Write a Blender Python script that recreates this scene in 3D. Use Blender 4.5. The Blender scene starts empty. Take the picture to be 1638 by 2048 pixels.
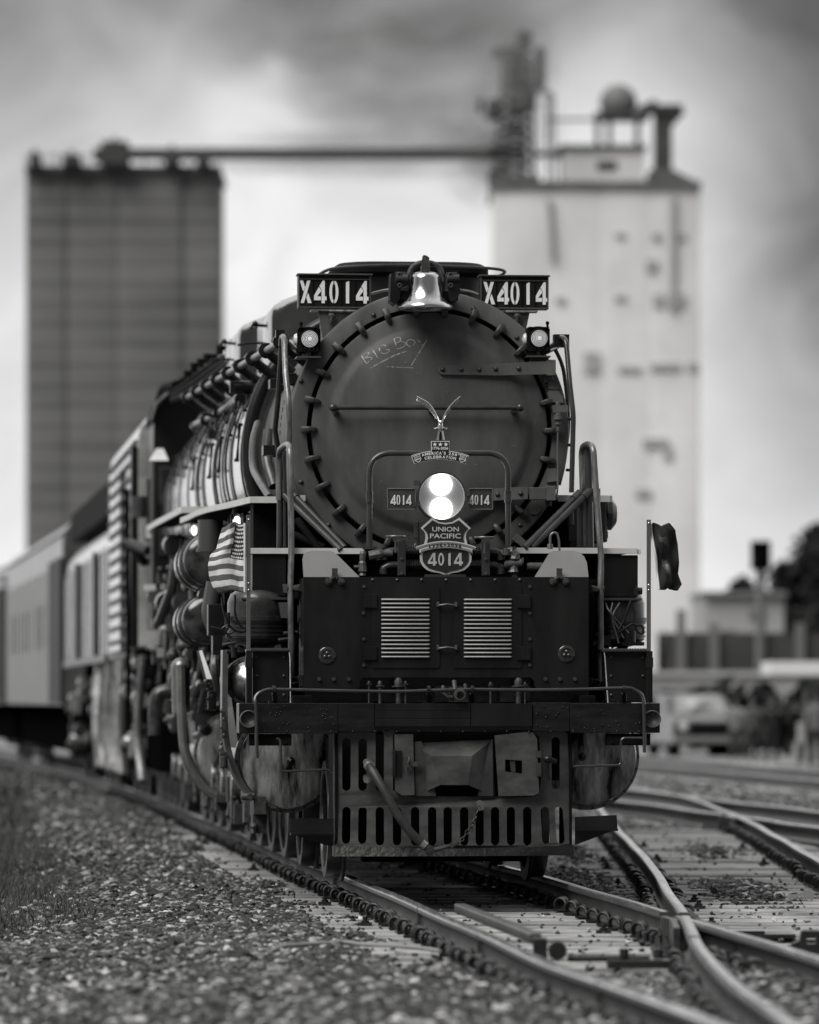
import bpy, bmesh, math, random
import numpy as np
from mathutils import Vector, Matrix, noise as mnoise
R = math.radians
random.seed(7)
SC = bpy.context.scene
COL = SC.collection

# ------------------------------------------------------------------ camera
F = 10200.0            # focal length in photograph pixels (photograph 1638 x 2048)
CAMH = 1.40            # camera height over the rail head
HOR = 1395.0           # photograph row of the horizon
cam_d = bpy.data.cameras.new("camera")
cam = bpy.data.objects.new("camera", cam_d)
COL.objects.link(cam)
SC.camera = cam
cam.location = (0, 0, CAMH)
cam.rotation_euler = (R(90), 0, 0)
cam_d.sensor_fit = 'HORIZONTAL'
cam_d.sensor_width = 36.0
cam_d.lens = F / 1638 * 36.0
cam_d.shift_y = (HOR - 1024) / 1638
cam_d.clip_start = 1.0
cam_d.clip_end = 6000
cam_d.dof.use_dof = True
cam_d.dof.focus_distance = 38.6
cam_d.dof.aperture_fstop = 2.0

SC.render.engine = 'CYCLES'
SC.cycles.use_denoising = True
SC.cycles.max_bounces = 6
SC.cycles.volume_bounces = 1
SC.cycles.volume_step_rate = 2.0
SC.cycles.volume_max_steps = 48
SC.cycles.diffuse_bounces = 3
SC.cycles.glossy_bounces = 3
SC.cycles.caustics_reflective = False
SC.cycles.caustics_refractive = False
SC.view_settings.view_transform = 'Standard'
SC.view_settings.look = 'None'
SC.view_settings.exposure = 0.0
SC.view_settings.gamma = 1.0

# ------------------------------------------------------------------ sky: grey overcast over a Nishita sky
SUN_EL, SUN_AZ = 50.0, 222.0       # azimuth clockwise from +Y: behind the photographer's left shoulder
w = bpy.data.worlds.new("World"); SC.world = w; w.use_nodes = True
nt = w.node_tree; N = nt.nodes; L = nt.links
bg = N["Background"]
sky = N.new("ShaderNodeTexSky"); sky.sky_type = 'NISHITA'; sky.sun_disc = False
sky.sun_elevation = R(SUN_EL); sky.sun_rotation = R(SUN_AZ)
sky.air_density = 1.0; sky.dust_density = 3.0
bw = N.new("ShaderNodeRGBToBW"); L.new(sky.outputs[0], bw.inputs[0])
tc = N.new("ShaderNodeTexCoord")
sep = N.new("ShaderNodeSeparateXYZ"); L.new(tc.outputs["Generated"], sep.inputs[0])

def mth(op, a, b=None, nt_=None, clamp=False):
    t = nt_ or nt
    n = t.nodes.new("ShaderNodeMath"); n.operation = op; n.use_clamp = clamp
    for i, v in enumerate((a, b)):
        if v is None: continue
        if isinstance(v, (int, float)): n.inputs[i].default_value = v
        else: t.links.new(v, n.inputs[i])
    return n.outputs[0]

yy = mth('MAXIMUM', mth('ABSOLUTE', sep.outputs[1]), 0.02)
uu = mth('DIVIDE', sep.outputs[0], yy)
vv = mth('DIVIDE', sep.outputs[2], yy)
uvc = N.new("ShaderNodeCombineXYZ"); L.new(uu, uvc.inputs[0]); L.new(vv, uvc.inputs[1])
cl = N.new("ShaderNodeTexNoise"); cl.inputs["Scale"].default_value = 26.0; cl.inputs["Detail"].default_value = 5.0
cl.inputs["Distortion"].default_value = 1.2
L.new(uvc.outputs[0], cl.inputs["Vector"])
cl2 = N.new("ShaderNodeTexNoise"); cl2.inputs["Scale"].default_value = 2.2; cl2.inputs["Detail"].default_value = 3.0
L.new(tc.outputs["Generated"], cl2.inputs["Vector"])
# cloud, smoke and corner vignette painted at fixed directions of the sky (u = tan azimuth, v = tan elevation)
CLOUD_VIGNETTE = [  # px, py, sx, sy, amount
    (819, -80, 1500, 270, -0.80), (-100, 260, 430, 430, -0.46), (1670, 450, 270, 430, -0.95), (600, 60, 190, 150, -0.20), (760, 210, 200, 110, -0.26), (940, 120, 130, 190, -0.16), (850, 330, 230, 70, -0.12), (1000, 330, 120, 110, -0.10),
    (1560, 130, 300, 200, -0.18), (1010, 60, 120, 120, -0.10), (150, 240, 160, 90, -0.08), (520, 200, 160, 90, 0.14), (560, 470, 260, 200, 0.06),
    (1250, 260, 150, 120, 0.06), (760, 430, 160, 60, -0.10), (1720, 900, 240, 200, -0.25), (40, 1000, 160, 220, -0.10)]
acc = 1.22
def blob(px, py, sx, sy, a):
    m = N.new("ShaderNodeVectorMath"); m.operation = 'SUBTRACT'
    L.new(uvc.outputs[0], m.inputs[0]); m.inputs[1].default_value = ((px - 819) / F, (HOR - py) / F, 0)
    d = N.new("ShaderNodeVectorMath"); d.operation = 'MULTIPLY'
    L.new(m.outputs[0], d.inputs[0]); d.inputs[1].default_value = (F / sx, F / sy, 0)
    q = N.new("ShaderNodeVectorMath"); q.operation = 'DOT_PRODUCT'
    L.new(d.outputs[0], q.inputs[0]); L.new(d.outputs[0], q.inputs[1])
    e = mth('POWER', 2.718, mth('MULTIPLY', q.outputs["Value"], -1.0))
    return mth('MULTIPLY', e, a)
for c in CLOUD_VIGNETTE:
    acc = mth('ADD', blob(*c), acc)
acc = mth('ADD', acc, mth('MULTIPLY', mth('SUBTRACT', cl.outputs[0], 0.5), 0.62))
acc = mth('MULTIPLY', acc, mth('ADD', 0.62, mth('MULTIPLY', cl2.outputs[0], 0.76)))
acc = mth('MAXIMUM', acc, 0.14)
# sky dimmed behind the camera so front faces stay dark, brighter overhead and ahead
acc = mth('MULTIPLY', acc, mth('MAXIMUM', mth('ADD', 0.29, mth('ADD', mth('MULTIPLY', sep.outputs[1], 0.74), mth('MULTIPLY', sep.outputs[2], 0.36))), 0.12))
cloudv = mth('MULTIPLY', acc, 8.0)
mixv = mth('ADD', mth('MULTIPLY', cloudv, 0.93), mth('MULTIPLY', mth('MINIMUM', bw.outputs[0], 12.0), 0.05))
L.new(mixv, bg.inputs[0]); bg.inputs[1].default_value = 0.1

sd = bpy.data.lights.new("sun", 'SUN'); sd.energy = 3.1; sd.angle = R(42); sd.color = (1, .985, .96)
so = bpy.data.objects.new("sun", sd); COL.objects.link(so)
az = R(SUN_AZ); el = R(SUN_EL)
sdir = Vector((math.sin(az) * math.cos(el), math.cos(az) * math.cos(el), math.sin(el)))
so.rotation_euler = sdir.to_track_quat('Z', 'Y').to_euler()

# ------------------------------------------------------------------ materials
MATS = {}
def mat(name, c, rough=0.5, metal=0.0, coat=0.0, var=0.0, vs=(6, 6, 6), rv=0.0, bump=0.0, bs=40.0, c2=None, streak=0.0,
        spec=0.5, ior=None):
    if name in MATS: return MATS[name]
    m = bpy.data.materials.new(name); m.use_nodes = True
    t = m.node_tree; b = t.nodes["Principled BSDF"]
    b.inputs["Base Color"].default_value = (c, c, c, 1)
    b.inputs["Roughness"].default_value = rough; b.inputs["Metallic"].default_value = metal
    b.inputs["Coat Weight"].default_value = coat; b.inputs["Coat Roughness"].default_value = 0.12
    b.inputs["Specular IOR Level"].default_value = spec
    tcn = t.nodes.new("ShaderNodeTexCoord")
    if var or c2 is not None:
        mp = t.nodes.new("ShaderNodeMapping"); mp.inputs["Scale"].default_value = vs
        t.links.new(tcn.outputs["Object"], mp.inputs[0])
        no = t.nodes.new("ShaderNodeTexNoise"); no.inputs["Scale"].default_value = 1.0; no.inputs["Detail"].default_value = 7
        no.inputs["Roughness"].default_value = 0.62
        t.links.new(mp.outputs[0], no.inputs["Vector"])
        rp = t.nodes.new("ShaderNodeValToRGB")
        lo = c * (1 - var); hi = c2 if c2 is not None else c * (1 + var)
        rp.color_ramp.elements[0].position = 0.36; rp.color_ramp.elements[1].position = 0.66
        rp.color_ramp.elements[0].color = (lo, lo, lo, 1); rp.color_ramp.elements[1].color = (hi, hi, hi, 1)
        t.links.new(no.outputs[0], rp.inputs[0]); t.links.new(rp.outputs[0], b.inputs["Base Color"])
        if rv:
            r0 = mth('ADD', mth('MULTIPLY', no.outputs[0], rv * 2, t), rough - rv, t, True)
            t.links.new(r0, b.inputs["Roughness"])
    if bump:
        n2 = t.nodes.new("ShaderNodeTexNoise"); n2.inputs["Scale"].default_value = bs; n2.inputs["Detail"].default_value = 5
        t.links.new(tcn.outputs["Object"], n2.inputs["Vector"])
        bn = t.nodes.new("ShaderNodeBump"); bn.inputs["Strength"].default_value = bump; bn.inputs["Distance"].default_value = 0.01
        t.links.new(n2.outputs[0], bn.inputs["Height"]); t.links.new(bn.outputs[0], b.inputs["Normal"])
    MATS[name] = m
    return m
def emis(name, c, s, mixbase=0.0):
    if name in MATS: return MATS[name]
    m = bpy.data.materials.new(name); m.use_nodes = True
    b = m.node_tree.nodes["Principled BSDF"]
    b.inputs["Base Color"].default_value = (mixbase, mixbase, mixbase, 1)
    b.inputs["Emission Color"].default_value = (c, c, c, 1); b.inputs["Emission Strength"].default_value = s
    MATS[name] = m
    return m

BLK = mat("black_paint", 0.010, 0.36, coat=0.12, spec=.35, var=0.5, vs=(3, 3, 3), rv=0.1, bump=0.05, bs=30)
BLK2 = mat("black_satin", 0.006, 0.75, spec=.1, var=0.5, vs=(5, 5, 5), bump=0.1, bs=60)
PANEL = mat("panel_black", 0.013, 0.40, spec=.25, var=0.4, vs=(4, 4, 1.0), rv=0.14, bump=0.10, bs=6)
PILOT = mat("pilot_paint", 0.066, 0.36, var=0.35, vs=(5, 5, 9), rv=0.12, bump=0.25, bs=18, coat=0.15)
GRAPH = mat("graphite_paint", 0.115, 0.55, spec=.22, var=0.30, vs=(3.4, 2.6, 1.1), rv=0.10, bump=0.12, bs=9)
GRAPH2 = mat("graphite_edge", 0.040, 0.45, var=0.3, vs=(9, 9, 9), bump=0.1, bs=70)
IRON = mat("cast_iron", 0.055, 0.5, 0.2, var=0.5, vs=(25, 25, 25), bump=0.3, bs=120)
TUBE = mat("painted_tube", 0.038, 0.3, coat=0.4, var=0.3, vs=(8, 8, 3))
TUBEL = mat("worn_handrail", 0.22, 0.35, 0.5, var=0.45, vs=(30, 30, 6), rv=0.1)
JACKET = mat("boiler_jacket", 0.16, 0.16, 0.6, var=0.4, vs=(1.5, .8, 1.5), rv=0.05, bump=0.02, bs=3, coat=1.0)
SHADEBLK = mat("shade_black", 0.005, 0.9, spec=0.0)  # reflection-free near-black; keeps frames as dark as deep shade
WHITE = mat("light_edge_paint", 0.62, 0.5, var=0.12, vs=(4, 4, 4))
LETW = mat("white_letter", 0.9, 0.6)
LETG = mat("silver_letter", 0.5, 0.4, var=0.2, vs=(40, 40, 40))
SIGN = mat("sign_dark", 0.02, 0.4)
SIGNM = mat("sign_mid", 0.11, 0.45)
SILV = mat("silver_metal", 0.75, 0.22, 0.9, var=0.25, vs=(12, 12, 12), rv=0.08)
BELLM = mat("bell_bronze", 0.72, 0.16, 1.0, var=0.2, vs=(9, 9, 3), rv=0.06)
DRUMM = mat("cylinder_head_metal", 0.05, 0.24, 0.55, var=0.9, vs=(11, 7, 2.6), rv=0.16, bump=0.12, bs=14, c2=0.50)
STEEL = mat("bare_steel", 0.35, 0.28, 0.9, var=0.4, vs=(14, 14, 14), rv=0.12)
BEAM = mat("beam_paint", 0.010, 0.33, spec=.35, var=0.6, vs=(3, 3, 14), rv=0.16, bump=0.5, bs=26, coat=0.2)
LOUV = mat("louver_paint", 0.30, 0.35, var=0.1)
CHALK = mat("chalk", 0.42, 0.9)
RUB = mat("hose_rubber", 0.035, 0.5, var=0.3, vs=(20, 20, 20), bump=0.1, bs=90)
GLASSL = mat("lens_glass", 0.72, 0.12, 0.0, coat=0.8)
DARKG = mat("window_glass", 0.02, 0.06, 0.0, coat=1.0)
LAMP = emis("lamp_glow", 1.0, 6.0)
LAMPS = emis("small_lamp_glow", 1.0, 2.5)
RAILS = mat("rail_side_rust", 0.065, 0.5, 0.3, var=0.35, vs=(6, .6, 6), bump=0.15, bs=40)
RAILT = mat("rail_head_steel", 0.48, 0.24, 0.85, var=0.3, vs=(20, .8, 20), rv=0.1)
CLIP = mat("clip_black", 0.03, 0.35, 0.3, var=0.4, vs=(30, 30, 30))
CONC = mat("tie_concrete", 0.30, 0.85, var=0.38, vs=(2.5, 9, 9), bump=0.5, bs=60)
_t = CONC.node_tree; _b = _t.nodes["Principled BSDF"]; _l = _b.inputs["Base Color"].links[0].from_socket
_oi = _t.nodes.new("ShaderNodeObjectInfo"); _mx = _t.nodes.new("ShaderNodeMixRGB"); _mx.blend_type = 'MULTIPLY'; _mx.inputs[0].default_value = 1.0
_rp = _t.nodes.new("ShaderNodeValToRGB"); _rp.color_ramp.elements[0].color = (.55, .55, .55, 1); _rp.color_ramp.elements[1].color = (1.25, 1.25, 1.25, 1)
_t.links.new(_oi.outputs["Random"], _rp.inputs[0]); _t.links.new(_l, _mx.inputs[1]); _t.links.new(_rp.outputs[0], _mx.inputs[2]); _t.links.new(_mx.outputs[0], _b.inputs["Base Color"])
GROUND = mat("gravel_bed", 0.022, 0.95, var=0.5, vs=(9, 9, 9), bump=1.0, bs=30)  # near-black to paint the shade in gaps between stones
YARD = mat("yard_dirt", 0.20, 0.95, var=0.35, vs=(.6, .15, 1), bump=0.5, bs=8)
SILO = mat("silo_concrete", 0.14, 0.85, var=0.25, vs=(.05, .05, .25))
SILOW = mat("silo_whitewash", 0.82, 0.85, var=0.14, vs=(.12, .12, .12))
DSTEEL = mat("dark_structure_steel", 0.05, 0.7, var=0.3, vs=(.5, .5, .5))
MSTEEL = mat("mid_structure_steel", 0.13, 0.7, var=0.3, vs=(.5, .5, .5))
TNDR = mat("tender_sky_sheen", 0.50, 0.22, 0.3, var=0.3, vs=(1, 1, 2), rv=0.08, coat=0.7, bump=0.9, bs=1.4)  # sky reflection on the black sides is painted into this pale base
CARM = mat("coach_paint", 0.075, 0.35, var=0.6, vs=(.8, .8, .8), coat=0.3)

# ------------------------------------------------------------------ mesh builder
class MB:
    def __init__(s): s.v = []; s.f = []; s.mi = []; s.cur = 0
    def add(s, vs, fs):
        o = len(s.v); s.v += [tuple(p) for p in vs]
        s.f += [tuple(i + o for i in f) for f in fs]; s.mi += [s.cur] * len(fs)
        return s
    def hexa(s, p):   # 0-3 bottom ring, 4-7 top ring
        return s.add(p, [(3, 2, 1, 0), (4, 5, 6, 7), (0, 1, 5, 4), (1, 2, 6, 5), (2, 3, 7, 6), (3, 0, 4, 7)])
    def box(s, x0, x1, y0, y1, z0, z1):
        x0, x1 = sorted((x0, x1)); y0, y1 = sorted((y0, y1)); z0, z1 = sorted((z0, z1))
        return s.hexa([(x0, y0, z0), (x1, y0, z0), (x1, y1, z0), (x0, y1, z0), (x0, y0, z1), (x1, y0, z1), (x1, y1, z1), (x0, y1, z1)])
    def cbox(s, c, sx, sy, sz): return s.box(c[0] - sx / 2, c[0] + sx / 2, c[1] - sy / 2, c[1] + sy / 2, c[2] - sz / 2, c[2] + sz / 2)
    def ring(s, c, u, v, r, n): return [tuple(Vector(c) + u * (math.cos(2 * math.pi * i / n) * r) + v * (math.sin(2 * math.pi * i / n) * r)) for i in range(n)]
    def cyl(s, p0, p1, r0, r1=None, n=14, cap=True):
        if r1 is None: r1 = r0
        p0 = Vector(p0); p1 = Vector(p1); d = (p1 - p0).normalized()
        u = d.orthogonal().normalized(); v = d.cross(u)
        vs = s.ring(p0, u, v, r0, n) + s.ring(p1, u, v, r1, n)
        fs = [(i, (i + 1) % n, n + (i + 1) % n, n + i) for i in range(n)]
        if cap: fs += [tuple(range(n - 1, -1, -1)), tuple(range(n, 2 * n))]
        return s.add(vs, fs)
    def lathe(s, prof, org=(0, 0, 0), axis=(0, 0, 1), n=24, up=None, a0=0, a1=2 * math.pi):
        d = Vector(axis).normalized(); u = (Vector(up) if up else d.orthogonal()).normalized(); v = d.cross(u)
        full = abs(a1 - a0 - 2 * math.pi) < 1e-6; m = n if full else n + 1
        vs = []
        for r, h in prof:
            for i in range(m):
                a = a0 + (a1 - a0) * i / n
                vs.append(tuple(Vector(org) + d * h + u * (math.cos(a) * r) + v * (math.sin(a) * r)))
        fs = []
        for k in range(len(prof) - 1):
            for i in range(n):
                j = (i + 1) % m
                fs.append((k * m + i, k * m + j, (k + 1) * m + j, (k + 1) * m + i))
        return s.add(vs, fs)
    def tube(s, pts, r, n=8, closed=False, rs=None):
        P = [Vector(p) for p in pts]; m = len(P)
        if m < 2: return s
        T = []
        for i in range(m):
            a = P[(i - 1) % m] if (closed or i > 0) else P[i]
            b = P[(i + 1) % m] if (closed or i < m - 1) else P[i]
            t = (b - a); T.append(t.normalized() if t.length > 1e-9 else Vector((0, 0, 1)))
        u = T[0].orthogonal().normalized(); vs = []
        for i in range(m):
            u = (u - T[i] * u.dot(T[i]))
            u = u.normalized() if u.length > 1e-6 else T[i].orthogonal().normalized()
            v = T[i].cross(u); rr = rs[i] if rs else r
            vs += s.ring(P[i], u, v, rr, n)
        fs = []
        for i in range(m if closed else m - 1):
            j = (i + 1) % m
            for k in range(n): fs.append((i * n + k, i * n + (k + 1) % n, j * n + (k + 1) % n, j * n + k))
        if not closed: fs += [tuple(range(n - 1, -1, -1)), tuple(range((m - 1) * n, m * n))]
        return s.add(vs, fs)
    def bend(s, pts, r, rad=0.06, n=8, seg=5):   # tube with rounded corners
        return s.tube(rounded(pts, rad, seg), r, n)
    def sphere(s, c, r, n=10, sx=1, sy=1, sz=1):
        vs = []; fs = []; m = max(4, n // 2 + 1)
        for j in range(m + 1):
            th = math.pi * j / m
            for i in range(n):
                a = 2 * math.pi * i / n
                vs.append((c[0] + sx * r * math.sin(th) * math.cos(a), c[1] + sy * r * math.sin(th) * math.sin(a), c[2] + sz * r * math.cos(th)))
        for j in range(m):
            for i in range(n):
                fs.append((j * n + i, (j + 1) * n + i, (j + 1) * n + (i + 1) % n, j * n + (i + 1) % n))
        return s.add(vs, fs)
    def build(s, name, m, parent=None, bevel=0.0, ang=38, kind=None, seg=2):
        me = bpy.data.meshes.new(name)
        me.from_pydata(s.v, [], s.f)
        ms = m if isinstance(m, (list, tuple)) else [m]
        for k in ms: me.materials.append(k)
        if len(ms) > 1: me.polygons.foreach_set("material_index", s.mi)
        me.polygons.foreach_set("use_smooth", [True] * len(me.polygons))
        me.update()
        b = bmesh.new(); b.from_mesh(me); bmesh.ops.recalc_face_normals(b, faces=b.faces); b.to_mesh(me); b.free()
        me.set_sharp_from_angle(angle=R(ang))
        o = bpy.data.objects.new(name, me); COL.objects.link(o)
        if parent is not None: o.parent = parent
        if bevel:
            bv = o.modifiers.new("edge", 'BEVEL'); bv.width = bevel; bv.segments = seg; bv.limit_method = 'ANGLE'; bv.angle_limit = R(40)
            bv.harden_normals = True
        if kind: o["kind"] = kind
        return o

def islands(mb):
    par = list(range(len(mb.v)))
    def fnd(a):
        while par[a] != a: par[a] = par[par[a]]; a = par[a]
        return a
    for f in mb.f:
        r0 = fnd(f[0])
        for i in f[1:]: par[fnd(i)] = r0
    out = {}
    for f, k in zip(mb.f, mb.mi):
        m_ = out.setdefault(fnd(f[0]), (MB(), {})); mp = m_[1]
        for i in f:
            if i not in mp: mp[i] = len(m_[0].v); m_[0].v.append(mb.v[i])
        m_[0].f.append(tuple(mp[i] for i in f)); m_[0].mi.append(k)
    return [a for a, b in out.values()]
def build_each(mb, name, m, parent=None, **k): return [i.build(name, m, parent or loco, **k) for i in islands(mb)]

def rounded(pts, rad, seg=5):
    P = [Vector(p) for p in pts]; out = [P[0]]
    for i in range(1, len(P) - 1):
        a = P[i - 1] - P[i]; b = P[i + 1] - P[i]
        r = min(rad, a.length * .48, b.length * .48)
        s0 = P[i] + a.normalized() * r; s1 = P[i] + b.normalized() * r
        for k in range(seg + 1):
            t = k / seg
            out.append(s0 * (1 - t) ** 2 + P[i] * 2 * t * (1 - t) + s1 * t ** 2)
    out.append(P[-1]); return out

def catmull(pts, per=8):
    P = [Vector(p) for p in pts]; P = [P[0] * 2 - P[1]] + P + [P[-1] * 2 - P[-2]]; out = []
    for i in range(1, len(P) - 2):
        for k in range(per):
            t = k / per; a, b, c, d = P[i - 1:i + 3]
            out.append(.5 * ((2 * b) + (c - a) * t + (2 * a - 5 * b + 4 * c - d) * t * t + (3 * b - a - 3 * c + d) * t ** 3))
    out.append(P[-2]); return out

def fill2d(polys, thick, res=0):
    """flat shape with holes (even-odd) -> verts (x, y, depth), faces"""
    cu = bpy.data.curves.new("t", 'CURVE'); cu.dimensions = '2D'; cu.fill_mode = 'BOTH'; cu.extrude = thick / 2
    for p in polys:
        sp = cu.splines.new('POLY'); sp.points.add(len(p) - 1)
        for i, (x, y) in enumerate(p): sp.points[i].co = (x, y, 0, 1)
        sp.use_cyclic_u = True
    ob = bpy.data.objects.new("t", cu)
    me = bpy.data.meshes.new_from_object(ob)
    v = [tuple(a.co) for a in me.vertices]; f = [tuple(p.vertices) for p in me.polygons]
    bpy.data.objects.remove(ob); bpy.data.curves.remove(cu); bpy.data.meshes.remove(me)
    return v, f
def txt2d(s, size, thick=0.004, shear=0, offset=0.0):
    cu = bpy.data.curves.new("t", 'FONT'); cu.body = s; cu.size = size; cu.extrude = thick / 2
    cu.align_x = 'CENTER'; cu.align_y = 'CENTER'; cu.resolution_u = 3; cu.offset = offset; cu.shear = shear
    ob = bpy.data.objects.new("t", cu); me = bpy.data.meshes.new_from_object(ob)
    v = [tuple(a.co) for a in me.vertices]; f = [tuple(p.vertices) for p in me.polygons]
    bpy.data.objects.remove(ob); bpy.data.curves.remove(cu); bpy.data.meshes.remove(me)
    return v, f
def face_add(mb, vf, c, ang=0.0, sx=1.0, sz=1.0):
    """put a flat shape upright, facing the front (-y), centre c, turned by ang in its plane"""
    v, f = vf; ca, sa = math.cos(ang), math.sin(ang)
    mb.add([(c[0] + (x * sx * ca - y * sz * sa), c[1] - d, c[2] + (x * sx * sa + y * sz * ca)) for x, y, d in v], f)
    return mb

# ------------------------------------------------------------------ object bookkeeping
def empty(name, loc=(0, 0, 0), rz=0.0):
    o = bpy.data.objects.new(name, None); COL.objects.link(o); o.location = loc; o.rotation_euler = (0, 0, rz)
    o.empty_display_size = .3
    return o
def tag(o, label, cat, group=None, kind=None):
    o["label"] = label; o["category"] = cat
    if group: o["group"] = group
    if kind: o["kind"] = kind
    return o
def struct(o): o["kind"] = "structure"; return o
def kids(o): return KIDS.get(o.name, [])
def copy_tree(o, parent=None):
    c = o.copy(); COL.objects.link(c)
    if parent is not None: c.parent = parent
    for ch in list(o.children): copy_tree(ch, c)
    return c

def PX(px, D): return (px - 819.0) / F * D
def PZ(py, D): return CAMH - (py - HOR) / F * D
def GD(py, z=0.0): return (CAMH - z) * F / (py - HOR)      # distance of a point at height z seen in row py
# ================================================================== LOCOMOTIVE
# its own frame: x to the right of the picture, y backwards along the engine, z over the rail head
LX0, LY0, LTH = 0.345, 38.0, math.atan(0.09)
LC, LS = math.cos(LTH), math.sin(LTH)
loco = empty("steam_locomotive", (LX0, LY0, 0), LTH)
tag(loco, "black steam locomotive with round smokebox door, brass bell and lit headlight heading the train", "locomotive")
def q(px, py, ly):
    """the point of the locomotive's own frame measured at row/column of the photograph, at depth ly behind the pilot"""
    a = (px - 819.0) / F
    lx = (a * (LY0 + ly * LC) - LX0 + ly * LS) / (LC - a * LS)
    Y = LY0 + lx * LS + ly * LC
    return (lx, ly, CAMH - (py - HOR) / F * Y)
def qs(ly): return F / (LY0 + ly)          # photograph pixels per metre at that depth
def qx(px, ly): return q(px, 1395, ly)[0]
def qz(py, ly, px=860): return q(px, py, ly)[2]
def qpoly(pts, ly): return [(q(x, y, ly)[0], q(x, y, ly)[2]) for x, y in pts]
def part(mb, name, m, parent=None, **k): return mb.build(name, m, parent or loco, **k)
def plate(polys, ly, th, mb=None, holes=()):
    mb = mb or MB(); v, f = fill2d([qpoly(p, ly) for p in polys], th)
    mb.add([(x, ly + d, y) for x, y, d in v], f); return mb
def hexbolt(mb, c, r=0.016, h=0.012, ax=(0, -1, 0)):
    c = Vector(c); a = Vector(ax); mb.cyl(c, c + a * h, r, r * .96, 6)
def rivet(mb, c, r=0.012, ax=(0, -1, 0)):
    mb.lathe([(r, 0), (r * .8, r * .45), (r * .4, r * .75), (0.0005, r * .85)], c, ax, 8)

# ---------------------------------------------------------------- pilot
def slot(cx, y0, y1, wd, n=7, lean=0):
    p = []
    for i in range(n + 1):
        a = math.pi * i / n; p.append((cx + wd / 2 * math.cos(a), y0 + wd / 2 - wd / 2 * math.sin(a)))
    for i in range(n + 1):
        a = math.pi + math.pi * i / n; p.append((cx + lean + wd / 2 * math.cos(a), y1 - wd / 2 - wd / 2 * math.sin(a)))
    return p
LYP = 0.06
outline = [(668, 1462), (684, 1455), (755, 1457), (775, 1463), (780, 1458), (1122, 1455), (1138, 1468), (1141, 1580), (1146, 1688), (1060, 1694), (900, 1699), (760, 1697), (671, 1690), (668, 1590)]
holes = []
for x, ln in ((694, -1), (726, -1), (760, 0), (794, 0), (830, 0), (864, 0), (895, 0), (928, 0), (959, 0), (990, 0), (1022, 0), (1055, 0), (1091, 2), (1119, 4)):
    holes.append(slot(x, 1614, 1691 if 750 < x < 1080 else 1688, 17, lean=ln))
for x, a in ((694, 1476), (726, 1477), (760, 1461)): holes.append(slot(x, a, 1582, 17))
holes.append(slot(1113, 1474, 1578, 17))
cpk = [(786, 1470), (793, 1463), (1066, 1463), (1079, 1474), (1083, 1560), (1079, 1588), (1070, 1593), (830, 1593), (800, 1592), (786, 1580)]
v, f = fill2d([qpoly(p, LYP) for p in [outline, cpk] + holes], 0.03)
cx0 = qx(905, 0)
def pbend(x, y, z):
    t = max(0.0, (0.50 - z)) ; u = (x - cx0)
    return (x, y + 0.10 * u * u - t * 0.10, z)
mb = MB(); mb.add([pbend(x, LYP + d, y) for x, y, d in v], f)
pilot = part(mb, "pilot", PILOT, bevel=.004)
# lower lip of the pilot
mb = MB()
NX = 16
def lipstrip(z0f, z1f, yo, th):
    pr = []
    for i in range(NX + 1):
        px = 668 + (1149 - 668) * i / NX
        t = (px - 668) / 481
        zt = qz(1690 + 7 * math.sin(math.pi * t), 0, px); zb = qz(1713 - 2 * t, 0, px)
        x = qx(px, 0); y = 0.10 * (x - cx0) ** 2 - 0.02
        pr.append((x, y, zt, zb))
    for a, b in zip(pr[:-1], pr[1:]):
        mb.hexa([(a[0], a[1] + yo, a[3]), (b[0], b[1] + yo, b[3]), (b[0], b[1] + yo + th, b[3]), (a[0], a[1] + yo + th, a[3]),
                 (a[0], a[1] + yo + .03, a[2]), (b[0], b[1] + yo + .03, b[2]), (b[0], b[1] + yo + th, b[2]), (a[0], a[1] + yo + th, a[2])])
lipstrip(0, 0, -0.03, 0.16)
part(mb, "pilot_lip", BEAM, pilot)
# side plates and dark backing of the pilot
mb = MB()
for px, s in ((670, 1), (1144, -1)):
    x = qx(px, .1)
    mb.box(x, x + s * .02, .10, .75, qz(1692, .1), qz(1462, .1))
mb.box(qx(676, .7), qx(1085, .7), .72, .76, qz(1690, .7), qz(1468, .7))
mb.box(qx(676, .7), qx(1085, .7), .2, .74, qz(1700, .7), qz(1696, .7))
part(mb, "pilot_side", BLK2, pilot)
# coupler pocket with swung-down coupler
mb = MB(); mb.box(qx(788, .5), qx(1080, .5), .45, .5, qz(1592, .5), qz(1462, .5)); part(mb, "pocket_wall", BLK2, pilot)
def Q3(lst): return [q(*p) for p in lst]
mb = MB()
A = Q3([(829, 1486, .10), (985, 1479, .10), (990, 1592, .10), (830, 1592, .10)])   # outer flare
B = Q3([(862, 1512, -.02), (944, 1512, -.02), (936, 1570, -.02), (880, 1570, -.02)])
C_ = Q3([(876, 1506, .35), (930, 1506, .35), (925, 1592, .35), (884, 1592, .35)])
mb.add(A + B, [(0, 1, 5, 4)])
mb.add([A[0], B[0], B[3], A[3]], [(0, 1, 2, 3)])
mb.add([A[1], B[1], B[2], A[2]], [(0, 1, 2, 3)])
mb.add([B[0], B[1], B[2], B[3]], [(0, 1, 2, 3)])
lobe = Q3([(829, 1486, .06), (846, 1484, .03), (872, 1512, .0), (872, 1592, .05), (832, 1592, .06)])
part(mb, "coupler_cover", PILOT, pilot, bevel=.006)
mb = MB()
for pts in ([(829, 1484), (842, 1482), (858, 1520), (872, 1592), (831, 1592)], [(985, 1478), (986, 1592), (955, 1592), (968, 1540), (978, 1490)]):
    plate([pts], .055, .02, mb)
build_each(mb, "cover_wing", GRAPH2, pilot, bevel=.004)
mb = MB(); plate([[(789, 1469), (826, 1468), (829, 1590), (803, 1591), (790, 1582)]], .03, .018, mb)
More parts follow.
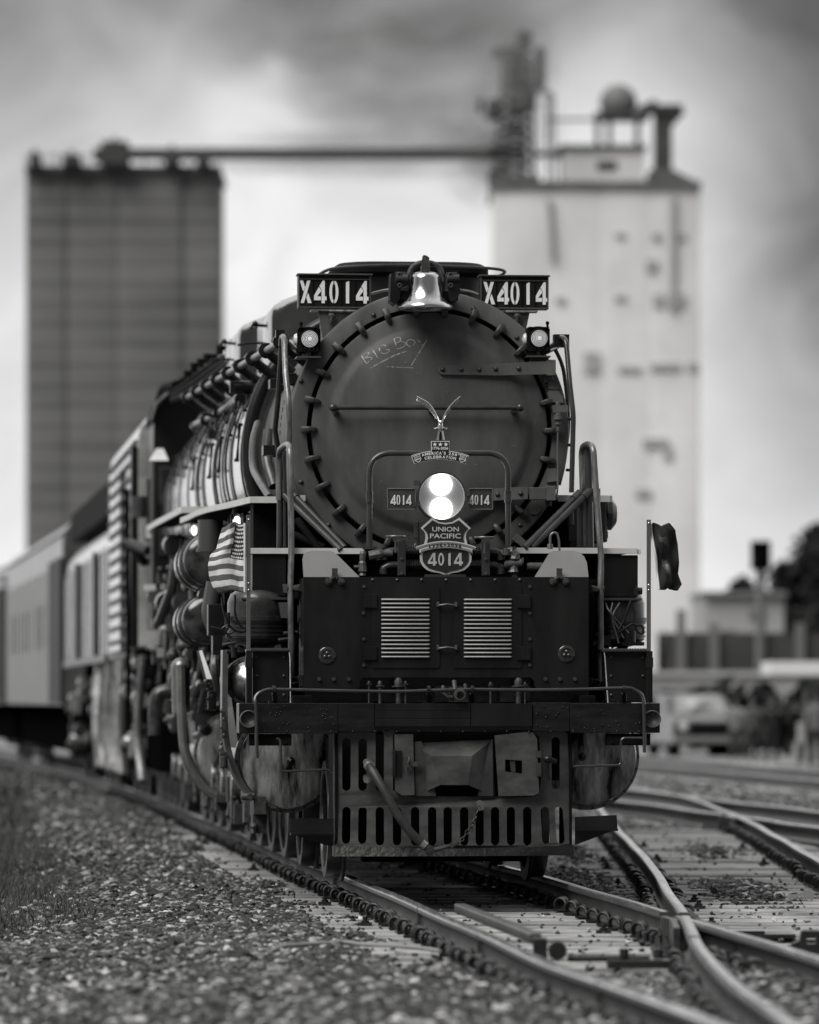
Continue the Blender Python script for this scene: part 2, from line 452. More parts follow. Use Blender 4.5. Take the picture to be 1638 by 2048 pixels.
dl = part(mb, "coupler_door", PILOT, pilot, bevel=.003)
mb = MB(); c = q(789, 1527, 0.0)
for k in range(4):
    z = c[2] + (k - 1.5) * .048; mb.cyl((c[0], c[1], z - .022), (c[0], c[1], z + .022), .015, n=8)
mb.cbox((c[0] + .03, .012, c[2]), .05, .008, .19); mb.cyl((c[0], c[1], c[2] - .1), (c[0], c[1], c[2] + .1), .008, n=6)
part(mb, "hinge", BLK, dl)
mb = MB(); c = q(815, 1528, 0)
mb.tube([(c[0] - .02, -.01, c[2] + .05), (c[0], -.015, c[2]), (c[0] - .01, -.01, c[2] - .05)], .012, 6)
mb.tube([(c[0] + .015, -.01, c[2] + .05), (c[0], -.02, c[2]), (c[0] + .02, -.01, c[2] - .04)], .011, 6)
mb.cbox((c[0] + .055, -.0, c[2]), .07, .02, .035); part(mb, "wing_latch", IRON, dl)
hole = [(1010, 1519), (1044, 1521), (1044, 1547), (1010, 1543)]
mb = MB(); plate([[(989, 1471), (1050, 1464), (1066, 1465), (1074, 1478), (1078, 1586), (1068, 1591), (997, 1592)], hole], .02, .018, mb)
dr = part(mb, "coupler_door", PILOT, pilot, bevel=.003)
mb = MB(); plate([[(1019, 1521), (1030, 1521), (1031, 1545), (1022, 1543)]], .03, .012, mb)
c = q(1080, 1527, 0)
for dz in (.07, -.02, -.07): mb.cbox((c[0] - .01, -.0, c[2] + dz), .035, .02, .05)
build_each(mb, "hinge", GRAPH2, dr)
mb = MB(); c = q(1096, 1518, -.05)
mb.sphere(c, .035, 10, sx=1.1, sz=.8); mb.cyl(c, (c[0] + .06, c[1] + .02, c[2] - .02), .022, n=10)
mb.tube([c, (c[0] - .005, c[1] + .02, c[2] - .1), (c[0] + .01, c[1] + .02, c[2] - .16)], .016, 8)
part(mb, "uncoupling_lever", BLK, pilot)

# ---------------------------------------------------------------- buffer beam
mb = MB()
mb.box(qx(478, 0), qx(676, 0), 0, .34, qz(1467, 0), qz(1406, 0))
mb.box(qx(676, 0) + .001, qx(750, 0) - .001, .004, .34, qz(1463, 0), qz(1406, 0))
mb.box(qx(1065, 0) + .001, qx(1140, 0), .004, .34, qz(1463, 0), qz(1405, 0))
mb.box(qx(1140, 0) + .001, qx(1320, 0), 0, .34, qz(1466, 0), qz(1406, 0))
mb.box(qx(676, 0) + .0005, qx(1140, 0), .02, .33, qz(1461, 0), qz(1408, 0))
beam = part(mb, "buffer_beam", BEAM, bevel=.006)
mb = MB()
for i in range(3):
    z1 = 1407 + i * 15.5
    mb.box(qx(750, 0), qx(941, 0), -.012, .3, qz(z1 + 15, 0), qz(z1, 0))
mb.box(qx(942, 0), qx(1064, 0), -.014, .3, qz(1453, 0), qz(1407, 0))
part(mb, "wooden_facing", PANEL, beam, bevel=.003)
for px in (496.5, 1303):
    mb = MB(); c = q(px, 1438, -.004)
    mb.lathe([(.066, 0), (.066, -.05), (.062, -.054), (.057, -.052), (.054, -.036), (.044, -.018), (.026, -.006), (.001, -.003)], c, (0, 1, 0), 28)
    part(mb, "socket", mat("socket_grey", .07, .5, var=.4, vs=(20, 20, 20)), beam)
mb = MB()
random.seed(4)
for i in range(46):
    px = random.choice([random.uniform(520, 740), random.uniform(1070, 1280)])
    c = q(px, random.uniform(1412, 1460), 0); rivet(mb, (c[0], -.001, c[2]), .008)
for px in range(530, 1290, 44): c = q(px, 1463, 0); rivet(mb, (c[0], .001, c[2]), .009)
build_each(mb, "beam_rivet", BLK, beam)
for px0, px1 in ((498, 583), (1213, 1300)):
    mb = MB(); mb.box(qx(px0, .05), qx(px1, .05), .03, .12, qz(1491, .05), qz(1467.5, .05))
    for t in (.12, .85):
        c = (qx(px0, .05) + (qx(px1, .05) - qx(px0, .05)) * t, .03, qz(1485, .05)); hexbolt(mb, c, .014)
    part(mb, "corner_bracket", BLK2, beam, bevel=.003)
# hand rail along the beam
hr = [q(*p) for p in ((514, 1516, -.06), (512, 1420, -.07), (512, 1393, -.05), (532, 1380, -.03), (560, 1379, -.03), (700, 1382, -.03), (800, 1383, -.03), (857, 1381, -.03), (945, 1379, -.03),
      (1050, 1380, -.03), (1150, 1379, -.03), (1248, 1376, -.03), (1268, 1379, -.03), (1284, 1392, -.05), (1288, 1420, -.07), (1289, 1505, -.06))]
mb = MB(); mb.tube(catmull(hr, 4), .0135, 8)
hrl = part(mb, "beam_handrail", TUBE)
for px in (548, 857, 944, 1248):
    mb = MB(); c = q(px, 1380, -.03); zb = qz(1407, .05)
    mb.lathe([(.022, -.012), (.034, -.012), (.034, .012), (.022, .012), (.022, -.012)], c, (1, 0, 0), 14)
    mb.tube([(c[0], c[1], c[2] - .02), (c[0] + .01, .03, zb + .04), (c[0] + .012, .06, zb + .01)], .02, 8)
    mb.cbox((c[0] + .01, .08, zb + .01), .09, .08, .02)
    part(mb, "rail_post", BLK, hrl)
for pts in ([(553, 1476), (561, 1481), (562, 1543), (656, 1539), (663, 1546)], [(1290, 1476), (1243, 1476), (1241, 1500), (1243, 1530), (1147, 1533)]):
    mb = MB(); mb.bend([q(x, y, -.02) for x, y in pts], .010, .03, 7)
    part(mb, "step_stirrup", TUBE)
# foot steps low at both sides of the pilot
for pts, tri in (([(580, 1637), (666, 1637), (666, 1668), (580, 1668)], [(583, 1668), (666, 1668), (666, 1692), (650, 1690)]),
                 ([(1150, 1634), (1233, 1630), (1235, 1660), (1150, 1665)], [(1150, 1665), (1230, 1660), (1150, 1690)])):
    mb = MB(); plate([pts], .10, .02, mb); plate([tri], .14, .02, mb)
    x0, x1 = sorted((q(pts[0][0], 1640, .1)[0], q(pts[1][0], 1640, .1)[0]))
    z = q(pts[0][0], pts[2][1], .1)[2]
    mb.box(x0, x1, .0, .11, z - .006, z + .01)
    for i in range(24): xx = x0 + (x1 - x0) * (i + .5) / 24; mb.box(xx - .002, xx + .002, -.004, .0, z - .002, z + .014)
    part(mb, "foot_step", BLK)

# middle ring coupling on the beam
mb = MB(); c = q(920, 1390, -.06)
mb.lathe([(.028, -.014), (.043, -.012), (.048, 0), (.043, .012), (.028, .014), (.028, -.014)], c, (0, 1, 0), 20)
mb.tube([q(908, 1362, 0), q(910, 1378, -.03), q(912, 1396, 0)], .018, 8)
mb.tube([q(930, 1368, 0), q(932, 1385, -.02), q(928, 1400, 0)], .014, 8)
mb.tube([q(886, 1372, 0), q(887, 1386, -.02), q(896, 1394, -.02), q(905, 1394, -.02)], .015, 8)
mb.box(qx(900, 0), qx(936, 0), -.01, .08, qz(1404, 0), qz(1374, 0))
part(mb, "brake_valve", IRON)

# ---------------------------------------------------------------- brake hose, glad hand, chain
mb = MB()
hp = catmull([q(*p) for p in ((737, 1530, -.02), (748, 1546, -.10), (770, 1584, -.16), (797, 1632, -.18), (826, 1670, -.18), (850, 1692, -.17))], 6)
mb.tube(hp, .034, 12); hose = part(mb, "brake_hose", RUB)
mb = MB()
for i, (a, b) in enumerate(((0, 2), (len(hp) - 3, len(hp) - 1))):
    mb.tube([hp[a], hp[a + 1], hp[b]], .0375, 12)
d = (hp[0] - hp[2]).normalized(); mb.cyl(hp[0], hp[0] + d * .05, .03, .026)
for k in range(3):
    for e in (hp[1], hp[-2]):
        dd = d if e is hp[1] else (hp[-1] - hp[-3]).normalized(); mb.cyl(e + dd * (k - 1) * .014, e + dd * ((k - 1) * .014 + .006), .0405, n=14)
build_each(mb, "hose_clamp", SILV, hose)
mb = MB(); c = q(860, 1701, -.18)
mb.cyl(hp[-1], c, .032, .026, 10); mb.lathe([(.001, -.03), (.03, -.03), (.036, -.01), (.036, .02), (.001, .03)], c, (0, 1, 0), 16)
mb.cyl((c[0], c[1] - .031, c[2]), (c[0], c[1] - .036, c[2]), .016)
mb.tube([c, q(880, 1697, -.18), q(905, 1690, -.17)], .016, 8, rs=[.02, .02, .012]); mb.cyl(q(904, 1690, -.19), q(904, 1690, -.15), .02)
part(mb, "glad_hand", GRAPH2, hose)
def chain(name, pts, parent, m=IRON, pitch=.033, r=.0045, w_=.012):
    P = catmull(pts, 10); ac = [0]
    for a, b in zip(P[:-1], P[1:]): ac.append(ac[-1] + (b - a).length)
    n = int(ac[-1] / pitch); mb = MB()
    for i in range(n):
        s = (i + .5) * pitch; k = max(j for j in range(len(ac)) if ac[j] <= s); k = min(k, len(P) - 2)
        t = (s - ac[k]) / max(1e-6, ac[k + 1] - ac[k]); c = P[k].lerp(P[k + 1], t); d = (P[k + 1] - P[k]).normalized()
        u = d.cross(Vector((0, 1, 0))).normalized(); v = d.cross(u)
        s_ = u if i % 2 else v
        mb.tube([c + d * (math.cos(a) * pitch * .62) + s_ * (math.sin(a) * w_) for a in [2 * math.pi * j / 10 for j in range(10)]], r, 5, closed=True)
    return part(mb, name, m, parent)
chain("hose_chain", [q(907, 1690, -.17), q(922, 1682, -.10), q(942, 1650, -.08), q(955, 1622, -.07), q(959, 1612, -.06)], hose)
chain("hose_chain", [q(938, 1672, -.09), q(946, 1648, -.07), q(954, 1628, -.05)], hose)
mb = MB(); plate([[(953, 1604), (960, 1600), (969, 1604), (967, 1620), (957, 1622)]], -.02, .03, mb); part(mb, "chain_lug", GRAPH, pilot, bevel=.003)
mb = MB(); c = q(732, 1554, 0.0); mb.cyl((c[0], .05, c[2]), (c[0], -.06, c[2] - .02), .02); mb.cyl((c[0], -.05, c[2] - .02), (c[0], -.07, c[2] - .02), .028, n=6)
part(mb, "hose_cock", STEEL, pilot)

# ---------------------------------------------------------------- front shield with louvred doors
LYS = .5
sh = [(607, 1154), (719, 1154), (1069, 1154), (1177, 1154), (1177, 1372), (1172, 1379), (1075, 1379), (1068, 1372), (1068, 1362), (1061, 1355), (726, 1355), (719, 1362), (719, 1374), (713, 1380), (612, 1380), (607, 1374)]
mb = MB(); plate([sh], LYS, .02, mb)
x0, x1 = qx(607, LYS), qx(1177, LYS)
for x, s in ((x0, 1), (x1, -1)): mb.box(x, x + s * .015, LYS + .012, LYS + .5, qz(1378, LYS), qz(1156, LYS))
shield = part(mb, "front_shield", PANEL, bevel=.003)
def earv(pts, hinge_py):
    out = []
    for x, y in pts:
        z0 = qz(hinge_py, LYS); p = q(x, y, LYS); out.append((p[0], p[2]))
    return out
for pts in ([(607, 1154), (607, 1118), (610, 1108), (617, 1102), (628, 1100), (664, 1100), (672, 1103), (680, 1111), (719, 1154)],
            [(1069, 1154), (1101, 1109), (1107, 1102), (1115, 1100), (1156, 1100), (1166, 1104), (1173, 1112), (1177, 1124), (1177, 1154)]):
    v, f = fill2d([qpoly(pts, LYS)], .016); zh = qz(1154, LYS); mb = MB()
    mb.add([(x, LYS + d + (y - zh) * .95, zh + (y - zh) * 1.0) for x, y, d in v], f)
    part(mb, "shield_ear", mat("ear_sky_lit", .17, .38, var=.08, vs=(3, 3, 3)), shield, bevel=.003)  # pale base paints the sky light caught by the tilted ears
y_ = LYS - .012
for (a, b), (l0, l1), hx in (((743, 879), (762, 859), (727, 753)), ((907, 1043), (927, 1023), (1033, 1060))):
    mb = MB(); plate([[(a, 1174), (b, 1174), (b, 1333), (b - 3, 1336), (a + 2, 1336), (a, 1333)]], y_ - .004, .008, mb)
    door = part(mb, "louvred_door", PANEL, shield, bevel=.002)
    for k in range(15):
        yc = 1199 + k * 8.17; mb = MB(); z = qz(yc, LYS); xa, xb = qx(l0, LYS), qx(l1, LYS); hh = .0125
        n = 6; prof = [(0, hh * .55), (-.010, hh * .5), (-.019, hh * .1), (-.021, -hh * .25), (-.018, -hh * .55), (-.002, -hh * .6)]
        vs = []
        for xx in (xa, xa + .012, xb - .012, xb):
            e = .35 if xx in (xa, xb) else 1
            vs += [(xx, y_ - .009 + p * e, z + r_ * (.75 if e < 1 else 1)) for p, r_ in prof]
        fs = []
        for s_ in range(3):
            for j in range(n - 1): fs.append((s_ * n + j, s_ * n + j + 1, (s_ + 1) * n + j + 1, (s_ + 1) * n + j))
        mb.add(vs, fs); part(mb, "louver", LOUV, door)
    mb = MB()
    for hy in (1202, 1306):
        for (u0, u1) in ((hx[0], (hx[0] + hx[1]) / 2 - 1.5), ((hx[0] + hx[1]) / 2 + 1.5, hx[1])):
            mb.box(qx(u0, LYS), qx(u1, LYS), y_ - .026, y_ + .0, qz(hy + 14, LYS), qz(hy - 13, LYS))
        mb.cyl((qx(sum(hx) / 2, LYS), y_ - .018, qz(hy + 14, LYS)), (qx(sum(hx) / 2, LYS), y_ - .018, qz(hy - 13, LYS)), .009)
    build_each(mb, "hinge", PANEL, door, bevel=.002)
for ly_ in (1211, 1297):
    mb = MB(); xa, xb = qx(875, LYS), qx(911, LYS); z = qz(ly_, LYS)
    mb.tube([(xa, y_ - .03, z), ((xa + xb) / 2 - .03, y_ - .04, z + .004), ((xa + xb) / 2, y_ - .045, z + .009), ((xa + xb) / 2 + .03, y_ - .04, z + .004), (xb, y_ - .03, z)], .009, 8)
    for xx in (xa, xb): mb.cbox((xx, y_ - .02, z + .008), .018, .04, .035)
    part(mb, "door_latch", mat("latch_grey", .12, .4, .4), shield, bevel=.002)
mb = MB()
for x in range(745, 1042, 49): c = q(x, 1160, LYS); rivet(mb, (c[0], LYS - .01, c[2]), .014)
for x, y in ((727, 1173), (726, 1226), (727, 1278), (727, 1330), (1059, 1173), (1059, 1226), (1059, 1278), (1059, 1330)):
    c = q(x, y, LYS); hexbolt(mb, (c[0], LYS - .012, c[2]), .014)
for x in (638, 667, 697, 1090, 1119, 1149): c = q(x, 1358, LYS); hexbolt(mb, (c[0], LYS - .01, c[2]), .016, .02)
build_each(mb, "shield_bolt", mat("bolt_grey", .07, .35, .4, var=.4, vs=(30, 30, 30)), shield)
for px in (669, 1118):     # little forked brackets
    mb = MB(); c = q(px, 1153, LYS); yb = LYS - .03
    mb.box(c[0] - .021, c[0] + .021, yb - .01, yb + .02, c[2] - .01, c[2] + .062)
    for s in (-1, 1):
        mb.tube([(c[0] + s * .01, yb, c[2] - .005), (c[0] + s * .03, yb + .01, c[2] - .022), (c[0] + s * .048, yb + .012, c[2] - .036)], .017, 8)
        mb.cyl((c[0] + s * .048, yb + .02, c[2] - .038), (c[0] + s * .048, yb - .006, c[2] - .038), .027, n=16); hexbolt(mb, (c[0] + s * .048, yb - .006, c[2] - .038), .017)
    part(mb, "flag_bracket", IRON, shield, bevel=.002)
for px, py in ((654, 1311), (1132.5, 1308)):
    mb = MB(); c = q(px, py, LYS); c = (c[0], LYS - .01, c[2])
    mb.lathe([(.065, 0), (.065, -.008), (.058, -.012), (.045, -.014), (.042, -.004), (.001, -.004)], c, (0, 1, 0), 28)
    for k in range(4): a = math.pi / 4 + k * math.pi / 2; hexbolt(mb, (c[0] + .053 * math.cos(a), c[1] - .01, c[2] + .053 * math.sin(a)), .006, .004)
    for k in range(3): a = math.pi / 2 + k * 2.1; mb.sphere((c[0] + .018 * math.cos(a), c[1] - .008, c[2] + .018 * math.sin(a)), .018, 8)
    part(mb, "signal_lens", mat("lens_dark", .03, .12, coat=1), shield)
# valves under the shield
for px, py, r_ in ((760, 1368, .020), (797, 1366, .033), (1037, 1366, .033), (738, 1366, .012), (811, 1366, .012), (981, 1368, .012), (1050, 1368, .012)):
    mb = MB(); c = q(px, py, .42)
    mb.lathe([(.001, r_ * 1.3), (r_ * .6, r_ * 1.1), (r_, r_ * .4), (r_ * .9, -r_ * .5), (r_ * 1.3, -r_ * .6), (r_ * 1.3, -r_ * .9), (r_ * .6, -r_), (r_ * .6, -.16)], c, (0, 0, 1), 14)
    mb.cbox((c[0], c[1], c[2] - r_ * .8), r_ * 3, .02, .012)
    part(mb, "drain_valve", IRON)
mb = MB(); mb.box(qx(610, .7), qx(1175, .7), .62, .68, qz(1405, .7), qz(1352, .7))
for px in (870, 1000): mb.box(qx(px, .5), qx(px + 60, .5), .5, .62, qz(1404, .5), qz(1372, .5))
part(mb, "deck_sill", BEAM)
mb = MB()
for a, b in ((584, 625), (1160, 1190)): mb.box(qx(a, .3), qx(b, .3), .25, .36, qz(1407, .3), qz(1391, .3))
part(mb, "wooden_block", BLK2, bevel=.006)

# ---------------------------------------------------------------- deck edge, boxes and tanks both sides
LYD = .95
mb = MB()
for a, b, t in ((500, 728, 1097), (1033, 1275, 1095)):
    mb.box(qx(a, LYD), qx(b, LYD), LYD, LYD + .02, qz(t + 11.5, LYD), qz(t, LYD))
x = qx(1282, LYD); mb.box(qx(1275, LYD), x, LYD + .01, LYD + .03, qz(1107, LYD), qz(1097, LYD))
deck = part(mb, "deck_edge", WHITE, bevel=.002)
mb = MB()
mb.box(qx(500, LYD), qx(1280, LYD), LYD + .022, LYD + 1.6, qz(1101, LYD), qz(1098, LYD))
part(mb, "front_deck", BLK2)
mb = MB(); plate([[(728, 1099), (835, 1099), (835, 1103), (728, 1103)]], .9, .02, mb); plate([[(940, 1098), (1033, 1097), (1033, 1102), (940, 1102)]], .9, .02, mb)
part(mb, "deck_plate", BLK, deck)
for a, b in ((505, 573), (1196, 1277)):
    mb = MB(); mb.box(qx(a, LYD), qx(b, LYD), LYD + .03, LYD + .9, qz(1193, LYD), qz(1109, LYD)); tk = part(mb, "tool_locker", PANEL, bevel=.006)
    mb = MB(); xa, xb = qx(a - 22 if a < 600 else a, LYD), qx(b + 6, LYD); z = qz(1198, LYD)
    mb.box(xa, xb, LYD - .02, LYD + .9, z - .008, z + .006)
    for i in range(26): xx = xa + (xb - xa) * (i + .5) / 26; mb.box(xx - .006, xx + .002, LYD - .024, LYD - .02, z - .002, z + .012)
    part(mb, "tread_plate", mat("tread", .12, .3, .5), tk)
for a, b in ((505, 578), (1212, 1298)):
    mb = MB(); mb.box(qx(a, .55), qx(b, .55), .55, 1.25, qz(1405, .55), qz(1302, .55)); st = part(mb, "step_box", PANEL, bevel=.008)
    mb = MB(); xa, xb = qx(a - 4 if a < 600 else a - 8, .55), qx(b + 2, .55); z = qz(1300, .55)
    mb.box(xa, xb, .5, 1.25, z - .01, z + .008)
    for i in range(30): xx = xa + (xb - xa) * (i + .5) / 30; mb.box(xx - .006, xx + .002, .495, .5, z - .002, z + .014)
    part(mb, "tread_plate", mat("tread", .12, .3, .5), st)
    mb = MB()
    for u in (.12, .86):
        for yv in (1315, 1352, 1390): rivet(mb, (qx(a, .55) + (qx(b, .55) - qx(a, .55)) * u, .55, qz(yv, .55)), .013)
    part(mb, "rivet", IRON, st)
# box edges and toothed ladder rails
for a, s in ((578, 1), (1208, -1)):
    mb = MB(); mb.tube([q(a, 1298, .52), q(a + 2, 1315, .5), q(a + (3 if s > 0 else 8), 1406, .4)], .006, 6); part(mb, "edge_rod", TUBEL)
staffs = []
for px, top in ((497, 1031), (1297.5, 1038)):
    mb = MB(); xa, xb = qx(px - 4, .5), qx(px + 4, .5)
    mb.box(xa, xb, .49, .51, qz(1302, .5), qz(top, .5))
    s_ = part(mb, "flag_staff", mat("staff_grey", .13, .4, .2, var=.15, vs=(20, 20, 3)), bevel=.002); staffs.append(s_)
    mb = MB(); mb.box(xa - .004, xb + .012, .485, .53, qz(1405, .5), qz(1302, .5))
    mb.box(xa - .01, xb + .016, .475, .54, qz(1335, .5), qz(1315, .5))
    for k in range(14): z = qz(1344 + k * 4.2, .5); mb.box(xa + .008, xb + .002, .474, .486, z - .004, z + .004)
    part(mb, "staff_socket", BLK, s_)
    mb = MB()
    for yv in (top + 8, (top + 1302) / 2, 1180): c = q(px, yv, .49); rivet(mb, c, .009)
    part(mb, "rivet", SILV, s_)
# air tanks and clutter behind the staffs
def pump(px, py, ly, r, h, name="air_compressor"):
    mb = MB(); c = q(px, py, ly)
    mb.lathe([(.001, h * .62), (r * .55, h * .58), (r * .9, h * .45), (r, h * .3), (r, h * .05), (r * 1.08, h * .04), (r * 1.08, -h * .04), (r, -h * .05), (r, -h * .35), (r * .8, -h * .45), (r * .4, -h * .5), (.001, -h * .5)], c, (0, 0, 1), 26)
    for k in range(4):
        z = c[2] + h * (-.3 + .08 * k); mb.lathe([(r * 1.0, -.008), (r * 1.05, -.006), (r * 1.05, .006), (r, .008)], (c[0], c[1], z), (0, 0, 1), 26)
    return part(mb, name, mat("pump_iron", .045, .35, .2, var=.4, vs=(8, 8, 8), coat=.3))
pump(517, 1238, 1.15, .24, .42); pump(1232, 1240, 1.2, .22, .42)
mb = MB()
random.seed(11)
for cx_, cy_, w_, h_, n_ in ((545, 1250, 34, 44, 16), (480, 1290, 26, 30, 12), (1222, 1270, 34, 34, 18), (590, 1240, 14, 60, 6), (1195, 1230, 10, 60, 6), (470, 1250, 20, 40, 6)):
    for i in range(n_):
        a = q(cx_ + random.uniform(-w_, w_), cy_ + random.uniform(-h_, h_), .85 + random.uniform(0, .6))
        k = random.random()
        if k < .4: mb.cyl(a, (a[0], a[1], a[2] + random.uniform(.05, .14)), random.uniform(.012, .035), n=10)
        elif k < .7: mb.cbox(a, random.uniform(.03, .09), .05, random.uniform(.02, .08))
        else: mb.cyl(a, (a[0] + random.uniform(-.12, .12), a[1], a[2] + random.uniform(-.04, .04)), random.uniform(.01, .02), n=8)
for i in range(6):
    a = q(1204 + i * 7, 1206, .9); b = q(1262 - i * 5, 1262 + 5 * i, .8)
    if i % 2: mb.tube(catmull([a, ((a[0] + b[0]) / 2 - .05, .85, (a[2] + b[2]) / 2 + .04), b], 6), .008, 6)
part(mb, "pipe_fitting", mat("fitting_iron", .03, .38, .3, var=.5, vs=(12, 12, 12)))
mb = MB(); lp = [q(1266, 1205, .8), q(1270, 1225, .8), q(1268, 1250, .8)]
mb.tube(catmull(lp, 5), .008, 6)
mb.tube(catmull([q(1268, 1250, .8), q(1284, 1252, .8), q(1286, 1266, .8), q(1277, 1264, .8), q(1268, 1248, .8), q(1250, 1257, .8), q(1235, 1266, .8), q(1248, 1240, .8), q(1262, 1200, .8)], 6), .010, 6)
mb.cyl(q(1272, 1176, .8), q(1272, 1190, .8), .03, n=6); mb.cyl(q(1284, 1182, .8), q(1272, 1182, .8), .028, n=8)
mb.box(qx(1240, 1), qx(1285, 1), .9, 1.1, qz(1291, 1), qz(1284, 1)); mb.cyl(q(1256, 1290, 1), q(1256, 1262, 1), .06)
part(mb, "air_hose_loop", BLK)
mb = MB()
mb.tube(catmull([q(444, 1195, .8), q(448, 1225, .8), q(462, 1255, .8), q(482, 1264, .8), q(496, 1258, .8)], 6), .009, 6)
mb.tube(catmull([q(470, 1190, .8), q(470, 1228, .8), q(480, 1250, .8), q(492, 1258, .8)], 6), .009, 6)
mb.tube(catmull([q(423, 1254, .9), q(440, 1258, .9), q(452, 1262, .9), q(458, 1250, .9), q(444, 1258, .9), q(455, 1268, .9), q(470, 1262, .9)], 6), .008, 6)
part(mb, "air_hose_loop", BLK)
mb = MB(); plate([[(565, 1168), (585, 1168), (585, 1187), (567, 1185)]], .9, .01, mb); plate([[(557, 1205), (578, 1205), (577, 1236), (562, 1236)]], .9, .06, mb)
part(mb, "number_tag", GRAPH)
# dark core behind all of it
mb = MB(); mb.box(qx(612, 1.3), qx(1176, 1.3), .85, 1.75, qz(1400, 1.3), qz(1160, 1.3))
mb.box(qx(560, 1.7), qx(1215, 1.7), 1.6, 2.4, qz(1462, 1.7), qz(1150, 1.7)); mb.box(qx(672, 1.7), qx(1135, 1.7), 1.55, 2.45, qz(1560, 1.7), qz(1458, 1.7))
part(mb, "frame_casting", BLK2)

# ---------------------------------------------------------------- cooling coil above the shield
mb = MB()
for py in (1103, 1131):
    for a, b in ((809, 856), (938, 965)):
        p0, p1 = q(a, py, .78), q(b, py, .78); mb.cyl(p0, p1, .02, n=10)
        n = 14 if b - a > 30 else 8
        for i in range(n):
            x = p0[0] + (p1[0] - p0[0]) * (i + .5) / n; mb.cyl((x - .0018, p0[1], p0[2]), (x + .0018, p0[1], p0[2]), .05, n=16)
    for sx, a, b in ((-1, 795, 769), (1, 978, 1000)):
        p = [q(a, py, .74), q((a + b) / 2, py, .74), q(b, py + 5, .74), q(b + sx * 2, py + 17, .74)]
        mb.tube(catmull(p, 5), .031, 12)
coil = part(mb, "cooling_coil", mat("coil_paint", .028, .35, coat=.3))
for a, b in ((795, 811), (963, 979)):
    mb = MB(); mb.box(qx(a, .7), qx(b, .7), .66, .72, qz(1152, .7), qz(1080, .7))
    for yv in (1119, 1148): hexbolt(mb, (qx((a + b) / 2, .7), .66, qz(yv, .7)), .016, .012)
    part(mb, "coil_bracket", GRAPH2, coil, bevel=.006)
for px, py in ((791, 1073), (969, 1075)):
    mb = MB(); c = q(px, py, .6); 
    mb.tube([(c[0] + .07 * math.cos(a), c[1] + .07 * math.sin(a), c[2]) for a in [2 * math.pi * i / 20 for i in range(20)]], .008, 6, closed=True)
    for k in range(3): a = k * 2.1; mb.tube([(c[0], c[1], c[2] - .012), (c[0] + .07 * math.cos(a), c[1] + .07 * math.sin(a), c[2])], .007, 6)
    mb.cyl(c, (c[0], c[1], c[2] - .12), .007); mb.cyl((c[0], c[1], c[2] + .012), (c[0], c[1], c[2] - .02), .014)
    part(mb, "handwheel", mat("wheel_grey", .16, .35, .5), coil)
def fitting(seq, name="pipe_valve", m=None):
    """seq of (px, py, ly, r)"""
    mb = MB()
    for a, b in zip(seq[:-1], seq[1:]):
        mb.cyl(q(*a[:3]), q(*b[:3]), a[3], b[3], 8 if a[3] != b[3] else 12)
    return part(mb, name, m or mat("valve_grey", .10, .42, .25, var=.35, vs=(20, 20, 20)))
fitting([(726, 1102, .7, .02), (726, 1107, .7, .026), (726, 1110, .7, .026), (725, 1122, .7, .022), (725, 1126, .7, .03), (725, 1143, .7, .036), (725, 1145, .7, .022), (725, 1151, .7, .03)])
fitting([(708, 1134, .7, .014), (720, 1134, .7, .014)])
fitting([(738, 1112, .72, .036), (760, 1108, .72, .04), (768, 1107, .72, .026), (785, 1107, .72, .026)], "pipe_elbow")
fitting([(756, 1100, .72, .02), (757, 1120, .72, .02)], "union_nut")
fitting([(1003, 1107, .7, .024), (1014, 1103, .7, .03), (1024, 1103, .7, .036), (1031, 1112, .7, .04)], "pipe_elbow")
fitting([(1030, 1108, .7, .034), (1029, 1118, .7, .045), (1029, 1122, .7, .03), (1028, 1130, .7, .03), (1027, 1139, .7, .035), (1027, 1144, .7, .045), (1028, 1149, .7, .025), (1030, 1156, .7, .022)])
fitting([(1008, 1129, .7, .014), (1012, 1129, .7, .034), (1042, 1126, .7, .034), (1043, 1126, .7, .034)])
fitting([(1012, 1098, .68, .03), (1012, 1110, .68, .03)], "union_nut")
mb = MB(); c = q(1045, 1124, .68); mb.lathe([(.035, -.006), (.035, .006)], c, (1, 0, 0), 12); mb.cyl((c[0] - .005, c[1], c[2]), (c[0] + .005, c[1], c[2]), .035, n=12)
mb.cyl(q(1054, 1134, .72), q(1058, 1134, .72), .03, n=10); mb.cyl(q(1058, 1134, .72), q(1085, 1134, .72), .035, n=12)
part(mb, "valve_wheel", IRON)
mb = MB(); mb.bend([q(1100, 1092, .8), q(1100, 1072, .8), q(1106, 1065, .8), q(1114, 1066, .8), q(1118, 1080, .8), q(1119, 1102, .8)], .009, .04, 7)
mb.cyl(q(1100, 1088, .8), q(1100, 1098, .8), .022); part(mb, "bent_pipe", TUBEL)
mb = MB(); mb.box(qx(735, 1.15), qx(1070, 1.15), 1.12, 1.16, qz(1156, 1.1), qz(1102, 1.1)); part(mb, "coil_backing", BLK2, coil)
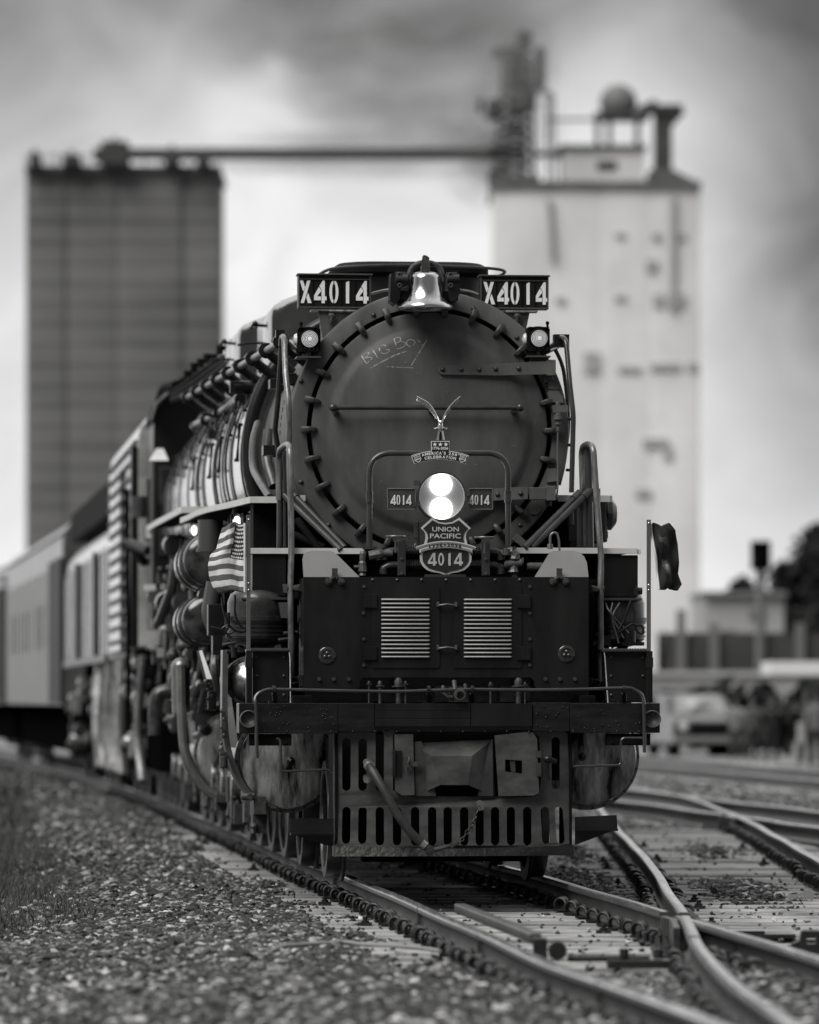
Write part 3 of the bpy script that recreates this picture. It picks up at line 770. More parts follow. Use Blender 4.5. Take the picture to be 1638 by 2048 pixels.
# ---------------------------------------------------------------- headlight
LYH = 1.15
c = Vector(q(883.5, 993, LYH)); rr = 49.5 / qs(LYH)
mb = MB()
mb.lathe([(rr * .93, -.02), (rr * .99, -.022), (rr * 1.0, -.005), (rr * 1.0, .05), (rr * .96, .06), (rr * .95, .2), (rr * .8, .3), (rr * .3, .38), (.001, .4)], c, (0, 1, 0), 40)
hl = part(mb, "headlight", mat("headlight_case", .07, .35, .2, coat=.3, var=.2, vs=(9, 9, 9)))
mb = MB(); mb.lathe([(rr * .93, -.01), (rr * .90, .03), (rr * .7, .05), (.001, .055)], c, (0, 1, 0), 40)
part(mb, "reflector", mat("reflector_grey", .19, .35, .1), hl)
for px, py, r_ in ((882.7, 969, 22), (883, 1017, 22.5)):
    mb = MB(); b = q(px, py, LYH); b = (b[0], c[1] + .02, b[2]); r_ = r_ / qs(LYH)
    mb.lathe([(r_ * 1.0, .03), (r_ * 1.0, .0), (r_ * .9, -.012), (r_ * .6, -.026), (.001, -.034)], b, (0, 1, 0), 32)
    part(mb, "sealed_beam_lamp", LAMP, hl)
mb = MB()
x0 = c[0] - rr; mb.cbox((x0 - .0, c[1] + .0, qz(966, LYH)), .045, .04, .035); mb.cbox((x0 - .0, c[1] + .0, qz(1009, LYH)), .045, .04, .035)
mb.tube([(c[0] + rr * .98, c[1], c[2] + .02), (c[0] + rr * 1.08, c[1] - .01, c[2] - .0), (c[0] + rr * 1.12, c[1] - .0, c[2] + .01)], .010, 8)
part(mb, "case_hinge", IRON, hl, bevel=.003)
# ---- figures: stencilled numerals, unit height
def ell(cx, cy, rx, ry, a0, a1, n=10): return [(cx + rx * math.cos(math.radians(a0 + (a1 - a0) * i / n)), cy + ry * math.sin(math.radians(a0 + (a1 - a0) * i / n))) for i in range(n + 1)]
def digit(ch, stencil=True):
    g = .025 if stencil else 0
    if ch == '4': return [[(0, .13), (0, .30), (.36, .72), (.50, .60), (.52, .54), (.24, .30), (.50, .30), (.50, .13)],
                          [(.39, .76), (.62, 1.0), (.76, 1.0), (.76, .30), (.88, .30), (.88, .13), (.76, .13), (.76, 0), (.54, 0), (.54, .6)]], .88
    if ch == '0':
        if not stencil: return [ell(.3, .5, .3, .5, 0, 360, 28)[:-1], ell(.3, .5, .14, .34, 0, 360, 24)[:-1]], .6
        a = ell(.28 - g, .5, .27, .5, 90, 270) + ell(.28 - g, .5, .09, .36, 270, 90)
        b = ell(.30 + g, .5, .27, .5, -90, 90) + ell(.30 + g, .5, .09, .36, 90, -90)
        return [a, b], .6
    if ch == '1': return [[(.02, 0), (.02, .93), (.24, 1.0), (.24, 0)]], .26
    if ch == 'X': return [[(.06, 0), (.28, 0), (.72, 1), (.50, 1)], [(0, 1), (.22, 1), (.36, .70), (.25, .52), (.20, .56)], [(.80, 0), (.55, 0), (.44, .26), (.56, .46)]], .78
def figures(s, x, z, y, h, pitch, ang=0.0, th=.004, wsc=1.0, stencil=True, xs=None):
    mb = MB()
    for i, ch in enumerate(s):
        pol, w_ = digit(ch, stencil); cxx = xs[i] if xs else (i - (len(s) - 1) / 2) * pitch
        for g_ in ([pol] if ch == '0' and not stencil else [[p] for p in pol]):
            v, f = fill2d([[((px - w_ / 2) * h * wsc, (py - .5) * h) for px, py in p] for p in g_], th)
            face_add(mb, ([(a + cxx, b, d) for a, b, d in v], f), (x, y, z), ang)
    return mb
for a, b, cx_ in ((774, 829, 802.5), (937, 983, 958.5)):
    mb = MB(); plate([[(a, 979), (a + 3, 976), (b + 3, 976), (b + 3, 1020), (a + 5, 1020), (a + 1, 1016)]], LYH + .05, .05, mb)
    pl = part(mb, "side_number_case", mat("case_grey", .055, .4, var=.2, vs=(8, 8, 8)), hl, bevel=.005)
    mb = MB(); p = [(a + 1, 977.5), (b + 2, 977.5), (b + 2, 1019), (a + 2, 1019)]
    for i in range(4): mb.tube([q(*p[i], LYH + .022), q(*p[(i + 1) % 4], LYH + .022)], .005, 6)
    part(mb, "case_rim", mat("case_rim", .14, .35), pl)
    mb = MB(); w1 = 38 / qs(LYH)
    m2 = figures("4014", q(cx_, 999.5, LYH)[0], q(cx_, 999.5, LYH)[2], LYH + .02, 20 / qs(LYH), 10.4 / qs(LYH), wsc=.62)
    part(m2, "numerals", LETW, pl)
mb = MB(); plate([[(834, 1045), (932, 1045), (932, 1160), (842, 1160)]], LYH + .12, .3, mb); mb.cbox(q(832, 1060, LYH), .03, .05, .13)
part(mb, "headlight_bracket", GRAPH2, bevel=.005)
# hoop rail round the headlight
LYR = .85
mb = MB(); mb.bend([q(739, 1098, LYR), q(739, 906, LYR), q(1016, 906, LYR), q(1016, 1098, LYR)], .0225, .17, 14, 10)
hoop = part(mb, "hoop_handrail", TUBE)
for px in (739, 1016):
    mb = MB(); mb.cyl(q(px, 985, LYR), q(px, 1004, LYR), .0275, n=16)
    for yv in (984, 1004): mb.cyl(q(px, yv - 1, LYR), q(px, yv + 1, LYR), .031, n=16)
    mb.cbox(q(px, 1096, LYR), .11, .09, .02)
    part(mb, "rail_sleeve", TUBE, hoop)

# ---------------------------------------------------------------- shield-shaped emblem
LYE = .62
E = lambda x, y: (740 + x / 5.46, 860 + y / 5.46)
half = [(825, 1015), (900, 1005), (975, 958), (1100, 1072), (1068, 1100), (1050, 1130), (1045, 1175), (1058, 1235), (1085, 1300), (1108, 1380), (1104, 1440), (1075, 1490), (1030, 1530), (960, 1552), (890, 1562), (830, 1590)]
halfi = [(825, 1030), (905, 1020), (970, 985), (1072, 1075), (1040, 1110), (1024, 1140), (1018, 1180), (1032, 1240), (1060, 1300), (1080, 1380), (1076, 1432), (1052, 1470), (1010, 1508), (950, 1528), (885, 1540), (828, 1562)]
def sym(h, cx=826): return [E(*p) for p in h] + [E(2 * cx - p[0], p[1]) for p in reversed(h[1:-1])]
mb = MB(); plate([sym(half)], LYE, .014, mb); emb = part(mb, "shield_emblem", mat("emblem_rim", .62, .35, .2, var=.1, vs=(9, 9, 9)), bevel=.002)
mb = MB(); plate([sym(halfi)], LYE - .010, .006, mb); fld = part(mb, "emblem_field", mat("emblem_field", .022, .35, var=.1, vs=(9, 9, 9)), emb)
def word(mb, s, cx, cy, ly, hpx, wpx, m=None, th=.004, off=0.0):
    v, f = txt2d(s, 1.0, .01, offset=off); X_ = [p[0] for p in v]; Y_ = [p[1] for p in v]
    w0 = max(X_) - min(X_); h0 = max(Y_) - min(Y_); mx = (max(X_) + min(X_)) / 2; my = (max(Y_) + min(Y_)) / 2
    sx = wpx / qs(ly) / w0; sz = hpx / qs(ly) / h0; c = q(cx, cy, ly)
    mb.add([(c[0] + (x - mx) * sx, c[1] - (.003 if d > 0 else 0), c[2] + (y - my) * sz) for x, y, d in v], f); return mb
mb = MB(); word(mb, "UNION", 740 + 825 / 5.46, 860 + 1083 / 5.46, LYE - .014, 9.5, 53.5, off=.012); word(mb, "PACIFIC", 740 + 823 / 5.46, 860 + 1157 / 5.46, LYE - .014, 9.8, 62, off=.012)
part(mb, "lettering", mat("emblem_letter", .55, .5), fld)
def num4014(cx, cy, hp, pitch, ly, wsc, name="numerals", m=LETG, parent=None):
    c = q(cx, cy, ly); mb = MB(); h = hp / qs(ly)
    for i, ch in enumerate("4014"):
        if ch == '4': pol, w_ = [[(0, .18), (0, .30), (.52, 1.0), (.76, 1.0), (.76, .32), (.9, .32), (.9, .14), (.76, .14), (.76, 0), (.52, 0), (.52, .14), (0, .14)], [(.22, .32), (.52, .32), (.52, .72)]], .9
        elif ch == '0': pol, w_ = digit('0', False)
        else: pol, w_ = [[(.02, 0), (.02, .88), (.12, 1.0), (.25, 1.0), (.25, 0)]], .27
        v, f = fill2d([[((a - w_ / 2) * h * wsc, (b - .5) * h) for a, b in p] for p in pol], .004)
        xo = (-1.5, -.52, .42, 1.42)[i] * pitch / qs(ly)
        face_add(mb, ([(a + xo, b, d) for a, b, d in v], f), c)
    return part(mb, name, m, parent)
num4014(740 + 827 / 5.46, 860 + 1412 / 5.46, 25.5, 18, LYE - .015, .78, parent=fld)
# ribbon across the shield
def arcband(pts_top, pts_bot): return [E(*p) for p in pts_top] + [E(*p) for p in reversed(pts_bot)]
def para(x, dy, k=1.0): return 1212 + dy + ((x - 827) / 330.0) ** 2 * 66 * k
xs_ = [494 + (1162 - 494) * i / 14 for i in range(15)]
mb = MB(); plate([[E(x, para(x, 0)) for x in xs_] + [E(1113, 1312), E(1118, 1362)] + [E(x, para(x, 78)) for x in reversed([540 + 575 * i / 12 for i in range(13)])] + [E(540, 1312)]], LYE - .020, .010, mb)
rib = part(mb, "date_ribbon", mat("ribbon_light", .68, .45), emb)
for dy, hh, x0_, x1_, mm in ((9, 22, 505, 1150, .20), (52, 24, 556, 1104, .24)):
    mb = MB(); X2 = [x0_ + (x1_ - x0_) * i / 14 for i in range(15)]
    plate([[E(x, para(x, dy)) for x in X2] + [E(x, para(x, dy + hh)) for x in reversed(X2)]], LYE - .027, .004, mb)
    part(mb, "ribbon_stripe", mat("stripe_grey%d" % dy, mm, .45), rib)
mb = MB()
for i, ch in enumerate("1776-2026"):
    x = 650 + i * 41.5; v, f = txt2d(ch, 1.0, .01, offset=.01)
    hX = max(p[0] for p in v) - min(p[0] for p in v); hY = max(p[1] for p in v) - min(p[1] for p in v); my = (max(p[1] for p in v) + min(p[1] for p in v)) / 2; mx = (max(p[0] for p in v) + min(p[0] for p in v)) / 2
    low = 10 if ch == '7' else 0; tall = 46 if ch in '67' else 34
    if ch == '-': tall = 6
    ex, ey = E(x, para(x, 40 + low)); c = q(ex, ey, LYE - .026); sz = tall / 5.46 / qs(LYE) / hY; sx = (30 if ch not in '1-' else (12 if ch == '1' else 28)) / 5.46 / qs(LYE) / hX
    mb.add([(c[0] + (a - mx) * sx, c[1] - (.006 if d > 0 else 0), c[2] + (b - my) * sz) for a, b, d in v], f)
part(mb, "ribbon_date", mat("ink_dark", .03, .5), rib)
mb = MB(); plate([[(850, 1149), (930, 1149), (932, 1154), (849, 1154)]], LYE, .05, mb); part(mb, "emblem_foot", GRAPH2, emb)

# ---------------------------------------------------------------- arched celebration plate with eagle
LYC = .80
ccx, ccy = 764.0, 1130.0      # centre of the arch in the enlarged drawing
def arc(r, a): return E(ccx + r * math.sin(math.radians(a)), ccy - r * math.cos(math.radians(a)))
R_in, R_out = 800.0 - .0, 905.0
# radii fitted to three points of the edge
R_in = 1130 - 322; ang = 19.0
outer = [arc(R_in + 98, a) for a in [-20.2 + 40.4 * i / 16 for i in range(17)]]
def arcpoly(g, withbox=True):
    Ro, Ri = R_in + 98 - g, R_in + g; A = 20.3 - g * .07
    top = []
    for i in range(17):
        a = -A + 2 * A * i / 16; top.append(arc(Ro, a))
    bx0, bx1, by = 668 + g, 866 - g, 122 + g
    left = [p for p in top if p[0] < E(bx0, 0)[0]]; right = [p for p in top if p[0] > E(bx1, 0)[0]]
    f_ = lambda x: E(x, ccy - math.sqrt(Ro ** 2 - (x - ccx) ** 2))
    mid = [f_(bx0), E(bx0, by), E(bx1, by), f_(bx1)]
    bot = [arc(Ri, a) for a in [A - 2 * A * i / 16 for i in range(17)]]
    return left + mid + right + bot
mb = MB(); plate([arcpoly(0)], LYC, .012, mb); cel = part(mb, "celebration_plate", LETW)
mb = MB(); plate([arcpoly(6)], LYC - .009, .006, mb); celf = part(mb, "plate_field", mat("plate_field", .02, .4), cel)
mb = MB()
def arctext(mb, s, r, a0, a1, hpx, ly, wsc=1.0, weights=None):
    n = len(s); W = [{'I': .45, "'": .4, 'M': 1.25, '1': .6, '-': .8, ' ': .6, 'T': .95, 'E': .9, 'L': .85}.get(ch, 1.0) for ch in s]; tot = sum(W); acc_ = 0
    for ch, w_ in zip(s, W):
        a = a0 + (a1 - a0) * (acc_ + w_ / 2) / tot; acc_ += w_
        if ch == ' ': continue
        v, f = txt2d(ch, 1.0, .01, offset=.022)
        X_ = [p[0] for p in v]; Y_ = [p[1] for p in v]; w0 = max(X_) - min(X_); h0 = max(Y_) - min(Y_); mx = (max(X_) + min(X_)) / 2; my = (max(Y_) + min(Y_)) / 2
        hh = hpx * (.42 if ch == "'" else 1); rr_ = r + (hpx * .5 if ch == "'" else 0)
        ex, ey = arc(rr_, a); c = q(ex, ey, ly)
        sz = hh / 5.46 / qs(ly) / h0; step = abs(a1 - a0) / tot * math.pi / 180 * r
        sx = min(w_ * step * .80 / 5.46 / qs(ly) / w0, sz * 1.25) if ch not in "I'1" else sz * .9
        t = -math.radians(a)
        vv_ = [((x - mx) * sx, (y - my) * sz, d) for x, y, d in v]
        mb.add([(c[0] + x * math.cos(t) - y * math.sin(t), c[1] - (.003 if d > 0 else 0), c[2] + x * math.sin(t) + y * math.cos(t)) for x, y, d in vv_], f)
    return mb
arctext(mb, "AMERICA'S 250", R_in + 70, -13.3, 12.6, 31, LYC - .013)
arctext(mb, "TH", R_in + 78, 12.9, 15.3, 15, LYC - .013)
arctext(mb, "CELEBRATION", R_in + 28, -11.8, 12.2, 31, LYC - .013)
def star(cx, cy, r): return [(cx + (r if k % 2 == 0 else r * .4) * math.sin(k * math.pi / 5), cy - (r if k % 2 == 0 else r * .4) * math.cos(k * math.pi / 5)) for k in range(10)]
for x in (708, 768, 829): plate([[E(*p) for p in star(x, 158, 26)]], LYC - .014, .004, mb)
word(mb, "1776-2026", *E(768, 200), LYC - .013, 5.2, 31, off=.015)
part(mb, "lettering", LETW, celf)
for a, s in ((-16.6, "844"), (16.9, "4014")):
    ex, ey = arc(R_in + 46, a); t = math.radians(a); sh_ = [(-38, -36), (-20, -42), (0, -36), (20, -42), (38, -36), (32, -14), (38, 12), (26, 30), (0, 42), (-26, 30), (-38, 12), (-32, -14)]
    rot = lambda p, k=1.0: (ex + (p[0] * k * math.cos(t) - p[1] * k * math.sin(t)) / 5.46, ey + (p[0] * k * math.sin(t) + p[1] * k * math.cos(t)) / 5.46)
    mb = MB(); plate([[rot(p) for p in sh_], [rot(p, .86) for p in sh_]], LYC - .014, .004, mb)
    for k in range(2):
        for j in range(5): plate([[rot((-22 + j * 9, -26 + k * 11)), rot((-17 + j * 9, -26 + k * 11)), rot((-17 + j * 9, -19 + k * 11)), rot((-22 + j * 9, -19 + k * 11))]], LYC - .014, .004, mb)
    m2 = MB(); word(m2, s, 0, 0, LYC - .014, 3.6, 9.5 if s == "844" else 11, off=.02)
    c0 = q(0, 0, LYC - .014); c1 = q(*rot((0, 8)), LYC - .014)
    mb.add([(c1[0] + (x - c0[0]) * math.cos(-t) - (z - c0[2]) * math.sin(-t), y, c1[2] + (x - c0[0]) * math.sin(-t) + (z - c0[2]) * math.cos(-t)) for x, y, z in m2.v], m2.f)
    part(mb, "small_shield", LETW, celf)
# eagle
mb = MB(); c = q(881, 860, LYC)
mb.sphere((c[0], c[1], qz(853, LYC)), .022, 10, sz=1.9); mb.sphere((c[0], c[1] - .012, qz(845, LYC)), .014, 8, sz=1.3)
for s in (-1, 1):
    tip = (833, 793) if s < 0 else (920.5, 793)
    W = [q(881 + s * 3, 846, LYC), q(881 + s * 7, 833, LYC), q(881 + s * 15, 818, LYC), q(881 + s * 25, 806, LYC + .0), q((881 + s * 25 + tip[0]) / 2, 799, LYC), q(*tip, LYC)]
    mb.tube(catmull(W, 5), .0055, 6, rs=None)
    P = catmull(W, 5)
    for k in range(4, len(P) - 2):
        b = P[k]; ln = .016 * math.sin(math.pi * (k - 3) / len(P)) + .006
        mb.tube([b, (b[0] + s * ln * (.9 if s < 0 else .5), b[1] + .02, b[2] - ln * 1.0)], .0045, 4)
    mb.tube([q(881 + s * 4, 855, LYC), q(881 + s * 12, 858, LYC), q(881 + s * 14, 856, LYC)], .006, 6)
    mb.tube([q(881 + s * 3, 862, LYC), q(881 + s * 5, 872, LYC), q(881 + s * 6, 880, LYC)], .009, 6)
part(mb, "eagle_ornament", SILV, cel)
mb = MB(); mb.cyl(q(881, 862, LYC + .02), q(881, 882, LYC + .02), .01); part(mb, "ornament_post", BLK, cel)

# ---------------------------------------------------------------- smokebox front, door, clamps
LYB = 1.95
BC = Vector(q(859.5, 861, LYB)); RB = 281.0 / qs(LYB + .0) * 1.0
SQ = 1.0 / qs(LYB)      # metres per photograph pixel on the door plane
def bcirc(r, a, y=0.0): return (BC.x + r * math.sin(a), LYB + y, BC.z + r * math.cos(a))   # a from the top, clockwise
mb = MB()
mb.lathe([(246 * SQ, .04), (247 * SQ, 0), (RB - .025, 0), (RB - .006, .008), (RB, .03), (RB, .9), (RB, 3.6)], (BC.x, LYB, BC.z), (0, 1, 0), 96)
smoke = part(mb, "smokebox", GRAPH)
mb = MB(); mb.lathe([(249 * SQ, .05), (230 * SQ, .06)], (BC.x, LYB, BC.z), (0, 1, 0), 80); part(mb, "door_seam", BLK2, smoke)
mb = MB(); DC = (BC.x, LYB, BC.z)
mb.lathe([(237 * SQ, .05), (237 * SQ, -.012), (235 * SQ, -.024), (230 * SQ, -.03), (210 * SQ, -.036), (203 * SQ, -.046), (196 * SQ, -.070), (186 * SQ, -.086), (120 * SQ, -.098), (60 * SQ, -.104), (.001, -.106)], DC, (0, 1, 0), 96)
sdoor = part(mb, "smokebox_door", mat("door_shaded_paint", 0.098, 0.55, spec=.22, var=0.34, vs=(2.6, 2.6, 1.0), rv=0.10, bump=0.14, bs=8))  # darker than the ring so the dish's shading sits in the colour
DZ = -.106
for i in range(26):
    a = R(7 + i * 360 / 26)
    ax_, az_ = math.sin(a), math.cos(a)
    px = 859.5 + 243 * ax_; py = 861 - 243 * az_
    if (px > 1040 and 720 < py < 765) or (px > 1010 and 965 < py < 1010): continue
    mb = MB(); cc = Vector(bcirc(243 * SQ, a, -.045)); u = Vector((ax_, 0, az_)); v_ = Vector((0, -1, 0)); t_ = Vector((az_, 0, -ax_))
    prof = [(-.065, .020, .0), (-.05, .024, .012), (0, .025, .026), (.045, .020, .018), (.062, .013, .006), (.068, .007, -.01)]
    vs = []
    for d, hw, top in prof:
        for sx_, hh in ((-1, -.03), (-1, top * .6), (-.55, top), (.55, top), (1, top * .6), (1, -.03)):
            vs.append(tuple(cc - u * d + t_ * (sx_ * hw) + v_ * hh))
    fs = [(k * 6 + j, k * 6 + j + 1, (k + 1) * 6 + j + 1, (k + 1) * 6 + j) for k in range(5) for j in range(5)]
    fs += [tuple(range(6)), tuple(range(30, 36))]
    mb.add(vs, fs); hexbolt(mb, cc + v_ * .024, .015, .014)
    part(mb, "door_clamp", GRAPH2, sdoor, bevel=.002)
mb = MB()     # rivets of the front ring
for px, py in ((602, 762), (602, 964), (657, 1050), (747, 630), (947, 617), (1000, 676), (1034, 675), (1097, 768), (1072, 1010), (1040, 1050), (1100, 955), (1097, 700)):
    a_ = q(px, py, LYB); rivet(mb, (a_[0], LYB, a_[2]), .021)
part(mb, "rivet", GRAPH2, smoke)
for a_, lab in (((1100, 935, 1088, 975), 0), ((1096, 762, 1112, 778), 1)):
    mb = MB(); plate([[(1094, 752), (1112, 752), (1117, 776), (1112, 780), (1096, 778)]] if lab else [[(1093, 938), (1112, 936), (1114, 962), (1093, 965)]], LYB - .02, .04, mb); part(mb, "hinge_pad", GRAPH, smoke, bevel=.006)
mb = MB(); plate([[(1058, 1016), (1066, 1006), (1079, 1007), (1082, 1020), (1072, 1029), (1060, 1028)]], LYB - .01, .02, mb); part(mb, "lift_lug", GRAPH, smoke, bevel=.004)
mb = MB(); plate([[(1023, 1078), (1034, 1066), (1052, 1082), (1044, 1094)]], LYB - .02, .02, mb); part(mb, "support_strap", GRAPH, smoke, bevel=.004)
# hinge straps
def strap(pts, riv, y):
    mb = MB(); plate([pts], y, .022, mb); s = part(mb, "hinge_strap", GRAPH, sdoor, bevel=.006)
    mb = MB()
    for px, py in riv: c = q(px, py, y); rivet(mb, (c[0], y - .011, c[2]), .021)
    part(mb, "rivet", GRAPH2, s); return s
strap([(884, 731), (878, 734), (875, 740), (878, 746), (884, 749), (1000, 751), (1104, 748), (1104, 722), (1000, 727)], ((885, 739), (922, 739), (958, 739), (991, 738), (1037, 737)), LYB + DZ - .012)
strap([(984, 977), (1055, 973), (1055, 998), (984, 1001)], ((995, 989), (1041, 987)), LYB + DZ - .012)
mb = MB()
for y0_, y1_ in ((720, 752), (972, 1002)):
    xa, xb = qx(1089, LYB), qx(1108, LYB); mb.box(xa, xb, LYB - .13, LYB + .02, qz(y1_, LYB), qz(y0_, LYB))
    xc = qx(1055, LYB); mb.box(xc, xa, LYB - .12, LYB - .085, qz(y1_ - 2, LYB), qz(y0_ + 3, LYB))
build_each(mb, "hinge_knuckle", GRAPH, smoke, bevel=.006)
mb = MB(); mb.cyl(q(1100, 748, LYB - .06), q(1100, 760, LYB - .06), .03); mb.cyl(q(1098, 996, LYB - .06), q(1098, 1012, LYB - .06), .02)
mb.cyl(q(1091, 752, LYB - .06), q(1091, 764, LYB - .06), .018); part(mb, "hinge_pin", IRON, smoke)
# grab bar
mb = MB(); y = LYB - .19
mb.cyl(q(666, 815, y), q(1040, 815, y), .019, n=14)
for px in (666, 1040): mb.sphere(q(px, 815, y), .033, 12)
for px in (672, 864, 1030): mb.cyl(q(px, 818, y), (q(px, 818, y)[0], LYB - .08, q(px, 822, y)[2]), .026, n=10)
part(mb, "door_grab_bar", TUBE, sdoor)
# chalk writing
mb = MB()
def stroke(mb, pts, w_=.0048):
    P = []
    for x, y in pts: c = q(560 + x / 5.46, 500 + y / 5.46, LYB); P.append(c)
    random.seed(int(pts[0][0]))
    for a, b in zip(P[:-1], P[1:]):
        n = max(1, int((Vector(a) - Vector(b)).length / .012))
        for k in range(n):
            if random.random() < .12: continue
            p0 = Vector(a).lerp(Vector(b), k / n); p1 = Vector(a).lerp(Vector(b), (k + 1) / n)
            for p in (p0, p1):
                r_ = math.hypot(p.x - BC.x, p.z - BC.z) / SQ
                prof_ = [(0, -.106), (60, -.104), (120, -.098), (186, -.086), (196, -.070), (203, -.046), (210, -.036), (230, -.03)]
                p.y = LYB + float(np.interp(r_, [a_[0] for a_ in prof_], [a_[1] for a_ in prof_])) - .0015
            d = (p1 - p0); d.y = 0; t_ = Vector((-d.z, 0, d.x)).normalized() * w_ * random.uniform(.45, 1.0)
            mb.add([p0 - t_, p1 - t_, p1 + t_, p0 + t_], [(0, 1, 2, 3)])
stroke(mb, [(885, 1160), (935, 1250)]); stroke(mb, [(885, 1158), (930, 1128), (955, 1120), (965, 1140), (945, 1165), (915, 1185)]); stroke(mb, [(915, 1185), (950, 1180), (990, 1180), (995, 1195), (935, 1250)])
stroke(mb, [(1005, 1100), (1055, 1182)])
stroke(mb, [(1150, 1058), (1125, 1042), (1095, 1050), (1075, 1075), (1080, 1110), (1105, 1138), (1140, 1142), (1180, 1120), (1185, 1095), (1150, 1095)])
stroke(mb, [(1236, 972), (1265, 1088)], .004); stroke(mb, [(1236, 976), (1280, 958), (1308, 970), (1304, 1000), (1252, 1024)], .004); stroke(mb, [(1252, 1024), (1320, 1006), (1362, 1026), (1348, 1062), (1300, 1082), (1265, 1088)], .004)
stroke(mb, [(1400, 985), (1375, 1005), (1370, 1035), (1395, 1062), (1440, 1055), (1465, 1025), (1455, 1000), (1425, 985), (1398, 988)])
stroke(mb, [(1495, 990), (1550, 1052)]); stroke(mb, [(1595, 985), (1550, 1060), (1480, 1175), (1420, 1270)])
stroke(mb, [(978, 1298), (1110, 1225), (1240, 1158), (1368, 1115)]); stroke(mb, [(1150, 1282), (1445, 1296)], .0028)
part(mb, "chalk_writing", CHALK, sdoor)
# small paint flecks
mb = MB(); random.seed(5)
for i in range(26):
    a = random.uniform(0, 6.28); r_ = random.uniform(40, 180); c = bcirc(r_ * SQ, a, -.1075); s_ = random.uniform(.002, .0045)
    mb.sphere(c, s_, 5, sy=.4)
part(mb, "paint_fleck", mat("fleck", .3, .8), sdoor)

# ---------------------------------------------------------------- bell
LYBL = 1.6
mb = MB(); c = q(850.5, 620, LYBL); k_ = 1 / qs(LYBL)
prof = [(50, 0), (54, 1.5), (55, 5), (53, 9), (46, 16), (38, 26), (34, 38), (31.5, 52), (30.5, 62), (29.5, 68), (26, 72), (20, 74.5), (12, 75.5), (.1, 76)]
mb.lathe([(r_ * k_, h_ * k_) for r_, h_ in prof], c, (0, 0, 1), 48)
mb.lathe([(50 * k_, 0), (40 * k_, 6 * k_), (28 * k_, 40 * k_), (.001, 60 * k_)], c, (0, 0, 1), 48)
bell = part(mb, "bell", BELLM, ang=60)
mb = MB(); mb.tube(catmull([q(822, 567, LYBL), q(818, 552, LYBL), q(826, 534, LYBL), q(842, 526, LYBL), q(860, 526, LYBL), q(876, 533, LYBL), q(884, 548, LYBL), q(886, 564, LYBL)], 5), .022, 10)
mb.box(qx(842, LYBL), qx(859, LYBL), LYBL - .05, LYBL + .05, qz(546, LYBL), qz(522, LYBL)); mb.cyl(q(851, 522, LYBL), q(851, 514, LYBL), .014)
mb.tube(catmull([q(846, 520, LYBL), q(848, 512, LYBL), q(857, 517, LYBL), q(850, 522, LYBL)], 4), .009, 6); mb.cyl(q(850, 548, LYBL), q(850, 543, LYBL), .05)
part(mb, "bell_yoke", IRON, bell, bevel=.004)
for s, pts in ((-1, [(780, 548), (805, 546), (818, 556), (817, 572), (800, 578), (797, 600), (788, 612), (778, 603)]), (1, [(893, 546), (913, 543), (917, 560), (917, 590), (908, 604), (897, 604), (893, 580)])):
    mb = MB(); plate([pts], LYBL + .08, .2, mb); bs = part(mb, "bell_stand", BLK, bell, bevel=.008)
    mb = MB(); cx_ = 802 if s < 0 else 904
    for yv in (550, 571): c = q(cx_ - 3, yv, LYBL - .03); mb.lathe([(.02, 0), (.02, -.02), (.008, -.02), (.008, 0)], c, (0, 1, 0), 12)
    mb.box(*sorted((qx(cx_ - 12, LYBL), qx(cx_ + 10, LYBL))), LYBL - .03, LYBL + .02, qz(564, LYBL), qz(545, LYBL))
    mb.cyl(q(cx_ - 10, 556, LYBL - .02), q(cx_ + 14, 556, LYBL - .02), .03)
    part(mb, "bearing_block", IRON, bs, bevel=.004)
mb = MB(); mb.tube(catmull([q(744, 587, 2.4), q(770, 581, 2.2), q(790, 579, 2.0)], 4), .012, 6); mb.tube(catmull([q(916, 580, 2.0), q(940, 583, 2.2), q(962, 592, 2.4)], 4), .012, 6)
part(mb, "bell_air_pipe", TUBE)
mb = MB(); mb.box(qx(790, 2), qx(906, 2), 1.6, 2.6, qz(607, 2), qz(590, 2)); part(mb, "bell_base", BLK2, bell)

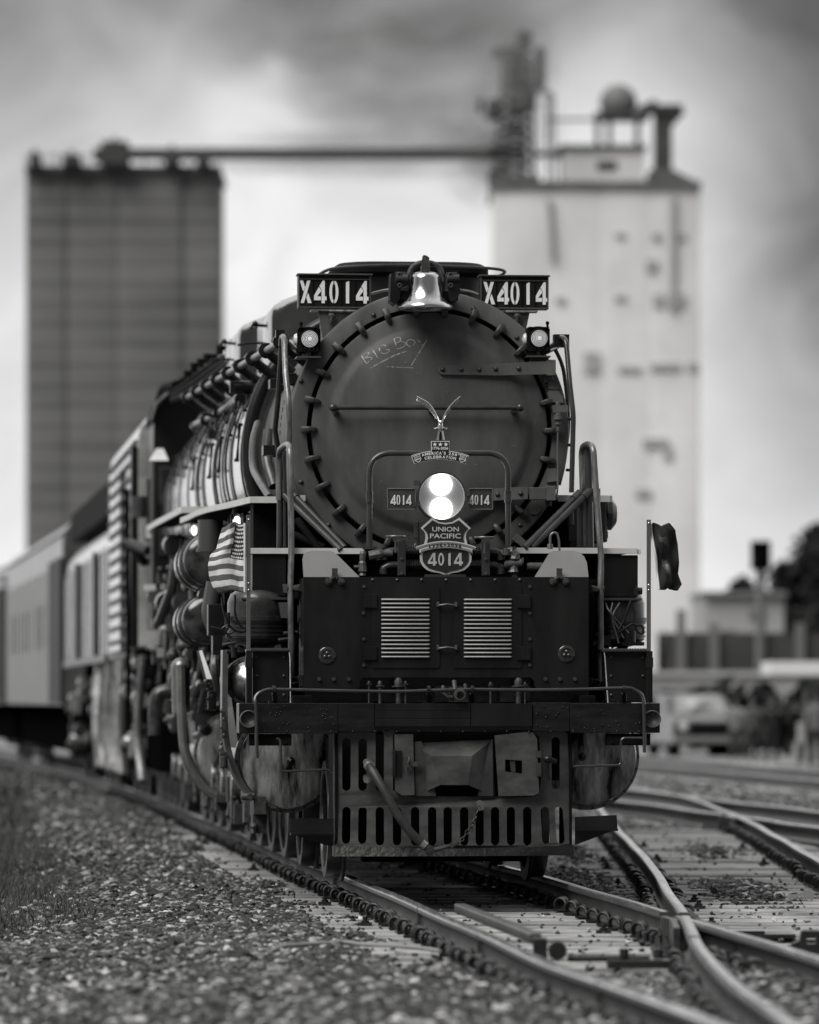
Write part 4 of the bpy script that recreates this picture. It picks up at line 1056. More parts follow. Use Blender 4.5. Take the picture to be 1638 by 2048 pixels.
# ---------------------------------------------------------------- number boards
for (x0_, x1_, y0_, y1_, xs, z_) in ((596.5, 742, 552, 618, (611, 640, 668, 695, 724), 0), (960.5, 1097, 552, 617, (978, 1006, 1030, 1056, 1082), 1)):
    LYN = 2.05 if z_ == 0 else 2.02
    dA = -.05 if z_ == 0 else .05
    mb = MB(); xa, xb = qx(x0_, LYN), qx(x1_, LYN); za, zb = qz(y1_, LYN), qz(y0_, LYN)
    mb.hexa([(xa, LYN, za), (xb, LYN + 0, za), (xb, LYN + .14, za), (xa, LYN + .14, za), (xa, LYN, zb), (xb, LYN, zb), (xb, LYN + .14, zb), (xa, LYN + .14, zb)])
    nb = part(mb, "number_board", PANEL, bevel=.004)
    mb = MB(); mb.box(xa + .01, xb - .01, LYN - .012, LYN, zb - .036, zb - .028); mb.box(xa - .01, xb + .01, LYN - .03, LYN + .15, zb, zb + .012)
    mb.box(xa, xb, LYN - .012, LYN, za, za + .012); mb.box(xa, xa + .012, LYN - .012, LYN, za, zb); mb.box(xb - .012, xb, LYN - .012, LYN, za, zb)
    part(mb, "board_frame", mat("board_frame", .07, .3), nb, bevel=.002)
    mb = MB()
    for a, b in zip(xs[:-1], xs[1:]): xm = qx((a + b) / 2 + 1, LYN); mb.box(xm - .004, xm + .004, LYN - .010, LYN, za + .014, zb - .04)
    part(mb, "divider", BLK2, nb)
    zc = (qz(563, LYN) + qz(608, LYN)) / 2
    m2 = figures("X4014", 0, zc, LYN - .006, 45 / qs(LYN), 0, wsc=.66, xs=[qx(x, LYN) for x in xs])
    part(m2, "numerals", LETW, nb)
    mb = MB(); xc0, xc1 = (qx(622, LYN), qx(735, LYN)) if z_ == 0 else (qx(976, LYN), qx(1075, LYN))
    mb.box(xc0, xc1, LYN - .02, LYN + .12, za - .022, za - .012); mb.tube([(xc0 + .14, LYN - .04, za - .024), (xc0 + .38, LYN - .04, za - .024)], .011, 8)
    part(mb, "board_shelf", TUBEL, nb)
    mb = MB()
    if z_ == 0: plate([[(636, 621), (706, 621), (706, 655), (690, 662), (668, 682), (655, 688), (645, 672)]], LYN + .02, .03, mb)
    else: plate([[(996, 620), (1060, 620), (1050, 668), (1046, 684), (1028, 684), (1020, 672), (1010, 660), (993, 658)]], LYN + .02, .03, mb)
    br = part(mb, "board_bracket", GRAPH, nb, bevel=.005)
    mb = MB(); ex = 664 if z_ == 0 else 1035
    c = q(ex, 632, LYN - .03); mb.sphere(c, .032, 10, sy=.6); mb.cyl(c, (c[0] - .01, c[1], c[2] - .06), .018); mb.cyl((c[0] - .01, c[1], c[2] - .05), (c[0] - .01, c[1], c[2] - .075), .014)
    e = [(660, 648), (659, 662), (652, 690), (644, 710)] if z_ == 0 else [(1037, 650), (1038, 670), (1045, 700), (1058, 712)]
    mb.tube(catmull([q(x, y, LYN - .05) for x, y in e], 5), .0045, 6); part(mb, "lamp_cable", IRON, nb)

# ---------------------------------------------------------------- class lamps
for px, py, s in ((619, 678, -1), (1078, 677, 1)):
    LYL = 1.85; c = Vector(q(px, py, LYL)); k_ = 1 / qs(LYL)
    mb = MB(); mb.box(c.x - 24 * k_, c.x + 22 * k_, c.y, c.y + .2, c.z - 23 * k_, c.z + 20 * k_)
    mb.lathe([(20 * k_, .0), (20 * k_, -.03), (17 * k_, -.035), (16.5 * k_, -.01)], c, (0, 1, 0), 28)
    for dz in (20, -26): mb.box(c.x - 22 * k_, c.x + 20 * k_, c.y - .03, c.y + .2, c.z + dz * k_, c.z + (dz + 3) * k_)
    mb.cyl((c.x - 17 * k_ * -s, c.y, c.z + 23 * k_), (c.x - 17 * k_ * -s, c.y, c.z + 31 * k_), .01, n=8); mb.sphere((c.x - 17 * k_ * -s, c.y, c.z + 31 * k_), .016, 8)
    mb.cyl((c.x, c.y + .05, c.z + 20 * k_), (c.x, c.y + .05, c.z + 25 * k_), .05, .03, 14)
    for i in range(5): mb.cbox((c.x + (i - 2) * .03, c.y - .02, c.z - 22 * k_ + .01 * (i % 2)), .02, .03, .03)
    mb.cyl((c.x + .02, c.y + .05, c.z - 32 * k_), (c.x + .02, c.y + .05, c.z - 24 * k_), .016, n=8)
    cl_ = part(mb, "class_lamp", BLK2, bevel=.004)
    mb = MB(); mb.lathe([(16.5 * k_, -.02), (14.5 * k_, -.03), (14 * k_, -.024), (11.8 * k_, -.034), (11.3 * k_, -.026), (9 * k_, -.038), (8.5 * k_, -.03), (6 * k_, -.042), (3 * k_, -.046), (.001, -.047)], c, (0, 1, 0), 32)
    part(mb, "lens", emis("lens_lit", .85, .42, .6), cl_, ang=12)
    mb = MB()
    for rr_, yy_ in ((14.3, -.033), (11.5, -.036), (8.7, -.040), (5.6, -.045)): mb.tube([(c.x + rr_ * k_ * math.cos(a_), c.y + yy_, c.z + rr_ * k_ * math.sin(a_)) for a_ in [2 * math.pi * i_ / 28 for i_ in range(28)]], .0028, 5, closed=True)
    part(mb, "groove_shade", GRAPH, cl_)  # dark rings stand for the shade in the lens grooves
    mb = MB(); mb.lathe([(.001, .03), (10 * k_, .02), (13 * k_, 0)], (c.x - 24 * k_, c.y + .1, c.z), (-1, 0, 0), 20); part(mb, "side_lens", GLASSL, cl_)
    mb = MB(); mb.box(c.x - 26 * k_, c.x + 22 * k_, c.y - .05, c.y + .2, c.z - 38 * k_, c.z - 35 * k_); mb.cyl((c.x, c.y + .05, c.z - 35 * k_), (c.x, c.y + .05, c.z - 26 * k_), .02)
    mb.cyl((c.x - s * -.08, c.y + .1, c.z - .06), (c.x - s * .1 + s * .02, LYB + .05, c.z - .1), .03); part(mb, "lamp_bracket", mat("bracket_grey", .09, .4, .3), cl_)
mb = MB(); mb.cyl(q(580, 688, 2.3), q(600, 702, 1.95), .035, n=12); mb.cyl(q(1092, 700, 1.95), q(1112, 690, 2.3), .035); part(mb, "lamp_arm", TUBE)
# right side: valve and pipe on the smokebox edge
mb = MB(); plate([[(1094, 787), (1097, 781), (1116, 782), (1124, 794), (1126, 806), (1100, 804)]], LYB - .03, .06, mb); plate([[(1104, 811), (1135, 811), (1136, 824), (1106, 826)]], LYB - .1, .06, mb)
for a, b, r_ in ((826, 833, .034), (833, 840, .036), (840, 846, .02), (846, 850, .026), (850, 863, .014), (803, 811, .02)):
    mb.cyl(q(1116, a, LYB - .1), q(1116, b, LYB - .1), r_, n=12)
mb.tube(catmull([q(1116, 860, LYB - .1), q(1115, 910, LYB - .1), q(1116, 960, LYB - .1), q(1113, 1000, LYB - .1)], 4), .009, 6); part(mb, "blow_valve", GRAPH, bevel=.004)
# ---------------------------------------------------------------- boiler, stack, domes
bz = BC.z
def brad(y): return float(np.interp(y, [5.4, 5.45, 7, 12, 20.8], [1.10, 1.19, 1.24, 1.31, 1.34]))
def bp(y, a, r=None, dr=0.0):    # a in degrees from the top, negative to the left
    r = (r or brad(y)) + dr; return (r * math.sin(R(a)), y, bz + r * math.cos(R(a)))
mb = MB(); ys = [5.4, 5.45] + list(np.linspace(5.8, 20.8, 22))
mb.lathe([(.9, 5.4)] + [(brad(y), y) for y in ys[1:]] + [(.2, 20.8)], (0, 0, bz), (0, 1, 0), 72)
boiler = part(mb, "boiler", JACKET)
for y in (5.6, 6.6, 7.7, 8.9, 10.2, 11.6, 13.0, 14.6, 16.4, 18.4):
    mb = MB(); r_ = brad(y); mb.lathe([(r_ - .01, -.025), (r_ + .010, -.022), (r_ + .010, .022), (r_ - .01, .025)], (0, y, bz), (0, 1, 0), 72)
    band = part(mb, "boiler_band", mat("band_metal", .02, .25, .4, coat=.5), boiler)
    for a in ((-64, -84) if y in (6.6, 8.9, 10.2, 13.0) else (-72,)):
        mb = MB()
        p = bp(y, a, dr=.03); t = Vector((math.cos(R(a)), 0, -math.sin(R(a))))
        P = Vector(p); mb.cyl(P - t * .16, P + t * .16, .010, n=6)
        for k in (-.155, .155): mb.cbox(P + t * k, .04, .09, .025)
        mb.cbox(P, .012, .012, .30); part(mb, "band_tensioner", BLK, band)
# smokebox side rivets, plates and pipes
mb = MB()
for y in (2.3, 2.45, 3.9, 4.05, 5.2, 5.32):
    for k in range(30): a = -20 - k * 4.2; n_ = Vector((math.sin(R(a)), 0, math.cos(R(a)))); rivet(mb, bp(y, a, RB), .016, n_)
    for k in range(12): a = 20 + k * 7; rivet(mb, bp(y, a, RB), .016, Vector((math.sin(R(a)), 0, math.cos(R(a)))))
part(mb, "rivet", GRAPH2, smoke)
mb = MB()
for y, a0, a1 in ((3.1, -66, -88), (4.3, -58, -74)):
    for k in range(8):
        a = a0 + (a1 - a0) * k / 7; c = Vector(bp(y, a, RB, .008)); mb.cbox(c, .02, .11 if k % 2 else .07, .03)
    for k in range(14): a = a0 + (a1 - a0) * k / 13; mb.cbox(Vector(bp(y + .09, a, RB, .004)), .012, .2, .028)
part(mb, "cast_plate", GRAPH, smoke)
mb = MB()
mb.tube([bp(5.3, a, 1.24) for a in range(-15, -112, -6)], .058, 12)
part(mb, "feedwater_pipe", BLK, bevel=0)
mb = MB(); mb.tube(catmull([bp(4.9, -80, 1.2), bp(4.6, -88, 1.24), bp(4.3, -98, 1.27), bp(3.8, -104, 1.28), bp(3.2, -112, 1.28)], 5), .032, 10); mb.tube(catmull([bp(4.2, -84, 1.14), bp(4.15, -96, 1.16), bp(4.0, -108, 1.16)], 5), .045, 10)
part(mb, "steam_pipe", mat("pipe_mid", .09, .35, .3, var=.3, vs=(9, 9, 9)))
mb = MB()
for y, a, ln in ((2.4, -68, .22), (3.0, -52, .3), (4.2, -64, .34), (4.8, -50, .3), (3.4, -96, .2)):
    c = Vector(bp(y, a, RB, -.02)); mb.cyl(c, c + Vector((-.9, 0, .25)).normalized() * .07, .05, n=10); mb.box(c.x - .16, c.x - .03, c.y - .12, c.y + .12, c.z - .02, c.z + .06)
build_each(mb, "side_bracket", BLK, smoke, bevel=.004)
# stack casing with lip
mb = MB()
def rrect(hw, y0, y1, r_, n=6):
    P = []
    for cx_, cy_, a0 in ((hw - r_, y1 - r_, 0), (-hw + r_, y1 - r_, 90), (-hw + r_, y0 + r_, 180), (hw - r_, y0 + r_, 270)):
        for k in range(n + 1): a = R(a0 + 90 * k / n); P.append((cx_ + r_ * math.cos(a), cy_ + r_ * math.sin(a)))
    return P
def loft(mb, rings, cx_=0.0, cap=True):
    n = len(rings[0][0]); o = []
    for P, z in rings: o += [(x + cx_, y, z) for x, y in P]
    fs = [(k * n + i, k * n + (i + 1) % n, (k + 1) * n + (i + 1) % n, (k + 1) * n + i) for k in range(len(rings) - 1) for i in range(n)]
    if cap: fs += [tuple(range(n)), tuple(range((len(rings) - 1) * n, len(rings) * n))]
    mb.add(o, fs)
LYST = 3.0; sx_ = (qx(670, LYST) + qx(983, LYST)) / 2; hwS = (qx(983, LYST) - qx(670, LYST)) / 2
zt = qz(523, LYST)
loft(mb, [(rrect(hwS + .02, LYST - .1, 5.1, .3), bz + .8), (rrect(hwS - .02, LYST, 5.0, .3), zt - .22), (rrect(hwS - .02, LYST, 5.0, .3), zt - .10)], sx_)
stack = part(mb, "stack_casing", BLK)
mb = MB(); loft(mb, [(rrect(hwS - .02, LYST - .02, 5.0, .3), zt - .12), (rrect(hwS + .0, LYST - .05, 5.05, .3), zt - .09), (rrect(hwS + .0, LYST - .05, 5.05, .3), zt - .035), (rrect(hwS - .05, LYST + .02, 5.0, .3), zt - .0), (rrect(hwS - .14, LYST + .12, 4.9, .25), zt)], sx_)
part(mb, "stack_lip", BLK2, stack)
mb = MB(); z = qz(540, LYST - .1)
mb.tube(catmull([(sx_ - hwS - .16, LYST + .1, z - .05), (sx_ - hwS - .02, LYST - .05, z + .01), (sx_ - hwS + .3, LYST - .12, z + .03), (sx_, LYST - .12, z + .035), (sx_ + hwS - .1, LYST - .12, z + .02), (sx_ + hwS + .1, LYST - .05, z), (sx_ + hwS + .06, LYST + .2, z - .03)], 5), .013, 8)
part(mb, "stack_rail", TUBE, stack)
# two saddle-shaped sand domes
def dome(y0, y1, side, name="sand_dome"):
    """side: (column, row) points of the left half outline, from the foot up to the crown"""
    prof = [(q(px, py, y0)[0], qz(py, y0)) for px, py in side]
    prof = [(prof[0][0] - .02, bz + .45)] + prof; prof[-1] = (0.0, prof[-1][1])
    full = prof + [(-x, z) for x, z in reversed(prof[:-1])]; n = len(full); mb = MB()
    ysn = [(y0, .93, -.05), (y0 + .03, .985, -.015), (y0 + .10, 1, 0), (y1 - .10, 1, 0), (y1 - .03, .985, -.015), (y1, .93, -.05)]
    vs = []
    for yv, s_, dz in ysn: vs += [(x * s_, yv, z + dz) for x, z in full]
    fs = [(k * n + i, k * n + i + 1, (k + 1) * n + i + 1, (k + 1) * n + i) for k in range(len(ysn) - 1) for i in range(n - 1)]
    fs += [tuple(range(n)), tuple(range((len(ysn) - 1) * n, len(ysn) * n))]
    mb.add(vs, fs); d = part(mb, name, mat("dome_paint", .035, .2, .1, coat=.7, var=.3, vs=(2, 2, 2), rv=.06))
    hw = -prof[2][0]; zc = prof[2][1]
    mb = MB(); mb.tube([(-hw - .0, y0 + .9, zc - .02), (-hw - .10, y0 + .9, zc - .01), (-hw - .12, y0 + .9, zc - .05)], .014, 6); mb.tube([(-hw, y0 + 1.5, zc - .13), (-hw - .10, y0 + 1.5, zc - .13), (-hw - .20, y0 + 1.5, zc - .15)], .012, 6)
    mb.sphere((-hw - .08, y0 + .9, zc), .025, 8); part(mb, "sand_trap", BLK, d)
    return d
dome(6.2, 8.2, [(541, 700), (541, 634), (543, 620), (550, 611), (568, 600), (600, 588), (660, 574), (780, 566)])
dome(10.0, 12.4, [(477, 740), (477, 672), (480, 660), (488, 651), (510, 641), (540, 630), (600, 618), (700, 612)])
# steam piping on top of the rear boiler
mb = MB()
for dx, dz, r_ in ((0, 0, .03), (-.14, -.2, .035), (.18, .2, .022)):
    mb.tube(catmull([q(480 + 40 * dx, 706 - 40 * dz, 11), q(430, 735 - 60 * dz, 14), q(372, 776 - 60 * dz, 18), q(345, 792 - 40 * dz, 20)], 6), r_, 8)
mb.tube(catmull([q(352, 770, 20), q(330, 776, 21), q(321, 795, 21), q(319, 806, 21)], 5), .055, 8)
for i in range(8):
    c = q(375 + i * 13, 752 - i * 8.5, 17); mb.cyl(c, (c[0], c[1], c[2] + random.uniform(.05, .11)), .04, n=8)
part(mb, "turret_pipe", BLK2)
# long handrail / sand pipe header with its brackets
hy = list(np.linspace(2.25, 14.2, 9)); hx_ = [float(np.interp(y, [2.25, 14.2], [qx(562, 2.25), -1.34])) for y in hy]; hz = [float(np.interp(y, [2.25, 14.2], [qz(686, 2.25), 4.46])) for y in hy]
mb = MB(); mb.tube([(x, y, z) for x, y, z in zip(hx_, hy, hz)], .030, 10); hd = part(mb, "side_handrail", TUBEL)
for x, y, z in zip(hx_, hy, hz):
    mb = MB(); mb.cyl((x, y - .07, z), (x, y + .07, z), .05, n=12); mb.cyl((x, y - .02, z), (x, y + .02, z), .065, n=12)
    e = Vector((x + .42, y + .1, z - .32)); mb.tube([(x, y, z), (x + .05, y, z - .05), tuple(e)], .040, 10); mb.tube([(x - .03, y, z + .04), (x - .07, y, z + .0)], .02, 6)
    part(mb, "handrail_bracket", BLK, hd)
mb = MB(); mb.tube(catmull([q(480, 797, 8), q(455, 815, 10), q(420, 836, 12.5), q(390, 850, 15), q(386, 856, 15.2)], 5), .035, 10)
mb.tube([q(478, 790, 8), q(445, 822, 10.5), q(432, 832, 11.5)], .025, 8)
lh = part(mb, "lower_handrail", TUBEL)
for px, py, ly in ((480, 800, 8), (437, 826, 11), (410, 842, 13), (392, 850, 15)):
    mb = MB(); c = Vector(q(px, py, ly)); mb.cyl(c + Vector((0, -.08, 0)), c + Vector((0, .08, 0)), .055); mb.tube([c, c + Vector((.08, 0, .12)), c + Vector((.3, 0, .10))], .03, 8)
    part(mb, "rail_support", BLK, lh)
mb = MB(); c = Vector(q(496, 775, 7)); mb.cyl(c + Vector((-.12, 0, 0)), c + Vector((.1, 0, .0)), .06); mb.cbox(c + Vector((-.1, 0, .0)), .12, .1, .1); mb.tube([c, c + Vector((0, 0, -.14)), c + Vector((-.05, 0, -.2))], .02, 8)
mb.box(c.x + .1, c.x + .35, c.y - .1, c.y + .1, c.z - .08, c.z + .02); c2 = Vector(q(427, 868, 11)); mb.cbox(c2, .11, .06, .10)
mb.tube([c2 + Vector((.02, 0, .05)), c2 + Vector((.04, 0, .16)), c2 + Vector((-.1, 0, .2))], .022, 8); build_each(mb, "lubricator", BLK, bevel=.004)
mb = MB()
for i in range(9):      # rods and levers lying over the jacket, high on the left shoulder
    y = 6 + i * 1.3; a = -32 - (i % 3) * 6
    mb.tube([bp(y, a + 26, dr=.05), bp(y + .1, a + 8, dr=.06), bp(y + .15, a - 14, dr=.05)], .014 + .006 * (i % 2), 6)
    c = Vector(bp(y + .4, a, dr=.05)); mb.cyl(c, c + Vector((-.06, 0, .09)), .035, n=8)
part(mb, "sand_pipe", mat("fitting_iron", .03, .38, .3))
mb = MB()
for y, a0, a1 in ((8.2, -70, -112), (9.6, -66, -110), (12.2, -72, -108)): mb.tube([bp(y, a, dr=.02) for a in range(a0, a1, -5)], .011, 6)
build_each(mb, "side_pipe", BLK)

# ---------------------------------------------------------------- handrails at both sides of the smokebox
def rail(pts, r_=.021, m=None, rad=.08, name="corner_handrail"):
    mb = MB(); mb.bend([q(*p) for p in pts], r_, rad, 10, 6); return part(mb, name, m or TUBEL)
rail([(562, 690, 2.1), (564, 672, 2.0), (569, 676, 1.9), (571, 742, 1.7), (577, 800, 1.6), (578, 905, 1.6)], .024)
mb = MB(); mb.tube([q(563, 690, 2.2), q(556, 800, 2.2), q(550, 860, 2.2), q(557, 905, 2.2), q(565, 960, 2.2)], .022, 8); mb.cbox(q(560, 668, 2.1), .07, .07, .06); part(mb, "vertical_pipe", BLK)
r1 = rail([(558, 1000, 1.5), (557, 905, 1.5), (566, 893, 1.3), (577, 888, 1.1), (580, 896, .95), (583, 1100, .9), (581, 1170, .85), (583, 1362, .8)], .0245, TUBEL, .10)
mb = MB()
for py, ly in ((1177, .86), (1360, .8)):
    mb.cyl(q(574, py, ly), q(590, py, ly), .03, n=12); mb.cyl(q(588, py - 1, ly), q(605, py - 2, .6), .022, .032, n=12)
part(mb, "rail_foot", TUBE, r1)
mb = MB(); mb.cyl(q(560, 895, 1.5), q(559, 1095, 1.5), .022); mb.cyl(q(569, 900, 1.5), q(570, 1095, 1.5), .012)
part(mb, "rail_stanchion", TUBE)
r2 = rail([(1169, 1097, 1.5), (1163, 905, 1.5), (1166, 893, 1.45), (1176, 887, 1.2), (1183, 890, 1.0), (1187, 900, .95), (1197, 1050, .9), (1203, 1120, .88), (1201, 1172, .85), (1202, 1366, .8)], .0245, TUBEL, .10)
mb = MB()
for py, ly in ((1179, .86), (1364, .8)):
    mb.cyl(q(1193, py, ly), q(1208, py, ly), .03, n=12); mb.cyl(q(1195, py, ly), q(1178, py - 2, .6), .022, .032, n=12)
part(mb, "rail_foot", TUBE, r2)
mb = MB(); mb.cyl(q(1176, 892, 1.4), q(1180, 1095, 1.4), .030); mb.cyl(q(1161, 985, 1.5), q(1161, 1095, 1.5), .03); mb.cbox(q(1182, 990, 1.4), .14, .05, .10); part(mb, "rail_stanchion", TUBE)
rail([(1112, 686, 2.2), (1121, 672, 2.1), (1132, 680, 2.0), (1140, 770, 1.9), (1147, 830, 1.85), (1143, 985, 1.85)], .021, TUBE, .06)
rail([(1106, 690, 2.2), (1126, 730, 2.2), (1134, 790, 2.2), (1138, 850, 2.2), (1128, 930, 2.2), (1118, 970, 2.2)], .016, TUBE, .1)
mb = MB()
for y_ in (838, 890, 940): mb.cyl(q(1143, y_, 1.9), q(1134, y_, 2.1), .012)
mb.cbox(q(1122, 682, 2.15), .12, .1, .10); part(mb, "rail_bracket", BLK)
for pts in (((583, 985, 1.55), (690, 1096, 1.0)), ((570, 992, 1.5), (682, 1101, .95))):
    mb = MB(); mb.cyl(q(*pts[0]), q(*pts[1]), .024, n=12); p0, p1 = Vector(q(*pts[0])), Vector(q(*pts[1])); mb.cyl(p0, p0.lerp(p1, .1), .031, n=12); part(mb, "diagonal_brace", TUBE)
for pts in (((1180, 981, 1.4), (1063, 1096, 1.0)), ((1160, 986, 1.45), (1048, 1096, .95))):
    mb = MB(); mb.cyl(q(*pts[0]), q(*pts[1]), .026, n=12); p0, p1 = Vector(q(*pts[0])), Vector(q(*pts[1])); mb.cyl(p0, p0.lerp(p1, .12), .033, n=12); part(mb, "diagonal_brace", TUBE)
mb = MB()
for a, b in (((590, 1070), (650, 1096)), ((595, 1040), (640, 1100))): mb.cyl(q(*a, 1.9), q(*b, 1.7), .03)
part(mb, "smokebox_brace", BLK2)
mb = MB(); mb.box(qx(598, 1.8), qx(609, 1.8), 1.7, 1.74, qz(1004, 1.8), qz(992, 1.8)); part(mb, "walkway_corner", WHITE)

# ---------------------------------------------------------------- walkways with light edges
def walk(pts, h, name="walkway", inner=-.9):
    mb = MB(); P = [Vector(p) for p in pts]; ed = MB()
    for a, b in zip(P[:-1], P[1:]):
        ed.hexa([(a.x, a.y, a.z - h), (b.x, b.y, b.z - h), (b.x + .02, b.y + .02, b.z - h), (a.x + .02, a.y + .02, a.z - h), a, b, (b.x + .02, b.y + .02, b.z), (a.x + .02, a.y + .02, a.z)])
        mb.add([(a.x + .021, a.y + .021, a.z - .012), (b.x + .021, b.y + .021, b.z - .012), (inner, max(b.y, P[0].y) + .02, b.z - .012), (inner, max(a.y, P[0].y) + .02, a.z - .012),
                (a.x + .021, a.y + .021, a.z - .03), (b.x + .021, b.y + .021, b.z - .03), (inner, max(b.y, P[0].y) + .02, b.z - .03), (inner, max(a.y, P[0].y) + .02, a.z - .03)], [(0, 1, 2, 3), (7, 6, 5, 4), (0, 4, 5, 1), (1, 5, 6, 2)])
    s_ = part(mb, name, BLK2); part(ed, "walkway_edge", WHITE, s_); return s_
walk([q(558, 993, 2.1), q(500, 993, 2.1), q(460, 1003, 3.6), q(415, 1013, 6.2), q(391, 1021, 7.8), q(376, 1029, 8.8), q(360, 1036, 9.4)], .05)
walk([q(414, 1013, 9.7), q(362, 1013, 9.7), q(340, 1025, 11.8), q(312, 1040, 14.6), q(297, 1050, 18.3)], .06)
mb = MB(); mb.box(qx(293, 18.3), qx(303, 18.3), 18.3, 18.34, qz(1078, 18.3), qz(1052, 18.3)); mb.box(qx(288, 18.3), qx(311, 18.3), 18.3, 18.34, qz(1182, 18.3), qz(1170, 18.3)); part(mb, "walkway_end", WHITE)
walk([q(1116, 990, 2.1), q(1220, 991, 2.1)], .05, inner=.95)
mb = MB(); mb.box(qx(1118, 2.2), qx(1215, 2.2), 2.15, 5, qz(994, 2.2), qz(992, 2.2)); part(mb, "walkway_deck", BLK2)
# right side: turbo generator and pump behind the hand rail
mb = MB(); c = q(1207, 1028, 2.6); mb.sphere(c, .10, 16, sx=.9, sz=1.15); mb.lathe([(.08, .0), (.13, .02), (.13, .06), (.08, .1)], c, (1, 0, 0), 8)
mb.cbox(q(1195, 1060, 2.6), .12, .3, .2); mb.cbox(q(1206, 1070, 2.6), .07, .1, .06); mb.cyl(q(1150, 1075, 2.5), q(1150, 1100, 2.5), .13, n=18); mb.cyl(q(1178, 1088, 2.2), q(1178, 1100, 2.2), .08, n=14)
mb.cbox(q(1170, 1040, 2.5), .3, .3, .35); mb.cyl(q(1141, 1050, 2.2), q(1141, 1000, 2.2), .03); part(mb, "air_pump", mat("pump_iron", .045, .35, .2), bevel=.004)
# caged lamps lit under the walkway
for px, py, ly in ((388, 1061, 9.0), (474, 1043, 4.2)):
    mb = MB(); c = Vector(q(px, py, ly)); mb.cyl(c + Vector((0, 0, .12)), c + Vector((0, 0, .06)), .04)
    for k in range(6):
        a = k * math.pi / 3; mb.tube([c + Vector((.05 * math.cos(a), .05 * math.sin(a), .07)), c + Vector((.055 * math.cos(a), .055 * math.sin(a), -.02)), c + Vector((.0, 0, -.075))], .004, 5)
    lp_ = part(mb, "caged_lamp", IRON); mb = MB(); mb.sphere(c, .034, 12, sz=1.3); part(mb, "bulb", LAMPS, lp_)

# ---------------------------------------------------------------- cylinders and running gear
def outline_cyl(ly, depth, cx, cy, r_, px, vcx, vcy, vr, name):
    """cylinder with the steam chest above it: one casting"""
    mb = MB(); k_ = 1 / qs(ly)
    C1 = Vector(q(cx, cy, ly)); C2 = Vector(q(vcx, vcy, ly))
    mb.lathe([(.001, 0), (r_, 0), (r_, depth), (.001, depth)], C1, (0, 1, 0), 40); mb.lathe([(.001, 0), (vr, 0), (vr, depth), (.001, depth)], C2, (0, 1, 0), 32)
    s = -1 if C1.x < 0 else 1
    mb.hexa([(C1.x + s * r_ * .98, ly + .05, C1.z + .1), (C1.x - s * r_ * .9, ly + .05, C1.z), (C1.x - s * r_ * .9, ly + depth - .05, C1.z), (C1.x + s * r_ * .98, ly + depth - .05, C1.z + .1),
             (C2.x + s * vr * .98, ly + .05, C2.z), (C2.x - s * vr, ly + .05, C2.z), (C2.x - s * vr, ly + depth - .05, C2.z), (C2.x + s * vr * .98, ly + depth - .05, C2.z)])
    body = part(mb, name, mat("cylinder_jacket", .05, .28, .3, coat=.5, var=.3, vs=(3, 3, 3)))
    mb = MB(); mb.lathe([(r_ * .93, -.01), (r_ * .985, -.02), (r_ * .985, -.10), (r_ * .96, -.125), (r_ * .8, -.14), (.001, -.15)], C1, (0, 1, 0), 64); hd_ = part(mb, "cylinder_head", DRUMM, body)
    mb = MB(); b = (C1.x + (.025 if s < 0 else -.05), C1.y - .15, C1.z + .0); mb.lathe([(.034, .012), (.034, 0), (.026, -.004)], b, (0, 1, 0), 18); mb.sphere((b[0], b[1] - .002, b[2]), .024, 12); part(mb, "head_cap", BLK, hd_)
    mb = MB(); mb.lathe([(vr * .9, -.01), (vr * .95, -.04), (vr * .7, -.10), (.001, -.14)], C2, (0, 1, 0), 40); part(mb, "valve_head", STEEL, body)
    mb = MB(); mb.lathe([(r_, -.01), (r_ + .03, -.012), (r_ + .03, .10), (r_, .11)], C1, (0, 1, 0), 48, up=(0, 0, 1)); 
    mb.lathe([(vr, -.01), (vr + .03, -.012), (vr + .03, .08), (vr, .09)], C2, (0, 1, 0), 40); part(mb, "casing_band", mat("casing_grey", .20, .3, .5, var=.2, vs=(9, 9, 9)), body)
    mb = MB()
    for k in range(18): a = k * math.pi / 9; hexbolt(mb, (C2.x + (vr + .012) * math.cos(a), C2.y - .012, C2.z + (vr + .012) * math.sin(a)), .012)
    for k in range(26): a = k * math.pi / 13; hexbolt(mb, (C1.x + (r_ + .014) * math.cos(a), C1.y - .012, C1.z + (r_ + .014) * math.sin(a)), .010)
    part(mb, "casing_bolt", IRON, body)
    return body
outline_cyl(2.8, 1.4, 573, 1522, .385, 0, 500, 1362, .17, "cylinder")
outline_cyl(2.8, 1.4, 1172, 1513, .40, 0, 1222, 1370, .17, "cylinder")
outline_cyl(12.3, 1.5, 478, 1510, .42, 0, 425, 1370, .22, "cylinder")
mb = MB()      # curved drip shield of the left cylinder
cs = [(445, 1300), (444, 1360), (444, 1440), (449, 1490), (462, 1535), (483, 1575), (510, 1601), (545, 1617)]
P = catmull([q(x, y, 2.7) for x, y in cs], 4)
vs = []
for p in P: vs += [(p.x, 2.66, p.z), (p.x, 2.95, p.z), (p.x + .045, 2.95, p.z + .004), (p.x + .045, 2.66, p.z + .004)]
fs = []
for i in range(len(P) - 1):
    for j in range(4): fs.append((i * 4 + j, i * 4 + (j + 1) % 4, (i + 1) * 4 + (j + 1) % 4, (i + 1) * 4 + j))
mb.add(vs, fs + [(0, 1, 2, 3)]); part(mb, "drip_shield", mat("drip_grey", .13, .3, .4, var=.2, vs=(8, 8, 8)))
mb = MB(); c = Vector(q(447, 1520, 2.6)); mb.cbox(c, .06, .08, .13); mb.cyl(c + Vector((0, -.05, -.06)), c + Vector((0, -.05, .03)), .03); mb.cbox(Vector(q(447, 1450, 2.6)), .035, .05, .22)
